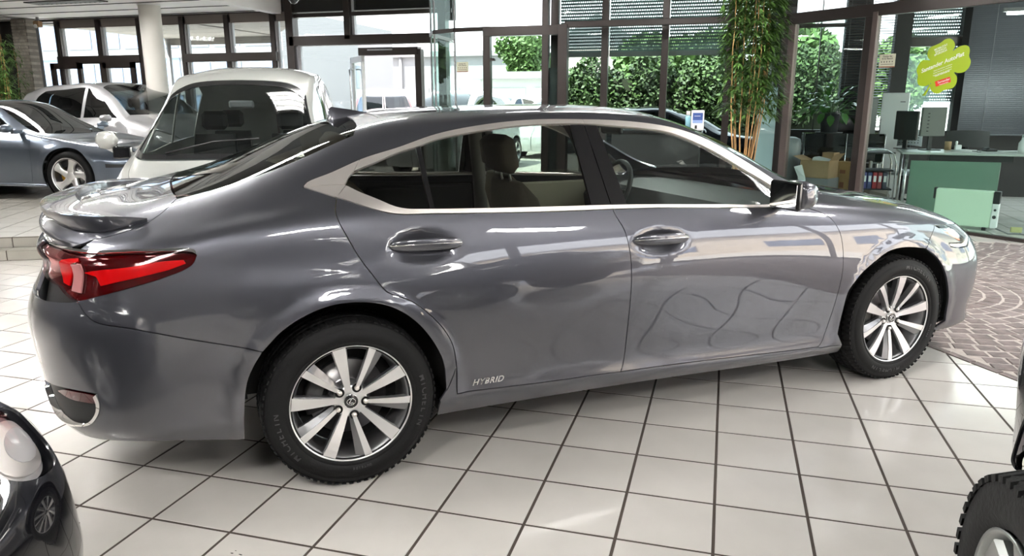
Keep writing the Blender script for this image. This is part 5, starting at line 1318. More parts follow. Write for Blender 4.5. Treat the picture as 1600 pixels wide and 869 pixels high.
# ---- low silver-blue sports car on the platform
M_PBLUE = mat('blue_silver_paint', (.125, .15, .19), .3, .75, coat=1., crough=.03)
def sports_car():
    car = thing('car', 'low blue-silver sports coupe standing on the raised platform at left', 'car', (-6.75, 6.35, .197), math.radians(9))
    S = surf(-2.9, .25, [(-2.9, .20), (.25, .18)], [(-2.9, .90), (-1.6, .88), (-.9, .87), (-.5, .83), (-.1, .775), (.25, .70)], [(-2.9, .82), (-1.5, .74), (-.8, .75), (-.3, .78), (.25, .74)],
             [(-2.9, .93), (-2.4, 1.08), (-1.9, 1.20), (-1.5, 1.23), (-1.2, 1.19), (-.9, 1.03), (-.6, .89), (-.3, .81), (.25, .735)], [(-2.9, .62), (-2.0, .53), (-1.4, .54), (-.9, .60), (-.5, .66), (.25, .60)],
             [(-2.9, .97), (-2.4, 1.14), (-1.9, 1.27), (-1.5, 1.295), (-1.2, 1.27), (-.9, 1.13), (-.6, .96), (-.35, .83), (.25, .72)], [(-2.9, .90), (-1.6, .855), (-.5, .865), (0, .885), (.25, .875)],
             [(.3, -3.35, .8), (.6, -3.4, .8), (.8, -3.3, .8), (.92, -3.1, .7)], [(.18, .90, .82), (.35, .96, .82), (.5, .93, .78), (.60, .82, .7), (.68, .60, .6)], ((-2.35, .32), (0, .32)), .5, 1.0)
    use(S); m = M_PBLUE; kw = dict(wall=.01, sp=(.05, .4)); e0, e1 = SEND
    fa, ra = arch_loop(0, .33, .36), arch_loop(-2.35, .33, .37)
    ws = chain([(-1.28, 13.), (-1.26, 11.7), (-1.18, 10.7)], [(-1.18, 10.7), (-.85, 10.35), (-.52, 10.1)], [(-.52, 10.1), (-.42, 11.5), (-.38, 13.)], [(-.38, 13.), (-1.28, 13.)])
    panel('windscreen', ws, M_GLASSD, car, sym=True, off=-.004, wall=0)
    sg = chain([(-.72, 8.25), (-1.9, 8.3)], [(-1.9, 8.3), (-2.05, 9.0), (-1.9, 9.7)], [(-1.9, 9.7), (-1.5, 9.85), (-1.2, 9.7)], [(-1.2, 9.7), (-.95, 9.2), (-.72, 8.25)])
    panel('side_glass', sg, M_GLASSD, car, off=-.004, wall=0)
    rwg = chain([(-2.0, 13.), (-2.0, 11.2)], [(-2.0, 11.2), (-2.6, 11.2)], [(-2.6, 11.2), (-2.65, 13.)], [(-2.65, 13.), (-2.0, 13.)])
    panel('rear_windscreen', rwg, M_GLASSD, car, sym=True, off=-.004, wall=0)
    drl = [(-.62, 8.2), (-.52, 7.0), (-.53, 3.), (-.56, .9)]
    shell = chain([(-1.30, 13.), (-1.28, 11.7), (-1.2, 10.7)], [(-1.2, 10.7), (-.85, 10.25), (-.5, 10.0)], [(-.5, 10.0), (-.62, 8.2)], drl, [drl[-1], (-1.75, .9)], [(-1.75, .9), (-1.9, 4.), (-1.95, 8.1)], [(-1.95, 8.1), (-2.12, 9.0), (-1.95, 9.85)], [(-1.95, 9.85), (-2.4, 8.)], [(-2.4, 8.), (e0, 8.)], [(e0, 8.), (e0, 13.)], [(e0, 13.), (-2.65, 13.)], [(-2.65, 13.), (-2.6, 11.2)], [(-2.6, 11.2), (-2.0, 11.2)], [(-2.0, 11.2), (-2.0, 13.)], [(-2.0, 13.), (-1.30, 13.)])
    # keep it simple: one shell with a glass opening
    shell = chain([(-1.30, 13.), (-1.28, 11.7), (-1.2, 10.7)], [(-1.2, 10.7), (-.85, 10.25), (-.5, 10.0)], [(-.5, 10.0), (-.62, 8.25)], drl, [drl[-1], (ra[-1][0], .9)], [(ra[-1][0], .9), ra[-1]], ra[::-1], [ra[0], (ra[0][0], 0.)], [(ra[0][0], 0.), (e0, 0.)], [(e0, 0.), (e0, 13.)], [(e0, 13.), (-1.30, 13.)])
    panel('body_shell', shell, m, car, sym=True, holes=[sg], **kw)
    lamp = chain([(.55, 7.6), (.42, 8.6), (.52, 9.6)], [(.52, 9.6), (.72, 9.5), (.88, 8.4)], [(.88, 8.4), (.8, 7.2), (.55, 7.6)])
    fr_ = chain([(-.62, 8.25), (-.5, 10.0)], [(-.5, 10.0), (-.40, 11.5), (-.36, 13.)], [(-.36, 13.), (e1, 13.)], [(e1, 13.), (e1, 0.)], [(e1, 0.), (fa[-1][0], 0.)], [(fa[-1][0], 0.), fa[-1]], fa[::-1], [fa[0], (fa[0][0], .9)], [(fa[0][0], .9), drl[-1]], drl[::-1])
    panel('front_fender', fr_, m, car, sym=True, holes=[lamp], **kw)
    panel('headlamp_bowl', lamp, M_WHITEL, car, off=-.02, wall=0, gap=0); panel('headlamp_lens', lamp, M_CLEAR, car, wall=.004)
    panel('side_intake', chain([(.50, 4.6), (.50, 5.3)], [(.50, 5.3), (.80, 5.4)], [(.80, 5.4), (.82, 4.8)], [(.82, 4.8), (.50, 4.6)]), M_MATTE, car, off=.002, wall=0)
    panel('side_sill', chain([(fa[0][0], .9), (ra[-1][0], .9)], [(ra[-1][0], .9), (ra[-1][0], 0.)], [(ra[-1][0], 0.), (fa[0][0], 0.)], [(fa[0][0], 0.), (fa[0][0], .9)]), m, car, off=.012, wall=.02, gap=0)
    # fuel flap ring
    P_, N_ = PN(-.28, 9.0); P_, N_ = Vector(P_[0]), Vector(N_[0]); t1 = N_.orthogonal().normalized(); t2 = N_.cross(t1)
    ring = []
    for k in range(28):
        a = 2 * math.pi * k / 28; s_, v_ = -.30 + .085 * math.cos(a), 8.0 + .75 * math.sin(a); q, n_ = PN(s_, v_); ring.append(tuple(q[0] + n_[0] * .001))
    MB().tube(ring, .0022, 5, closed=True).build('fuel_flap_gap', M_BLKP, car)
    M_YEL = mat('yellow_caliper', (.65, .36, .03), .4)
    for sd in (-1, 1): simple_wheel(car, 0, sd * .77, .318, .235, M_RIMM, 5, .22, sd, twist=.35, hub=M_YEL); simple_wheel(car, -2.35, sd * .77, .318, .235, M_RIMM, 5, .26, sd, twist=.35, hub=M_YEL)
    for sd in (-1, 1):
        rg = []
        for t, sc in ((0, .25), (.03, .85), (.10, 1.), (.17, .85), (.20, .25)): rg.append([(-.72 + .06 * sc * math.cos(a), sd * (.86 + t), .93 + .055 * sc * math.sin(a)) for a in [2 * math.pi * k / 12 for k in range(12)]])
        MB().loft(rg).build('door_mirror', m, car, auto=60); MB().box((-.72, sd * .74, .86), (-.66, sd * .90, .91), bev=.01).build('mirror_foot', m, car)
    MB().box((-2.6, -.7, .2), (-.5, .7, .3)).build('floor_pan', M_WELL, car)
    M_SG = mat('grey_leather', (.20, .21, .21), .45)
    for y in (-.33, .33):
        b = MB(); r = []
        for u, w in ((0, .24), (.25, .24), (.55, .20), (.75, .15), (.95, .13), (1., .07)): r.append([(-1.55 - .20 * u + .05 * c, y + w * s_, .38 + .70 * u) for c, s_ in ((-1, -1), (-1, 1), (.6, 1), (1, .6), (1, -.6), (.6, -1))])
        b.loft(r); b.build('bucket_seat', M_SG, car, auto=50); MB().box((-1.55, y - .24, .3), (-1.1, y + .24, .44), bev=.04).build('seat_cushion', M_SG, car)
    r = []
    for y in (-.66, 0, .66): r.append([(-1.0, y, .5), (-1.0, y, .78), (-.8, y, .84), (-.45, y, .80), (-.45, y, .5)])
    MB().loft(r).build('dashboard', M_DASH, car, auto=30)
    M = Matrix.Translation((-1.08, .33, .82)) @ Matrix.Rotation(math.radians(-66), 4, 'Y')
    MB().tube([M @ Vector((.17 * math.cos(a), .17 * math.sin(a), 0)) for a in [2 * math.pi * k / 24 for k in range(24)]], .013, 6, closed=True).build('steering_wheel', M_BLKP, car)
    use(_SEDAN); return car

# ---- silver estate behind it
M_PSILV = mat('silver_paint', (.33, .33, .34), .3, .55, coat=1., crough=.03)
def generic_surface(h=1.50, ws_top=-1.0, ws_base=-.1, cowl=1.0, nose=.95, hatch=-3.4, W=.90, xrear=-3.3, wb=2.76, ovr=.95, hoodz=None):
    hz = hoodz or cowl - .04
    return surf(xrear, .35, [(xrear, .22), (.35, .2)], [(xrear, .95), (-1.2, .95), (-.3, cowl - .05), (.35, hz - .10)], [(xrear, .80), (-1, .82), (.35, .80)],
                [(xrear, h - .22), (xrear + .5, h - .12), (-1.9, h - .07), (ws_top - .1, h - .08), (ws_top + .25, h - .20), ((ws_top + ws_base) / 2 + .1, (h + cowl) / 2 - .06), (ws_base - .05, cowl + .02), (.35, hz - .04)],
                [(xrear, .60), (-1.6, .62), (ws_top + .2, .63), (ws_base, .72), (.35, .66)],
                [(xrear, h - .12), (xrear + .5, h - .04), (-1.9, h), (ws_top - .1, h - .01), (ws_top + .25, h - .10), ((ws_top + ws_base) / 2 + .1, (h + cowl) / 2 + .05), (ws_base, cowl + .08), (.35, hz)],
                [(xrear, W * .97), (-1.4, W), (.35, W * .975)],
                [(.3, xrear - .45, .85), (.6, xrear - .5, .85), (.95, xrear - .45, .82), (h - .25, xrear - .25, .8), (h - .1, xrear + .05, .7)],
                [(.2, ovr - .07, .85), (.4, ovr, .86), (.6, ovr - .03, .82), (.75, ovr - .18, .76), (hz - .06, ovr - .42, .65)], ((-wb, .33), (0, .33)), .6, 1.1)

def generic_car(car, S, m, glass, wt=-1.0, wbse=-.1, wb=2.76, wr=.33, sg=None, rear_glass=False, seatm=None, rim=None, tail=None, round_lamp=False):
    use(S); kw = dict(wall=.008, sp=(.07, .5)); e0, e1 = SEND
    fa, ra = arch_loop(0, .34, wr + .05), arch_loop(-wb, .34, wr + .05)
    ws = chain([(wt, 13.), (wt + .03, 11.7), (wt + .15, 10.7)], [(wt + .15, 10.7), ((wt + wbse) / 2 + .1, 10.4), (wbse - .1, 10.15)], [(wbse - .1, 10.15), (wbse + .02, 11.5), (wbse + .06, 13.)], [(wbse + .06, 13.), (wt, 13.)])
    panel('windscreen', ws, glass, car, sym=True, off=-.003, wall=0)
    r0 = S['XR'] + .35
    s1 = chain([(wbse - .25, 8.25), (-1.35, 8.25)], [(-1.35, 8.25), (-1.35, 9.8)], [(-1.35, 9.8), (wt - .1, 9.8)], [(wt - .1, 9.8), (wt + .35, 9.3), (wbse - .25, 8.25)])
    s2 = chain([(-1.43, 8.25), (r0, 8.35)], [(r0, 8.35), (r0 + .1, 9.3), (r0 + .35, 9.75)], [(r0 + .35, 9.75), (-1.43, 9.8)], [(-1.43, 9.8), (-1.43, 8.25)])
    for q in (s1, s2): panel('side_glass', q, glass, car, off=-.003, wall=0)
    holes = [s1, s2]
    if rear_glass:
        rg = chain([(e0 + .42, 8.6), (e0 + .40, 10.9)], [(e0 + .40, 10.9), (e0 + .1, 11.2), (e0 + .01, 11.3)], [(e0 + .01, 11.3), (e0 + .01, 8.6)], [(e0 + .01, 8.6), (e0 + .42, 8.6)])
        holes.append(rg); panel('rear_window', rg, glass, car, off=-.003, wall=0)
    shell = chain([(wt - .03, 13.), (wt, 11.7), (wt + .1, 10.7)], [(wt + .1, 10.7), ((wt + wbse) / 2 + .1, 10.3), (wbse - .06, 10.05)], [(wbse - .06, 10.05), (-.22, 8.2)], [(-.22, 8.2), (-.10, 6.)], [fa[9]], fa[:9][::-1], [fa[0], (fa[0][0], 0.)], [(fa[0][0], 0.), (ra[-1][0], 0.)], [(ra[-1][0], 0.), ra[-1]], ra[::-1], [ra[0], (ra[0][0], 0.)], [(ra[0][0], 0.), (e0, 0.)], [(e0, 0.), (e0, 13.)], [(e0, 13.), (wt - .03, 13.)])
    panel('body_shell', shell, m, car, sym=True, holes=holes, **kw)
    lamp = chain([(.50, 5.8), (.45, 7.2), (.62, 7.8)], [(.62, 7.8), (.95, 7.6), (1.05, 6.6)], [(1.05, 6.6), (.9, 5.6), (.50, 5.8)]) if not round_lamp else chain([(.86 + .25 * math.cos(a), 8.0 + 1.25 * math.sin(a)) for a in [2 * math.pi * k / 20 for k in range(21)]])
    fr_ = chain([(wbse - .06, 10.05), (wbse + .05, 11.5), (wbse + .09, 13.)], [(wbse + .09, 13.), (e1, 13.)], [(e1, 13.), (e1, 0.)], [(e1, 0.), (fa[-1][0], 0.)], [(fa[-1][0], 0.), fa[-1]], fa[9:][::-1], [fa[9], (-.10, 6.)], [(-.10, 6.), (-.22, 8.2)], [(-.22, 8.2), (wbse - .06, 10.05)])
    panel('front_end', fr_, m, car, sym=True, holes=[lamp], **kw)
    panel('headlamp_bowl', lamp, M_WHITEL, car, off=-.03, wall=0, gap=0); panel('headlamp_lens', lamp, M_CLEAR, car, wall=.004)
    if tail:
        tl = chain([(e0 + .60, 6.0), (e0 + .56, 9.9)], [(e0 + .56, 9.9), (e0 + .44, 9.9)], [(e0 + .44, 9.9), (e0 + .40, 6.0)], [(e0 + .40, 6.0), (e0 + .60, 6.0)]); panel('tail_lamp', tl, tail, car, off=.006, wall=.01, gap=0)
    if round_lamp:
        for k_, mm_ in ((.80, M_CHROME), (.50, M_WHITEL)): panel('reflector_ring', chain([(.86 + .25 * k_ * math.cos(a), 8.0 + 1.25 * k_ * math.sin(a)) for a in [2 * math.pi * k / 20 for k in range(21)]]), mm_, car, off=-.026 + .008 * (1 - k_), wall=.012, gap=0)
    for wx in (0, -wb):
        for sd in (-1, 1): simple_wheel(car, wx, sd * .78, wr, wr * .68, rim or M_RIMM, 5, .2, sd)
    MB().box((-wb, -.7, .25), (-.1, .7, .33)).build('floor_pan', M_WELL, car)
    for y in (-.36, .36):
        for x in (-1.35, -2.3): seat_simple(car, x, y, .42, seatm or M_DASH)
    r = []
    for y in (-.7, 0, .7): r.append([(-.85, y, .6), (-.85, y, .9), (-.6, y, .95), (wbse + .02, y, .95), (wbse + .02, y, .6)])
    MB().loft(r).build('dashboard', M_DASH, car, auto=30)
    for sd in (-1, 1):
        rg = []
        for t, sc in ((0, .25), (.03, .9), (.10, 1.), (.17, .85), (.20, .25)): rg.append([(wbse - .35 + .07 * sc * math.cos(a), sd * (.87 + t), 1.0 + .06 * sc * math.sin(a)) for a in [2 * math.pi * k / 12 for k in range(12)]])
        MB().loft(rg).build('door_mirror', m, car, auto=60)
    use(_SEDAN)

minivan(); sports_car()
est = thing('car', 'silver car with dark windows parked behind the blue-silver coupe', 'car', (-7.7, 8.9, .197), math.radians(-12))
generic_car(est, generic_surface(h=1.60, ws_top=-1.15, ws_base=-.15, cowl=1.02), M_PSILV, M_GLASSD, -1.15, -.15, seatm=M_SG if 'M_SG' in globals() else None)
# ---- black car whose nose stands at the lower left corner
M_PBLK = mat('black_car_paint', (.004, .004, .006), .25, spec=.15, coat=1., crough=.01)
blk = thing('car', 'glossy black small car with a round clear headlamp, cut off by the lower left corner', 'car', (-.41, -1.79, 0), math.radians(15))
generic_car(blk, generic_surface(h=1.45, ws_top=-1.0, ws_base=-.25, cowl=1.0, W=.84, xrear=-2.6, wb=2.3, ovr=.80, hoodz=.84), M_PBLK, M_GLASSD, -1.0, -.25, wb=2.3, wr=.30, round_lamp=True)
# ---- black off-road vehicle at the lower right corner
suv = thing('car', 'black off-road vehicle with chunky tyre, cut off by the lower right corner', 'car', (3.16, -.62, 0), math.radians(90))

def offroader(car):
    b = MB()
    # body: upright box shell with arches, left side towards +y in its own frame
    S = surf(-2.9, .3, [(-2.9, .5), (.3, .5)], [(-2.9, 1.12), (.3, 1.10)], [(-2.9, .80), (.3, .78)], [(-2.9, 1.70), (-1.2, 1.72), (-1.0, 1.6), (-.8, 1.35), (-.6, 1.16), (.3, 1.12)], [(-2.9, .66), (-1., .67), (.3, .70)],
             [(-2.9, 1.78), (-1.2, 1.80), (-1.0, 1.7), (-.8, 1.45), (-.6, 1.22), (.3, 1.17)], [(-2.9, .84), (.3, .83)], [(.5, -3.2, .9), (1.1, -3.25, .9), (1.7, -3.1, .9)], [(.5, .75, .9), (.8, .78, .9), (1.05, .72, .85), (1.15, .5, .8)], ((-2.6, .38), (0, .38)), .5, .8)
    use(S); e0, e1 = SEND; fa, ra = arch_loop(0, .42, .44), arch_loop(-2.6, .42, .44)
    full = chain([(e0, 13.), (e0, 0.)], [(e0, 0.), (ra[0][0], 0.)], [(ra[0][0], 0.), ra[0]], ra, [ra[-1], (ra[-1][0], 0.)], [(ra[-1][0], 0.), (fa[0][0], 0.)], [(fa[0][0], 0.), fa[0]], fa, [fa[-1], (fa[-1][0], 0.)], [(fa[-1][0], 0.), (e1, 0.)], [(e1, 0.), (e1, 13.)], [(e1, 13.), (e0, 13.)])
    sg = chain([(-.95, 8.3), (-2.6, 8.3)], [(-2.6, 8.3), (-2.6, 9.7)], [(-2.6, 9.7), (-1.3, 9.7)], [(-1.3, 9.7), (-.95, 8.3)])
    panel('body_shell', full, M_PBLK, car, sym=True, holes=[sg], wall=.01, sp=(.07, .5)); panel('side_glass', sg, M_GLASSD, car, off=-.003, wall=0)
    use(_SEDAN)
    M_RUBD = mat('dusty_tyre_rubber', (.010, .010, .010), .75, bump=(60, .3))
    for wx in (0, -2.6):
        for sd in (-1, 1):
            root = D.objects.new('wheel', None); COL.objects.link(root); root.parent = car; root.location = (wx, sd * .83, .336); root.scale = (.885,) * 3; root.rotation_euler = (0, 0, 0 if sd < 0 else math.pi)
            t = MB(); t.lathe([(.22, .10), (.26, .125), (.34, .125), (.365, .11), (.368, 0), (.365, -.11), (.34, -.125), (.26, -.125), (.225, -.105)], 80, 'y'); ty = t.build('tyre', M_RUBD, root)
            t = MB()
            for i in range(44):
                a = 2 * math.pi * i / 44
                for (y0, y1, sh, w) in ((-.130, -.060, .02, .085), (-.05, -.004, -.03, .09), (.004, .05, .03, .09), (.060, .130, -.02, .085)):
                    def pt(q, y, rr): return ((rr - (.02 if abs(y) > .12 else 0)) * math.cos(q), y, (rr - (.02 if abs(y) > .12 else 0)) * math.sin(q))
                    vs = [pt(a, y0, .362), pt(a + w, y0, .362), pt(a + w + sh, y1, .362), pt(a + sh, y1, .362), pt(a, y0, .38), pt(a + w, y0, .38), pt(a + w + sh, y1, .38), pt(a + sh, y1, .38)]
                    t.add(vs, [(4, 5, 6, 7), (0, 1, 5, 4), (1, 2, 6, 5), (2, 3, 7, 6), (3, 0, 4, 7)])
            t.build('tread_blocks', M_RUBD, ty)
            MG = M_RIMS
            t = MB(); t.lathe([(.222, -.11), (.228, -.122), (.215, -.118), (.205, -.09), (.200, .08)], 60, 'y'); t.build('rim_barrel', M_RIMS, root)
            t = MB()
            for k in range(6):
                a = 2 * math.pi * k / 6; rg = []
                for u in (0, .3, .6, 1.):
                    q = .05 + .155 * u; w = .040 + .018 * u; yy = -.085 - .022 * u
                    def f(tt, y): return (q * math.sin(a) + tt * math.cos(a), y, q * math.cos(a) - tt * math.sin(a))
                    rg.append([f(-w, yy + .015), f(-w * .7, yy), f(w * .7, yy), f(w, yy + .015), f(w, yy + .05), f(-w, yy + .05)])
                t.loft(rg)
            t.lathe([(0, -.10), (.05, -.10), (.07, -.085), (.07, -.03)], 32, 'y'); t.build('spokes', M_RIMS, root, auto=40)
            MB().lathe([(.0, .02), (.20, .02)], 32, 'y').build('inner_shield', M_WELL, root)
    for sd in (-1, 1):
        rg = []
        for t_, sc in ((0, .25), (.02, .85), (.10, 1.), (.20, .95), (.25, .4)): rg.append([(.02 + .06 * sc * math.cos(a), sd * (.80 + t_ * .6), .955 + .055 * sc * (abs(math.sin(a)) ** .7) * (1 if math.sin(a) > 0 else -1)) for a in [2 * math.pi * k / 20 for k in range(20)]])
        MB().loft(rg).build('door_mirror', M_PBLK, car, auto=60)
        MB().box((-.02, sd * .70, .94), (.05, sd * .82, .97), bev=.01).build('mirror_arm', M_PBLK, car)
M_RIMS = mat('silver_cast_rim', (.42, .44, .43), .3, .8)
offroader(suv)

# ---------------------------------------------------------------- plants
M_LEAF = mat('bamboo_leaf', (.07, .15, .03), .45, noise=(6, .4)); M_LEAF2 = mat('peace_lily_leaf', (.06, .17, .035), .3, noise=(4, .3), coat=.2)
M_CANE = mat('bamboo_cane', (.48, .27, .11), .45, noise=(8, .25)); M_HEDGE = mat('hedge_leaf', (.030, .058, .012), .6, noise=(2.5, .6))
M_TREE = mat('tree_leaf', (.045, .09, .018), .6, noise=(1.2, .5)); M_BARK = mat('bark', (.08, .06, .045), .9)
def leaf_blade(b, p, d, L, w, droop, rnd):
    d = Vector(d).normalized(); s = d.cross(Vector((0, 0, 1)))
    if s.length < .1: s = Vector((1, 0, 0))
    s.normalize(); q = p.copy(); pts = []
    for k, ww in enumerate((.15, 1., .75, 0)):
        dd = (d + Vector((0, 0, -droop * k * .35))).normalized(); pts.append((q + s * ww * w, q - s * ww * w)); q = q + dd * L / 3
    vs = []; 
    for a, c in pts[:3]: vs += [a, c]
    vs.append(pts[3][0]); b.add(vs, [(0, 1, 3, 2), (2, 3, 5, 4), (4, 5, 6)])
def bamboo(name, label, loc, H, n, spread, nleaf, seed, grp=None, z_leaf=0.5, lean=.0):
    r = random.Random(seed); t = thing(name, label, 'plant', loc, 0, grp)
    MB().lathe([(0, 0), (.17, 0), (.21, .34), (.19, .34), (.18, .30), (0, .30)], 28, 'z').build('pot', M_BLKP, t)
    lf = MB(); canes = []
    for i in range(n):
        a = r.uniform(0, 6.28); r0 = r.uniform(.01, .10); top = Vector((math.cos(a) * spread * r.uniform(.25, 1) + lean, math.sin(a) * spread * r.uniform(.3, .9), H * r.uniform(.78, 1.02))); base = Vector((math.cos(a) * r0, math.sin(a) * r0, .3))
        pts = []
        for k in range(11): u = k / 10; pts.append(base.lerp(top, u) + Vector((math.cos(a) * .10 * math.sin(u * 3.1), math.sin(a) * .1 * math.sin(u * 3.1), 0)) + Vector((r.uniform(-.008, .008), r.uniform(-.008, .008), 0)))
        rad = r.uniform(.007, .012); MB().tube(pts, [rad * (1 - .6 * k / 10) for k in range(11)], 6).build('cane', M_CANE, t); canes.append(pts)
    for i in range(nleaf):
        pts = r.choice(canes); u = z_leaf + (1 - z_leaf) * (r.random() ** .8); k = u * 10; j = min(int(k), 9); p = pts[j].lerp(pts[j + 1], k - j); a = r.uniform(0, 6.28)
        off = Vector((math.cos(a), math.sin(a), r.uniform(-.3, .5))) * r.uniform(.02, .20); q = p + off
        for m_ in range(5):
            a2 = a + r.uniform(-1.2, 1.2); leaf_blade(lf, q, (math.cos(a2), math.sin(a2), r.uniform(-.7, .4)), r.uniform(.10, .18), r.uniform(.008, .013), r.uniform(.3, 1.2), r)
    lf.build('foliage', M_LEAF, t, kind='stuff'); return t
bamboo('bamboo_plant', 'tall artificial bamboo with tan canes in front of the office glass', (1.78, 7.2, 0), 3.3, 14, .26, 1500, 5, z_leaf=.36)
bamboo('bamboo_plant', 'dark bushy bamboo in the far left corner beside the brick pier', (-12.35, 9.7, .196), 2.5, 18, .55, 900, 9, z_leaf=.35)

# ---------------------------------------------------------------- office behind the diagonal glass
OB = 11.0
ow = MB(); ow.box((2.3, OB, -.05), (2.55, OB + .25, 3.8)); ow.box((3.30, OB, -.05), (3.66, OB + .25, 3.8)); ow.box((2.5, OB, -.05), (9.4, OB + .25, 1.0)); ow.box((4.02, OB, -.05), (4.25, OB + .2, 3.8)); ow.box((4.95, OB, -.05), (5.2, OB + .2, 3.8))
ow.build('wall_office', M_WALLD, kind='structure')
MB().box((2.2, 9.55, 0), (2.3, OB, 3.8)).build('wall_side', M_WALLD, kind='structure')
wi = thing('window_5', '', ''); wi['kind'] = 'structure'
for k_ in ('category', 'label'): del wi[k_]
MB().box((2.55, OB + .05, 1.0), (3.30, OB + .056, 3.7)).build('pane', M_PANE, wi)
MB().box((2.93, OB + .0, 1.0), (2.945, OB + .05, 3.7)).build('glazing_bar', M_FRAME, wi); MB().box((2.55, OB + .0, 2.60), (3.30, OB + .05, 2.66)).build('glazing_bar', M_FRAME, wi)
MB().box((4.25, OB + .05, 1.0), (4.95, OB + .056, 3.7)).build('pane', M_PANE, wi)
s = MB()
for q in range(27):
    z0 = 2.40 + q * .047; s.add([(4.25, OB + .16, z0), (4.95, OB + .16, z0), (4.95, OB + .152, z0 + .0235), (4.25, OB + .152, z0 + .0235), (4.95, OB + .16, z0 + .047), (4.25, OB + .16, z0 + .047)], [(0, 1, 2, 3), (3, 2, 4, 5)])
s.build('shutter_slats', M_DOT, wi, kind='stuff')
s = MB()
for q in range(19):
    z0 = 1.45 + q * .047; s.add([(4.55, OB + .14, z0), (4.95, OB + .14, z0), (4.95, OB + .132, z0 + .0235), (4.55, OB + .132, z0 + .0235), (4.95, OB + .14, z0 + .047), (4.55, OB + .14, z0 + .047)], [(0, 1, 2, 3), (3, 2, 4, 5)])
s.build('shutter_slats', M_DOT, wi, kind='stuff')
MB().box((4.25, OB + .02, 2.28), (4.95, OB + .1, 2.42)).build('glazing_bar', M_FRAME, wi)
# venetian blinds: slats one by one, cords
M_SLAT = mat('charcoal_blind_slat', (.085, .088, .10), .35, .4)
def blind(label, x0, x1, z0, z1, y, pitch=.040, tilt=.5, cat='blind'):
    t = thing('venetian_blind', label, cat, ((x0 + x1) / 2, y, z0)); w = (x1 - x0) / 2; n = int((z1 - z0) / pitch); hw_ = .016 if tilt < 1 else .0185; dy, dz = hw_ * math.cos(tilt), hw_ * math.sin(tilt)
    me = MB().add([(-w, -dy, -dz), (w, -dy, -dz), (w, 0, .003), (-w, 0, .003), (w, dy, dz), (-w, dy, dz)], [(0, 1, 2, 3), (3, 2, 4, 5)]).mesh('slat'); me.materials.append(M_SLAT)
    for k in range(n): o = link('slat', me, None, t); o.location = (0, 0, .03 + k * pitch)
    MB().box((-w, -.02, 0), (w, .02, .018)).build('bottom_rail', M_SLAT, t); MB().box((-w, -.025, z1 - z0), (w, .025, z1 - z0 + .04)).build('head_rail', M_SLAT, t)
    for x in (-w * .6, w * .6): MB().tube([(x, -.02, 0), (x, -.02, z1 - z0)], .0025, 4).build('cord', M_GREYP, t)
    return t
blind('dark venetian blind behind the white fridge', 3.66, 4.02, 1.05, 3.6, OB - .02)
blind('wide dark venetian blind at the right end of the office', 4.97, 6.6, .95, 3.6, OB - .3, .030, 1.15)
blind('narrow dark venetian blind left of the white fridge', 3.28, 3.62, 1.4, 3.6, OB - .03)
# potted peace lily on a sideboard
sb = thing('sideboard', 'black office sideboard with chrome tube frame under the leafy pot plant', 'cabinet', (3.22, 9.75, 0))
MB().box((-.52, -.18, .60), (.55, .2, 1.0), bev=.004).build('upper_box', M_BLACK, sb); MB().box((-.50, .17, .05), (.53, .19, .60)).build('back_panel', M_BLKP, sb)
MB().box((-.5, -.18, .05), (.53, .2, .07)).build('shelf', M_BLKP, sb); MB().box((-.5, -.18, .58), (.53, .2, .598)).build('shelf', M_STEEL, sb)
for x in (-.53, .04, .55):
    for y in (-.2, .2): MB().tube([(x, y, 0), (x, y, 1.0)], .011, 8).build('frame_tube', M_STEEL, sb)
MB().tube([(.24, -.205, .93), (.24, -.19, .93)], .015, 10).build('lock', M_STEEL, sb)
pl = thing('potted_plant', 'leafy peace lily in a dark grey pot on the black sideboard', 'plant', (3.02, 9.62, 1.0))
MB().lathe([(0, .02), (.115, .02), (.135, .28), (.15, .28), (.15, .30), (.125, .30), (.115, .25), (0, .25)], 28, 'z').build('pot', mat('dark_grey_pot', (.045, .045, .05), .4), pl)
MB().lathe([(0, 0), (.18, 0), (.19, .02), (0, .02)], 28, 'z').build('saucer', M_BLKP, pl)
rp = random.Random(12)
for k in range(64):
    a = rp.uniform(0, 6.28); el = rp.uniform(.25, 1.35) if k < 50 else rp.uniform(-.1, .3); L = rp.uniform(.20, .42); p0 = Vector((math.cos(a) * .03, math.sin(a) * .03, .26)); d = Vector((math.cos(a) * math.cos(el), math.sin(a) * math.cos(el), math.sin(el))); p1 = p0 + d * L
    b = MB(); b.tube([p0, p0.lerp(p1, .5) + Vector((0, 0, .02)), p1], .003, 4)
    s_ = d.cross(Vector((0, 0, 1))).normalized(); q = p1.copy(); vs = []; LL = rp.uniform(.16, .25); W_ = rp.uniform(.035, .055); dd = d.copy()
    for i, w_ in enumerate((.1, .8, 1., .7, .0)):
        vs += [q + s_ * w_ * W_, q - Vector((0, 0, .25 * w_ * W_)), q - s_ * w_ * W_]; dd = (dd + Vector((0, 0, -.42))).normalized(); q = q + dd * LL / 4
    fs = []
    for i in range(4):
        o = 3 * i; fs += [(o, o + 1, o + 4, o + 3), (o + 1, o + 2, o + 5, o + 4)]
    b.add(vs, fs, True); b.build('leaf', M_LEAF2, pl)
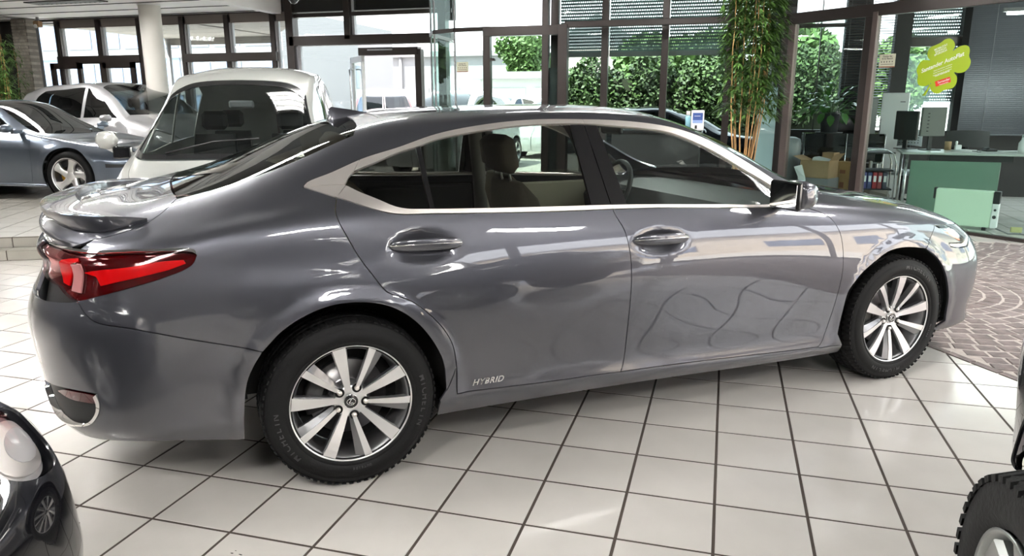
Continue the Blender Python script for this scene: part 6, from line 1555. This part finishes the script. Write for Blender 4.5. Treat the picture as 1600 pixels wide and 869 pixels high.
# boxes and bottles
M_CARD = mat('brown_cardboard', (.42, .27, .15), .8, noise=(5, .12)); M_CARD2 = mat('kraft_cardboard', (.50, .30, .14), .8, noise=(5, .12))
bx = thing('cardboard_box', 'open brown cardboard box with upright flaps on top of a dark crate', 'box', (2.86, 8.98, .42), math.radians(-30))
w, d, h = .20, .16, .24
for nm, a, b_ in (('side', (-w, -d, 0), (w, -d + .006, h)), ('side', (-w, d - .006, 0), (w, d, h)), ('side', (-w, -d, 0), (-w + .006, d, h)), ('side', (w - .006, -d, 0), (w, d, h)), ('bottom', (-w, -d, 0), (w, d, .006))): MB().box(a, b_).build(nm, M_CARD, bx)
MB().add([(w, -d, h), (w, d, h), (w + .08, d, h + .10), (w + .08, -d, h + .10)], [(0, 1, 2, 3)]).build('flap', M_CARD, bx); MB().add([(-w, -d, h), (-w, d, h), (-w - .12, d, h + .05), (-w - .12, -d, h + .05)], [(0, 1, 2, 3)]).build('flap', M_CARD, bx)
MB().box((-.12, -.1, .05), (.12, .1, .27), Matrix.Rotation(.2, 4, 'Y'), bev=.02).build('crumpled_paper', M_WHITE, bx)
c2 = thing('crate', 'dark grey crate carrying the open cardboard box', 'box', (2.86, 8.98, .0), math.radians(-30)); MB().box((-.22, -.18, 0), (.22, .18, .42), bev=.01).build('crate_body', M_GREYP, c2)
c3 = thing('cardboard_box', 'tall closed kraft cardboard box with printed marks right of the crate', 'box', (3.24, 9.15, .25), math.radians(-35)); MB().box((-.12, -.1, -.25), (.12, .1, .38), bev=.003).build('carton', M_CARD2, c3)
b = MB(); b.box((-.04, -.102, .22), (.04, -.1005, .27)); b.box((-.03, -.102, .02), (.03, -.1005, .10)); b.build('print', M_INKB, c3)
c4 = thing('cardboard_box', 'small kraft box standing behind the tall closed box', 'box', (3.05, 9.40, .0), math.radians(-35)); MB().box((-.09, -.08, 0), (.09, .08, .74), bev=.003).build('carton', M_CARD, c4)
pp_ = thing('paper_sheet', 'curled long white paper leaning on the dark crate', 'paper', (2.62, 8.78, .05), math.radians(-30))
MB().loft([[(-.05, 0, z), (.05, .01, z), (.05, .013, z), (-.05, .003, z)] if i % 2 == 0 else [(-.05 + .03, -.01, z), (.05 + .03, .0, z), (.05 + .03, .003, z), (-.05 + .03, -.007, z)] for i, z in enumerate((0, .25, .38))] + [[(-.12, .0, .52), (-.03, .05, .55), (-.03, .053, .55), (-.12, .003, .52)]], smooth=False).build('sheet', M_WHITE, pp_)
dr = thing('round_bin', 'grey rounded bin behind the open cardboard box', 'bin', (2.46, 9.50, 0)); MB().lathe([(0, 0), (.17, 0), (.19, .85), (.17, .92), (.10, .95), (0, .95)], 32, 'z').build('bin_body', mat('grey_bin', (.22, .24, .25), .3), dr)
def bottle(label, x, y, z, r, h, m, grp=None, spray=False):
    t = thing('bottle', label, 'bottle', (x, y, z), 0, grp); MB().lathe([(0, 0), (r, 0), (r, h * .62), (r * .45, h * .78), (r * .4, h * .86), (0, h * .86)], 18, 'z').build('bottle_body', m, t)
    MB().lathe([(0, h * .86), (r * .45, h * .86), (r * .42, h), (0, h)], 14, 'z').build('cap', M_WHITE, t)
    if spray: MB().box((-r * .4, -r * 1.6, h * .95), (r * .4, r * .6, h * 1.12), bev=.004).build('trigger', M_WHITE, t)
    return t
M_BLU = mat('blue_liquid', (.03, .16, .34), .15, coat=.6); M_CRM = mat('cream_liquid', (.62, .58, .36), .25, coat=.6)
bottle('cream yellow bottle on the low shelf of the black sideboard', 3.38, 9.42, .0, .045, .44, M_CRM)
bottle('blue bottle with white cap beside the cream yellow bottle', 3.49, 9.40, .0, .05, .40, M_BLU)
bottle('white spray bottle right of the blue bottle', 3.59, 9.42, .0, .04, .56, M_WHITE, spray=True)
bk = thing('basket', 'brown wicker basket behind the bottles', 'basket', (3.28, 9.72, .08)); MB().lathe([(0, 0), (.15, 0), (.19, .32), (.17, .32), (.14, .02), (0, .02)], 24, 'z').build('wicker', mat('wicker', (.25, .15, .09), .8, noise=(40, .6), bump=(60, .8)), bk)
bg = thing('bag', 'pale folded bag lying right of the spray bottle', 'bag', (3.60, 9.14, 0)); MB().box((-.15, -.1, 0), (.17, .12, .28), Matrix.Rotation(.25, 4, 'Y'), bev=.05).build('cloth', mat('pale_cloth', (.40, .36, .33), .9, bump=(15, .8)), bg)
# trolley with binders
tr = thing('trolley', 'black shelf trolley with a curved chrome rail left of the desk', 'shelf', (3.50, 8.75, 0))
for z in (.30, .55, .78): MB().box((-.2, -.15, z), (.24, .15, z + .02), bev=.004).build('shelf', M_BLKP, tr)
for y in (-.16, .16): MB().tube([(-.22, y, 0), (-.22, y, .80), (-.05, y, .83), (.14, y, .83), (.22, y, .78), (.26, y, .66), (.26, y, 0)], .010, 8).build('rail', M_STEEL, tr)
BC = [(.03, .18, .17), (.08, .07, .20), (.05, .06, .16), (.35, .03, .04), (.30, .05, .06), (.05, .05, .08)]
for k in range(6):
    t = thing('binder', '%s binder standing on the black trolley, %s from the left' % (('teal', 'dark blue', 'navy', 'red', 'dark red', 'black')[k], ('first', 'second', 'third', 'fourth', 'fifth', 'last')[k]), 'binder', (3.335 + k * .062, 8.70, .32), 0, 'binders on the black trolley')
    MB().box((-.026, -.11, 0), (.026, .12, .215), bev=.003).build('cover', mat('binder_cover', BC[k], .4), t); MB().box((-.016, -.112, .09), (.016, -.1095, .17)).build('label', M_WHITE, t)
# fridge, chairs, desk
fr_g = thing('fridge', 'white upright fridge in the office behind the desk', 'fridge', (4.03, 10.55, .0), math.radians(-12))
MB().box((-.17, -.2, .0), (.20, .2, 1.58), bev=.012).build('cabinet', M_WHITE, fr_g); MB().box((-.17, -.225, .08), (.20, -.202, 1.57), bev=.008).build('door', M_WHITE, fr_g); MB().box((.08, -.232, 1.44), (.15, -.225, 1.455)).build('badge', M_GREYP, fr_g); MB().box((-.165, -.245, .75), (-.15, -.225, 1.2), bev=.004).build('handle', M_GREYP, fr_g)
fc2 = thing('cabinet', 'grey filing cabinet left of the white fridge', 'cabinet', (3.66, 10.6, 0), math.radians(-8)); MB().box((-.13, -.2, 0), (.14, .2, 1.52), bev=.006).build('cabinet_body', mat('grey_cabinet', (.30, .30, .30), .5), fc2); MB().box((-.12, -.206, .1), (.13, -.2, 1.48)).build('door', mat('grey_cabinet_door', (.34, .34, .34), .45), fc2)
M_TOP = mat('grey_green_desk_top', (.42, .45, .42), .3)
dk = thing('desk', 'long pale desk with green glass modesty panel behind the office glass', 'desk', (4.72, 8.45, 0), math.radians(-6))
MB().box((-.95, -.28, .80), (1.6, .50, .83), bev=.006).build('desk_top', M_TOP, dk)
M_GRN = mat('green_glass_panel', (.13, .22, .165), .22, coat=.6)
MB().box((-.83, -.20, .05), (.16, -.185, .72), bev=.003).build('modesty_panel', M_GRN, dk)
MB().box((-.62, -.16, .72), (.3, -.02, .795), bev=.004).build('drawer_unit', M_BLKP, dk)
for x in (-.88, 1.5):
    for y in (-.2, .42): MB().tube([(x, y, 0), (x, y, .8)], .02, 10).build('leg', M_STEEL, dk)
wb_ = thing('radiator', 'pale green-white panel heater on the floor just inside the office glass', 'heater', (4.33, 7.52, 0), math.radians(-22))
MB().box((-.31, -.06, .03), (.27, .06, .45), bev=.008).build('panel', mat('pale_green_enamel', (.62, .76, .60), .35), wb_); MB().box((.272, -.06, .03), (.34, .06, .31), bev=.006).build('side_box', M_WHITE, wb_); MB().box((.272, -.06, .31), (.34, .06, .45), bev=.006).build('end_cap', M_BLKP, wb_); MB().box((-.335, -.055, .33), (-.312, .055, .46), bev=.004).build('end_cap', M_BLKP, wb_)
MB().lathe([(0, -.068), (.018, -.066), (.02, -.06)], 16, 'y', Matrix.Translation((.305, 0, .16))).build('knob', M_BLKP, wb_); MB().lathe([(0, -.068), (.012, -.066), (.014, -.06)], 16, 'y', Matrix.Translation((.305, 0, .24))).build('knob', M_BLKP, wb_)
for x in (-.25, .22): MB().box((x - .02, -.08, 0), (x + .02, .08, .035)).build('foot', M_BLKP, wb_)
cbx = thing('cable', 'loose cable and small yellow tag on the floor right of the panel heater', 'cable', (4.78, 7.10, 0)); MB().tube([(-.2, .12, .05), (-.1, .02, .012), (.0, .05, .012), (.08, -.02, .012), (.18, .03, .012)], .008, 6).build('cord', M_GREYP, cbx); MB().box((-.06, .07, .02), (.05, .10, .08), bev=.004).build('tag', mat('yellow_tag', (.5, .48, .22), .6), cbx)
ms = thing('monitor', 'computer screen seen from behind on the pale desk', 'monitor', (4.15, 8.72, .83), math.radians(12))
MB().box((-.14, -.02, .18), (.17, .03, .55), bev=.01).build('screen_case', mat('grey_screen_case', (.14, .14, .13), .5), ms); MB().box((-.02, 0, 0), (.03, .02, .2)).build('stand', M_BLKP, ms); MB().box((-.1, -.08, 0), (.12, .1, .012), bev=.004).build('foot', M_BLKP, ms)
for k in range(6): MB().box((-.07, -.024, .24 + k * .045), (-.045, -.0195, .252 + k * .045)).build('vent', M_BLKP, ms)
m2 = thing('monitor', 'black narrow screen turned sideways left of the other screen', 'monitor', (3.90, 8.95, .83), math.radians(-50)); MB().box((-.17, -.02, .12), (.17, .03, .50), bev=.01).build('screen_case', M_BLKP, m2); MB().box((-.03, 0, 0), (.03, .02, .15)).build('stand', M_BLKP, m2); MB().box((-.1, -.08, 0), (.12, .1, .012)).build('foot', M_BLKP, m2)
def office_chair(label, x, y, rz, bw, mm, perf=False):
    t = thing('office_chair', label, 'chair', (x, y, 0), rz); r = []
    for i in range(9):
        u = -1 + i / 4; r.append([(u * bw, .05 * u * u, .84 - .02 * u * u), (u * bw, .05 * u * u + .03, .84 - .02 * u * u), (u * bw * .96, .05 * u * u + .05, 1.07 - .025 * u * u), (u * bw * .96, .05 * u * u + .02, 1.07 - .025 * u * u)])
    MB().loft(r, smooth=False).build('backrest', mm, t, auto=40); MB().box((-.23, -.48, .44), (.23, -.03, .50), bev=.025).build('seat', mm, t)
    MB().tube([(0, .05, .9), (0, .07, .6), (0, -.1, .42), (0, -.22, .40)], .018, 8).build('back_bar', M_BLKP, t); MB().tube([(0, -.25, .08), (0, -.25, .44)], .025, 10).build('gas_column', M_BLKP, t)
    for k in range(5): a = 2 * math.pi * k / 5; MB().tube([(0, -.25, .10), (.27 * math.cos(a), -.25 + .27 * math.sin(a), .05)], .015, 6).build('foot_spoke', M_BLKP, t); MB().lathe([(0, -.02), (.028, -.02), (.028, .02), (0, .02)], 12, 'x', Matrix.Translation((.27 * math.cos(a), -.25 + .27 * math.sin(a), .028))).build('castor', M_BLKP, t)
    if perf:
        b = MB()
        for i in range(7):
            for j in range(5): b.box((-.13 + i * .04, -.002, .87 + j * .035), (-.115 + i * .04, .001, .882 + j * .035))
        b.build('perforation', M_INK, t)
    return t
office_chair('black office chair with a low wide backrest behind the desk', 4.80, 9.42, 0, .27, mat('charcoal_fabric', (.05, .05, .052), .8))
office_chair('grey perforated chair back beside the sideboard', 4.12, 9.74, math.radians(-20), .16, mat('light_grey_shell', (.38, .40, .42), .4), True)
dz_ = .83
for nm, lab, cat, x, y, sx, sy, sz, m_, rz in (('paper_stack', 'white papers spread in the middle of the desk', 'paper', 4.56, 8.62, .12, .1, .02, M_WHITE, .3), ('paper_stack', 'flat white papers at the right end of the desk', 'paper', 5.16, 8.62, .20, .10, .012, M_WHITE, -.1),
        ('cup', 'brown patterned mug on the desk right of the screen', 'cup', 4.40, 8.84, .04, .04, .11, M_CARD, 0), ('telephone', 'black desk telephone among the papers', 'telephone', 4.84, 8.66, .07, .06, .05, M_BLKP, .2), ('keys', 'small dark pile of keys on the papers', 'keys', 4.62, 8.38, .06, .05, .03, M_BLKP, .5), ('tape_holder', 'white curved tape holder next to the mug', 'stationery', 4.50, 8.76, .04, .02, .12, M_WHITE, .2)):
    t = thing(nm, lab, cat, (x, y, dz_), rz)
    if nm == 'cup': MB().lathe([(0, 0), (sx, 0), (sx, sz), (sx - .005, sz), (sx - .005, .01), (0, .01)], 20, 'z').build('mug', m_, t)
    elif nm == 'paper_stack':
        for k in range(4): MB().box((-sx + k * .01, -sy, k * sz / 4), (sx - .02 * k, sy, (k + .8) * sz / 4), Matrix.Rotation(.12 * k, 4, 'Z')).build('sheet', m_, t)
    elif nm == 'keys':
        for k in range(5): MB().tube([(0, 0, .006 + .005 * k), (sx * math.cos(k * 1.3), sy * math.sin(k * 1.3), .006 + .005 * k)], .005, 5).build('key', M_STEEL if k % 2 else m_, t)
    else:
        MB().box((-sx, -sy, 0), (sx, sy, sz * .6), bev=.008).build('body', m_, t); MB().box((-sx * .9, -sy * .9, sz * .6), (-sx * .3, sy * .9, sz), bev=.008).build('top_piece', m_, t)
wbt = thing('bottle', 'white spray bottle standing at the right end of the desk', 'bottle', (5.12, 8.42, dz_)); MB().lathe([(0, 0), (.045, 0), (.045, .12), (.02, .16), (.018, .19), (0, .19)], 18, 'z').build('bottle_body', M_WHITE, wbt); MB().box((-.015, -.05, .19), (.015, .02, .22), bev=.004).build('trigger', M_WHITE, wbt)
# office lamp tubes seen through the glass
lt_ = thing('ceiling_light', 'single white tube light high in the office at the right edge', 'light', (5.55, 9.6, 2.60), math.radians(-4)); MB().tube([(-.45, 0, 0), (.8, 0, 0)], .018, 8).build('tube', M_TUBE, lt_); MB().box((-.5, -.03, .02), (.85, .03, .07)).build('housing', M_GREYP, lt_)
# brochure stand and bottle behind the sedan's roof
bs_ = thing('brochure_holder', 'white upright display card with blue picture behind the sedan roof', 'display', (1.24, 7.0, 1.12), math.radians(10))
MB().box((-.075, -.012, 0), (.075, .012, .235), bev=.004).build('card_frame', M_WHITE, bs_); MB().box((-.058, -.0135, .12), (.058, -.0115, .205)).build('blue_picture', mat('blue_print', (.03, .07, .25), .4), bs_); MB().box((-.058, -.0135, .085), (.058, -.0115, .12)).build('light_blue_picture', mat('pale_blue_print', (.25, .35, .62), .4), bs_)
MB().box((-.04, -.0145, .165), (.03, -.013, .17)).build('white_line', M_WHITE, bs_); MB().box((-.03, -.0145, .02), (-.005, -.013, .06)).build('dark_figure', M_INK, bs_)
tb = thing('counter', 'black counter behind the sedan roof carrying the display card', 'counter', (.78, 7.15, 0)); MB().box((-.55, -.22, 0), (.5, .22, 1.08), bev=.01).build('counter_body', M_BLKP, tb); MB().box((-.57, -.24, 1.08), (.52, .24, 1.12), bev=.008).build('counter_top', M_BLACK, tb)
bo = thing('bottle', 'pale blue plastic bottle with pink-white cap left of the display card', 'bottle', (1.13, 7.0, 1.12)); MB().lathe([(0, 0), (.03, 0), (.032, .15), (.022, .175), (0, .175)], 18, 'z').build('bottle_body', mat('aqua_plastic', (.25, .50, .60), .2), bo); MB().lathe([(0, .175), (.022, .175), (.024, .225), (0, .225)], 14, 'z').build('cap', mat('pink_white_cap', (.75, .68, .68), .4), bo)
# cctv camera by the post
cc = thing('security_camera', 'dark round dome camera at the top of the bronze post', 'camera', (-4.98, 8.5, 3.02)); MB().lathe([(0, -.09), (.04, -.08), (.075, -.04), (.085, 0)], 24, 'z').build('dome', M_BLACK, cc); MB().lathe([(.085, -.02), (.10, 0), (.10, .03), (.08, .05)], 24, 'z').build('collar_ring', M_GREYP, cc); MB().tube([(0, 0, .04), (0, 0, .69)], .02, 8).build('mount', M_GREYP, cc)
sl = thing('spotlight', 'small sensor lamp under the low ceiling beside the brick pier', 'light', (-12.2, 10.55, 2.98)); MB().box((-.07, -.06, -.02), (.07, .05, .1), bev=.01).build('housing', M_CARD, sl); MB().lathe([(0, -.09), (.035, -.085), (.04, -.05)], 16, 'y').build('lens', M_WHITE, sl); MB().box((-.02, -.02, .1), (.02, .02, .185)).build('bracket', M_GREYP, sl)

# ---------------------------------------------------------------- outside
M_ASPH = mat('pale_paving', (.58, .55, .50), .9, noise=(2, .1)); M_HWALL = mat('white_render', (.21, .215, .225), .8); M_BLUW = mat('blue_white_cladding', (.42, .50, .66), .5)
MB().box((-90, 11.25, -.3), (70, 110, -.06)).box((-90, -70, -.3), (70, -6.75, -.06)).box((9.55, -6.75, -.3), (70, 11.25, -.06)).box((-90, -6.75, -.3), (-14.75, 11.25, -.06)).build('ground', M_ASPH, kind='structure')
# canopy over the left glass front (grey underside)
cn = thing('canopy', 'grey underside of a flat canopy outside the left windows', 'canopy', (-9.6, 12.9, 0))
MB().box((-3.6, -1.5, 3.12), (-.2, 2.6, 3.2)).build('roof_slab', mat('grey_soffit', (.17, .16, .15), .8), cn)
MB().prism([(-.2, -1.5), (3.1, -1.5), (-.2, 2.6)], 3.14, 3.2).build('roof_slab', D.materials['grey_soffit'], cn)
MB().box((-3.6, 2.5, 2.95), (-.2, 2.65, 3.2)).build('edge_beam', D.materials['grey_soffit'], cn)
for x in (-3.4, ): MB().tube([(x, 2.4, -.06), (x, 2.4, 3.1)], .06, 10).build('post', M_GREYP, cn)
# office block to the left with rows of windows
ob = thing('building', 'pale blue-white office building with window rows beyond the left glass front', 'building', (-24, 24, -.06))
MB().box((-16, 0, 0), (9, 10, 5.0)).build('wall', M_HWALL, ob); M_WINB = mat('blue_window', (.18, .24, .36), .12, .2)
for r in range(3):
    for c in range(17): MB().box((-15.4 + c * 1.42, -.03, .75 + r * 1.45), (-14.2 + c * 1.42, .02, 1.85 + r * 1.45)).build('window', M_WINB, ob)
for r in range(4): MB().box((-16, -.08, .35 + r * 1.45), (9, -.0, .55 + r * 1.45)).build('ledge', M_HWALL, ob)
# long white hall beyond the entrance with rain pipe and garages further right
hb = thing('building', 'bright white hall with downpipe straight beyond the open entrance door', 'building', (-16.5, 42, -.06))
MB().box((-6, 0, 0), (7.0, 8, 4.2)).build('wall', M_HWALL, hb); MB().box((-6.2, -.3, 4.2), (7.3, 8.2, 4.5)).build('roof_edge', M_GREYP, hb); MB().tube([(-1.6, -.12, 0), (-1.6, -.12, 4.2)], .1, 8).build('downpipe', M_GREYP, hb)
for c in range(6): MB().box((-5.4 + c * 2.0, -.04, 0), (-3.8 + c * 2.0, .0, 2.4)).build('gate', mat('light_gate', (.22, .23, .25), .5) if c == 0 else D.materials['light_gate'], hb)
gb = thing('building', 'low garages with grey flat roof beyond the glass lobby', 'building', (-4.2, 30.6, -.06))
MB().box((-5, 0, 0), (4, 6, 2.5)).build('wall', mat('grey_render', (.40, .42, .42), .8), gb); MB().box((-5.3, -.5, 2.5), (4.2, 6.2, 2.8)).build('roof', mat('grey_roof', (.16, .17, .18), .7), gb)
for c in range(4): MB().box((-4.6 + c * 2.1, -.05, 0), (-2.9 + c * 2.1, 0, 2.1)).build('garage_door', mat('white_garage_door', (.62, .66, .66), .5) if c == 0 else D.materials['white_garage_door'], gb)
bh = thing('building', 'brick house half hidden by the hedge beyond the garages', 'building', (-2.6, 23.6, -.06)); MB().box((-1.6, 0, 0), (1.1, 6, 3.3)).build('wall', mat('far_brick_wall', (.28, .25, .23), .85, noise=(20, .3)), bh)
for c in range(2): MB().box((-1.2 + c * 1.2, -.03, 1.2), (-.5 + c * 1.2, 0, 2.4)).build('window', M_WINB, bh)
MB().prism([(-1.9, 3.3), (1.4, 3.3), (-.2, 4.4)], 0, 6, 'y').build('roof', D.materials['grey_roof'], bh)
fe = thing('fence', 'white slatted gate between the parked vans', 'fence', (-1.6, 22.9, -.06))
for k in range(22): MB().box((-1.8 + k * .17, 0, 0), (-1.68 + k * .17, .03, 1.75)).build('slat', M_HWALL, fe)
MB().box((-1.8, .03, .3), (2.0, .07, .4)).build('rail', M_HWALL, fe); MB().box((-1.8, .03, 1.4), (2.0, .07, 1.5)).build('rail', M_HWALL, fe)
def cloud_leaves(b, cx, cy, cz, rx, ry, rz, n, s, r):
    for _ in range(n):
        while True:
            p = Vector((r.uniform(-1, 1), r.uniform(-1, 1), r.uniform(-1, 1)))
            if .35 < p.length < 1: break
        q = Vector((cx + p.x * rx, cy + p.y * ry, cz + p.z * rz)); a = Vector((r.uniform(-1, 1), r.uniform(-1, 1), r.uniform(-1, 1))).normalized() * s; c = a.orthogonal().normalized() * s * .6
        b.add([q - a, q + c, q + a, q - c], [(0, 1, 2, 3)])
def tree(label, x, y, h, R_, n, seed, m=None, nm='tree'):
    r = random.Random(seed); t = thing(nm, label, 'tree', (x, y, -.06)); MB().tube([(0, 0, 0), (.1, 0, h * .4), (-.05, .1, h * .8)], [.16, .12, .05], 8).build('trunk', M_BARK, t)
    b = MB()
    for k in range(9):
        a = r.uniform(0, 6.28); d = r.uniform(0, .6) * R_; cloud_leaves(b, math.cos(a) * d, math.sin(a) * d, h * r.uniform(.5, .9), R_ * .55, R_ * .55, R_ * .45, n // 9, .13, r)
    b.build('crown', m or M_TREE, t, kind='stuff')
def hedge(label, x0, x1, y, h, n, seed):
    r = random.Random(seed); t = thing('hedge', label, 'hedge', ((x0 + x1) / 2, y, -.06)); b = MB(); w = (x1 - x0) / 2
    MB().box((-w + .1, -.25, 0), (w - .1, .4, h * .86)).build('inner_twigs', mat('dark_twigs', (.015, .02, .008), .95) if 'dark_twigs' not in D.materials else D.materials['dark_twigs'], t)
    for k in range(int(w * 5)):
        cloud_leaves(b, -w + (k + .5) * 2 * w / int(w * 5), r.uniform(-.2, .1), h * r.uniform(.3, .9), .5, .5, h * .35, n // int(w * 5), .055, r)
    b.build('foliage', M_HEDGE, t, kind='stuff')
hedge('long green hedge outside the window left of the bamboo', -1.9, 3.6, 14.2, 2.30, 24000, 3)
tree('spreading green tree behind the hedge, left one of the two', -.0, 18.6, 2.95, 1.5, 8000, 5)
tree('taller green tree behind the hedge, right one of the two', 3.2, 18.4, 3.0, 1.6, 8000, 6)
tree('light green tree above the garages beyond the glass lobby', -9.2, 38.2, 5.0, 1.7, 7000, 7)
tree('round tree seen through the office window behind the peace lily', 6.2, 22.6, 3.1, 1.5, 6000, 8)
tree('distant tree beyond the garages', 1.2, 40, 4.9, 1.9, 7000, 10)
cw = thing('building', 'long sunlit cream building across the street beyond the right-hand glazing', 'building', (21, 2, -.06))  # added out of view so the sedan's side reflects a cream band
MB().box((0, -22, 0), (6, 16, 4.6)).build('wall', mat('cream_render', (.70, .62, .52), .8), cw); MB().box((-.4, -22.3, 4.6), (6.3, 16.3, 4.9)).build('roof_edge', M_GREYP, cw)
for c in range(9): MB().box((-.04, -20 + c * 4, 1.0), (.02, -18 + c * 4, 2.6)).build('window', M_WINB, cw)
# parked cars outside
v1 = thing('car', 'small silver van with a tall red tail lamp parked outside the open door', 'car', (-7.9, 17.5, -.06), math.radians(117))
generic_car(v1, generic_surface(h=1.85, ws_top=-.9, ws_base=.0, cowl=1.15, xrear=-3.25, W=.88), mat('rose_silver_paint', (.50, .42, .43), .35, .3, coat=1.), M_GLASSD, -.9, 0., rear_glass=True, tail=mat('red_tail_lamp', (.70, .01, .02), .25, coat=1.))
M_PWH2 = mat('plain_white_paint', (.75, .76, .76), .35, coat=.8)
for lab, x, y, rz, h in (('white van parked left behind the glass lobby', -4.5, 12.9, -96, 1.75), ('white van with dark windscreen parked behind the lobby door', -5.7, 20.4, -98, 1.70), ('white compact car parked right behind the lobby door', -3.3, 18.3, -100, 1.66)):
    v = thing('car', lab, 'car', (x, y, -.06), math.radians(rz), None)
    generic_car(v, generic_surface(h=h, ws_top=-.9, ws_base=.0, cowl=1.10, xrear=-3.0, W=.86), M_PWH2, M_GLASSD, -.9, 0.)
v5 = thing('car', 'black car standing in front of the hedge outside the window', 'car', (1.9, 12.25, -.06), math.radians(2))
generic_car(v5, generic_surface(h=1.42, ws_top=-1.3, ws_base=-.4, cowl=.98, xrear=-3.2), M_PBLK, M_GLASSD, -1.3, -.4)

# ---------------------------------------------------------------- the sedan itself
sedan = thing('car', 'grey metallic four-door hybrid sedan filling the middle of the tiled floor', 'car', (-.29644, .80043, 0), math.radians(38.918))
build_sedan(sedan)
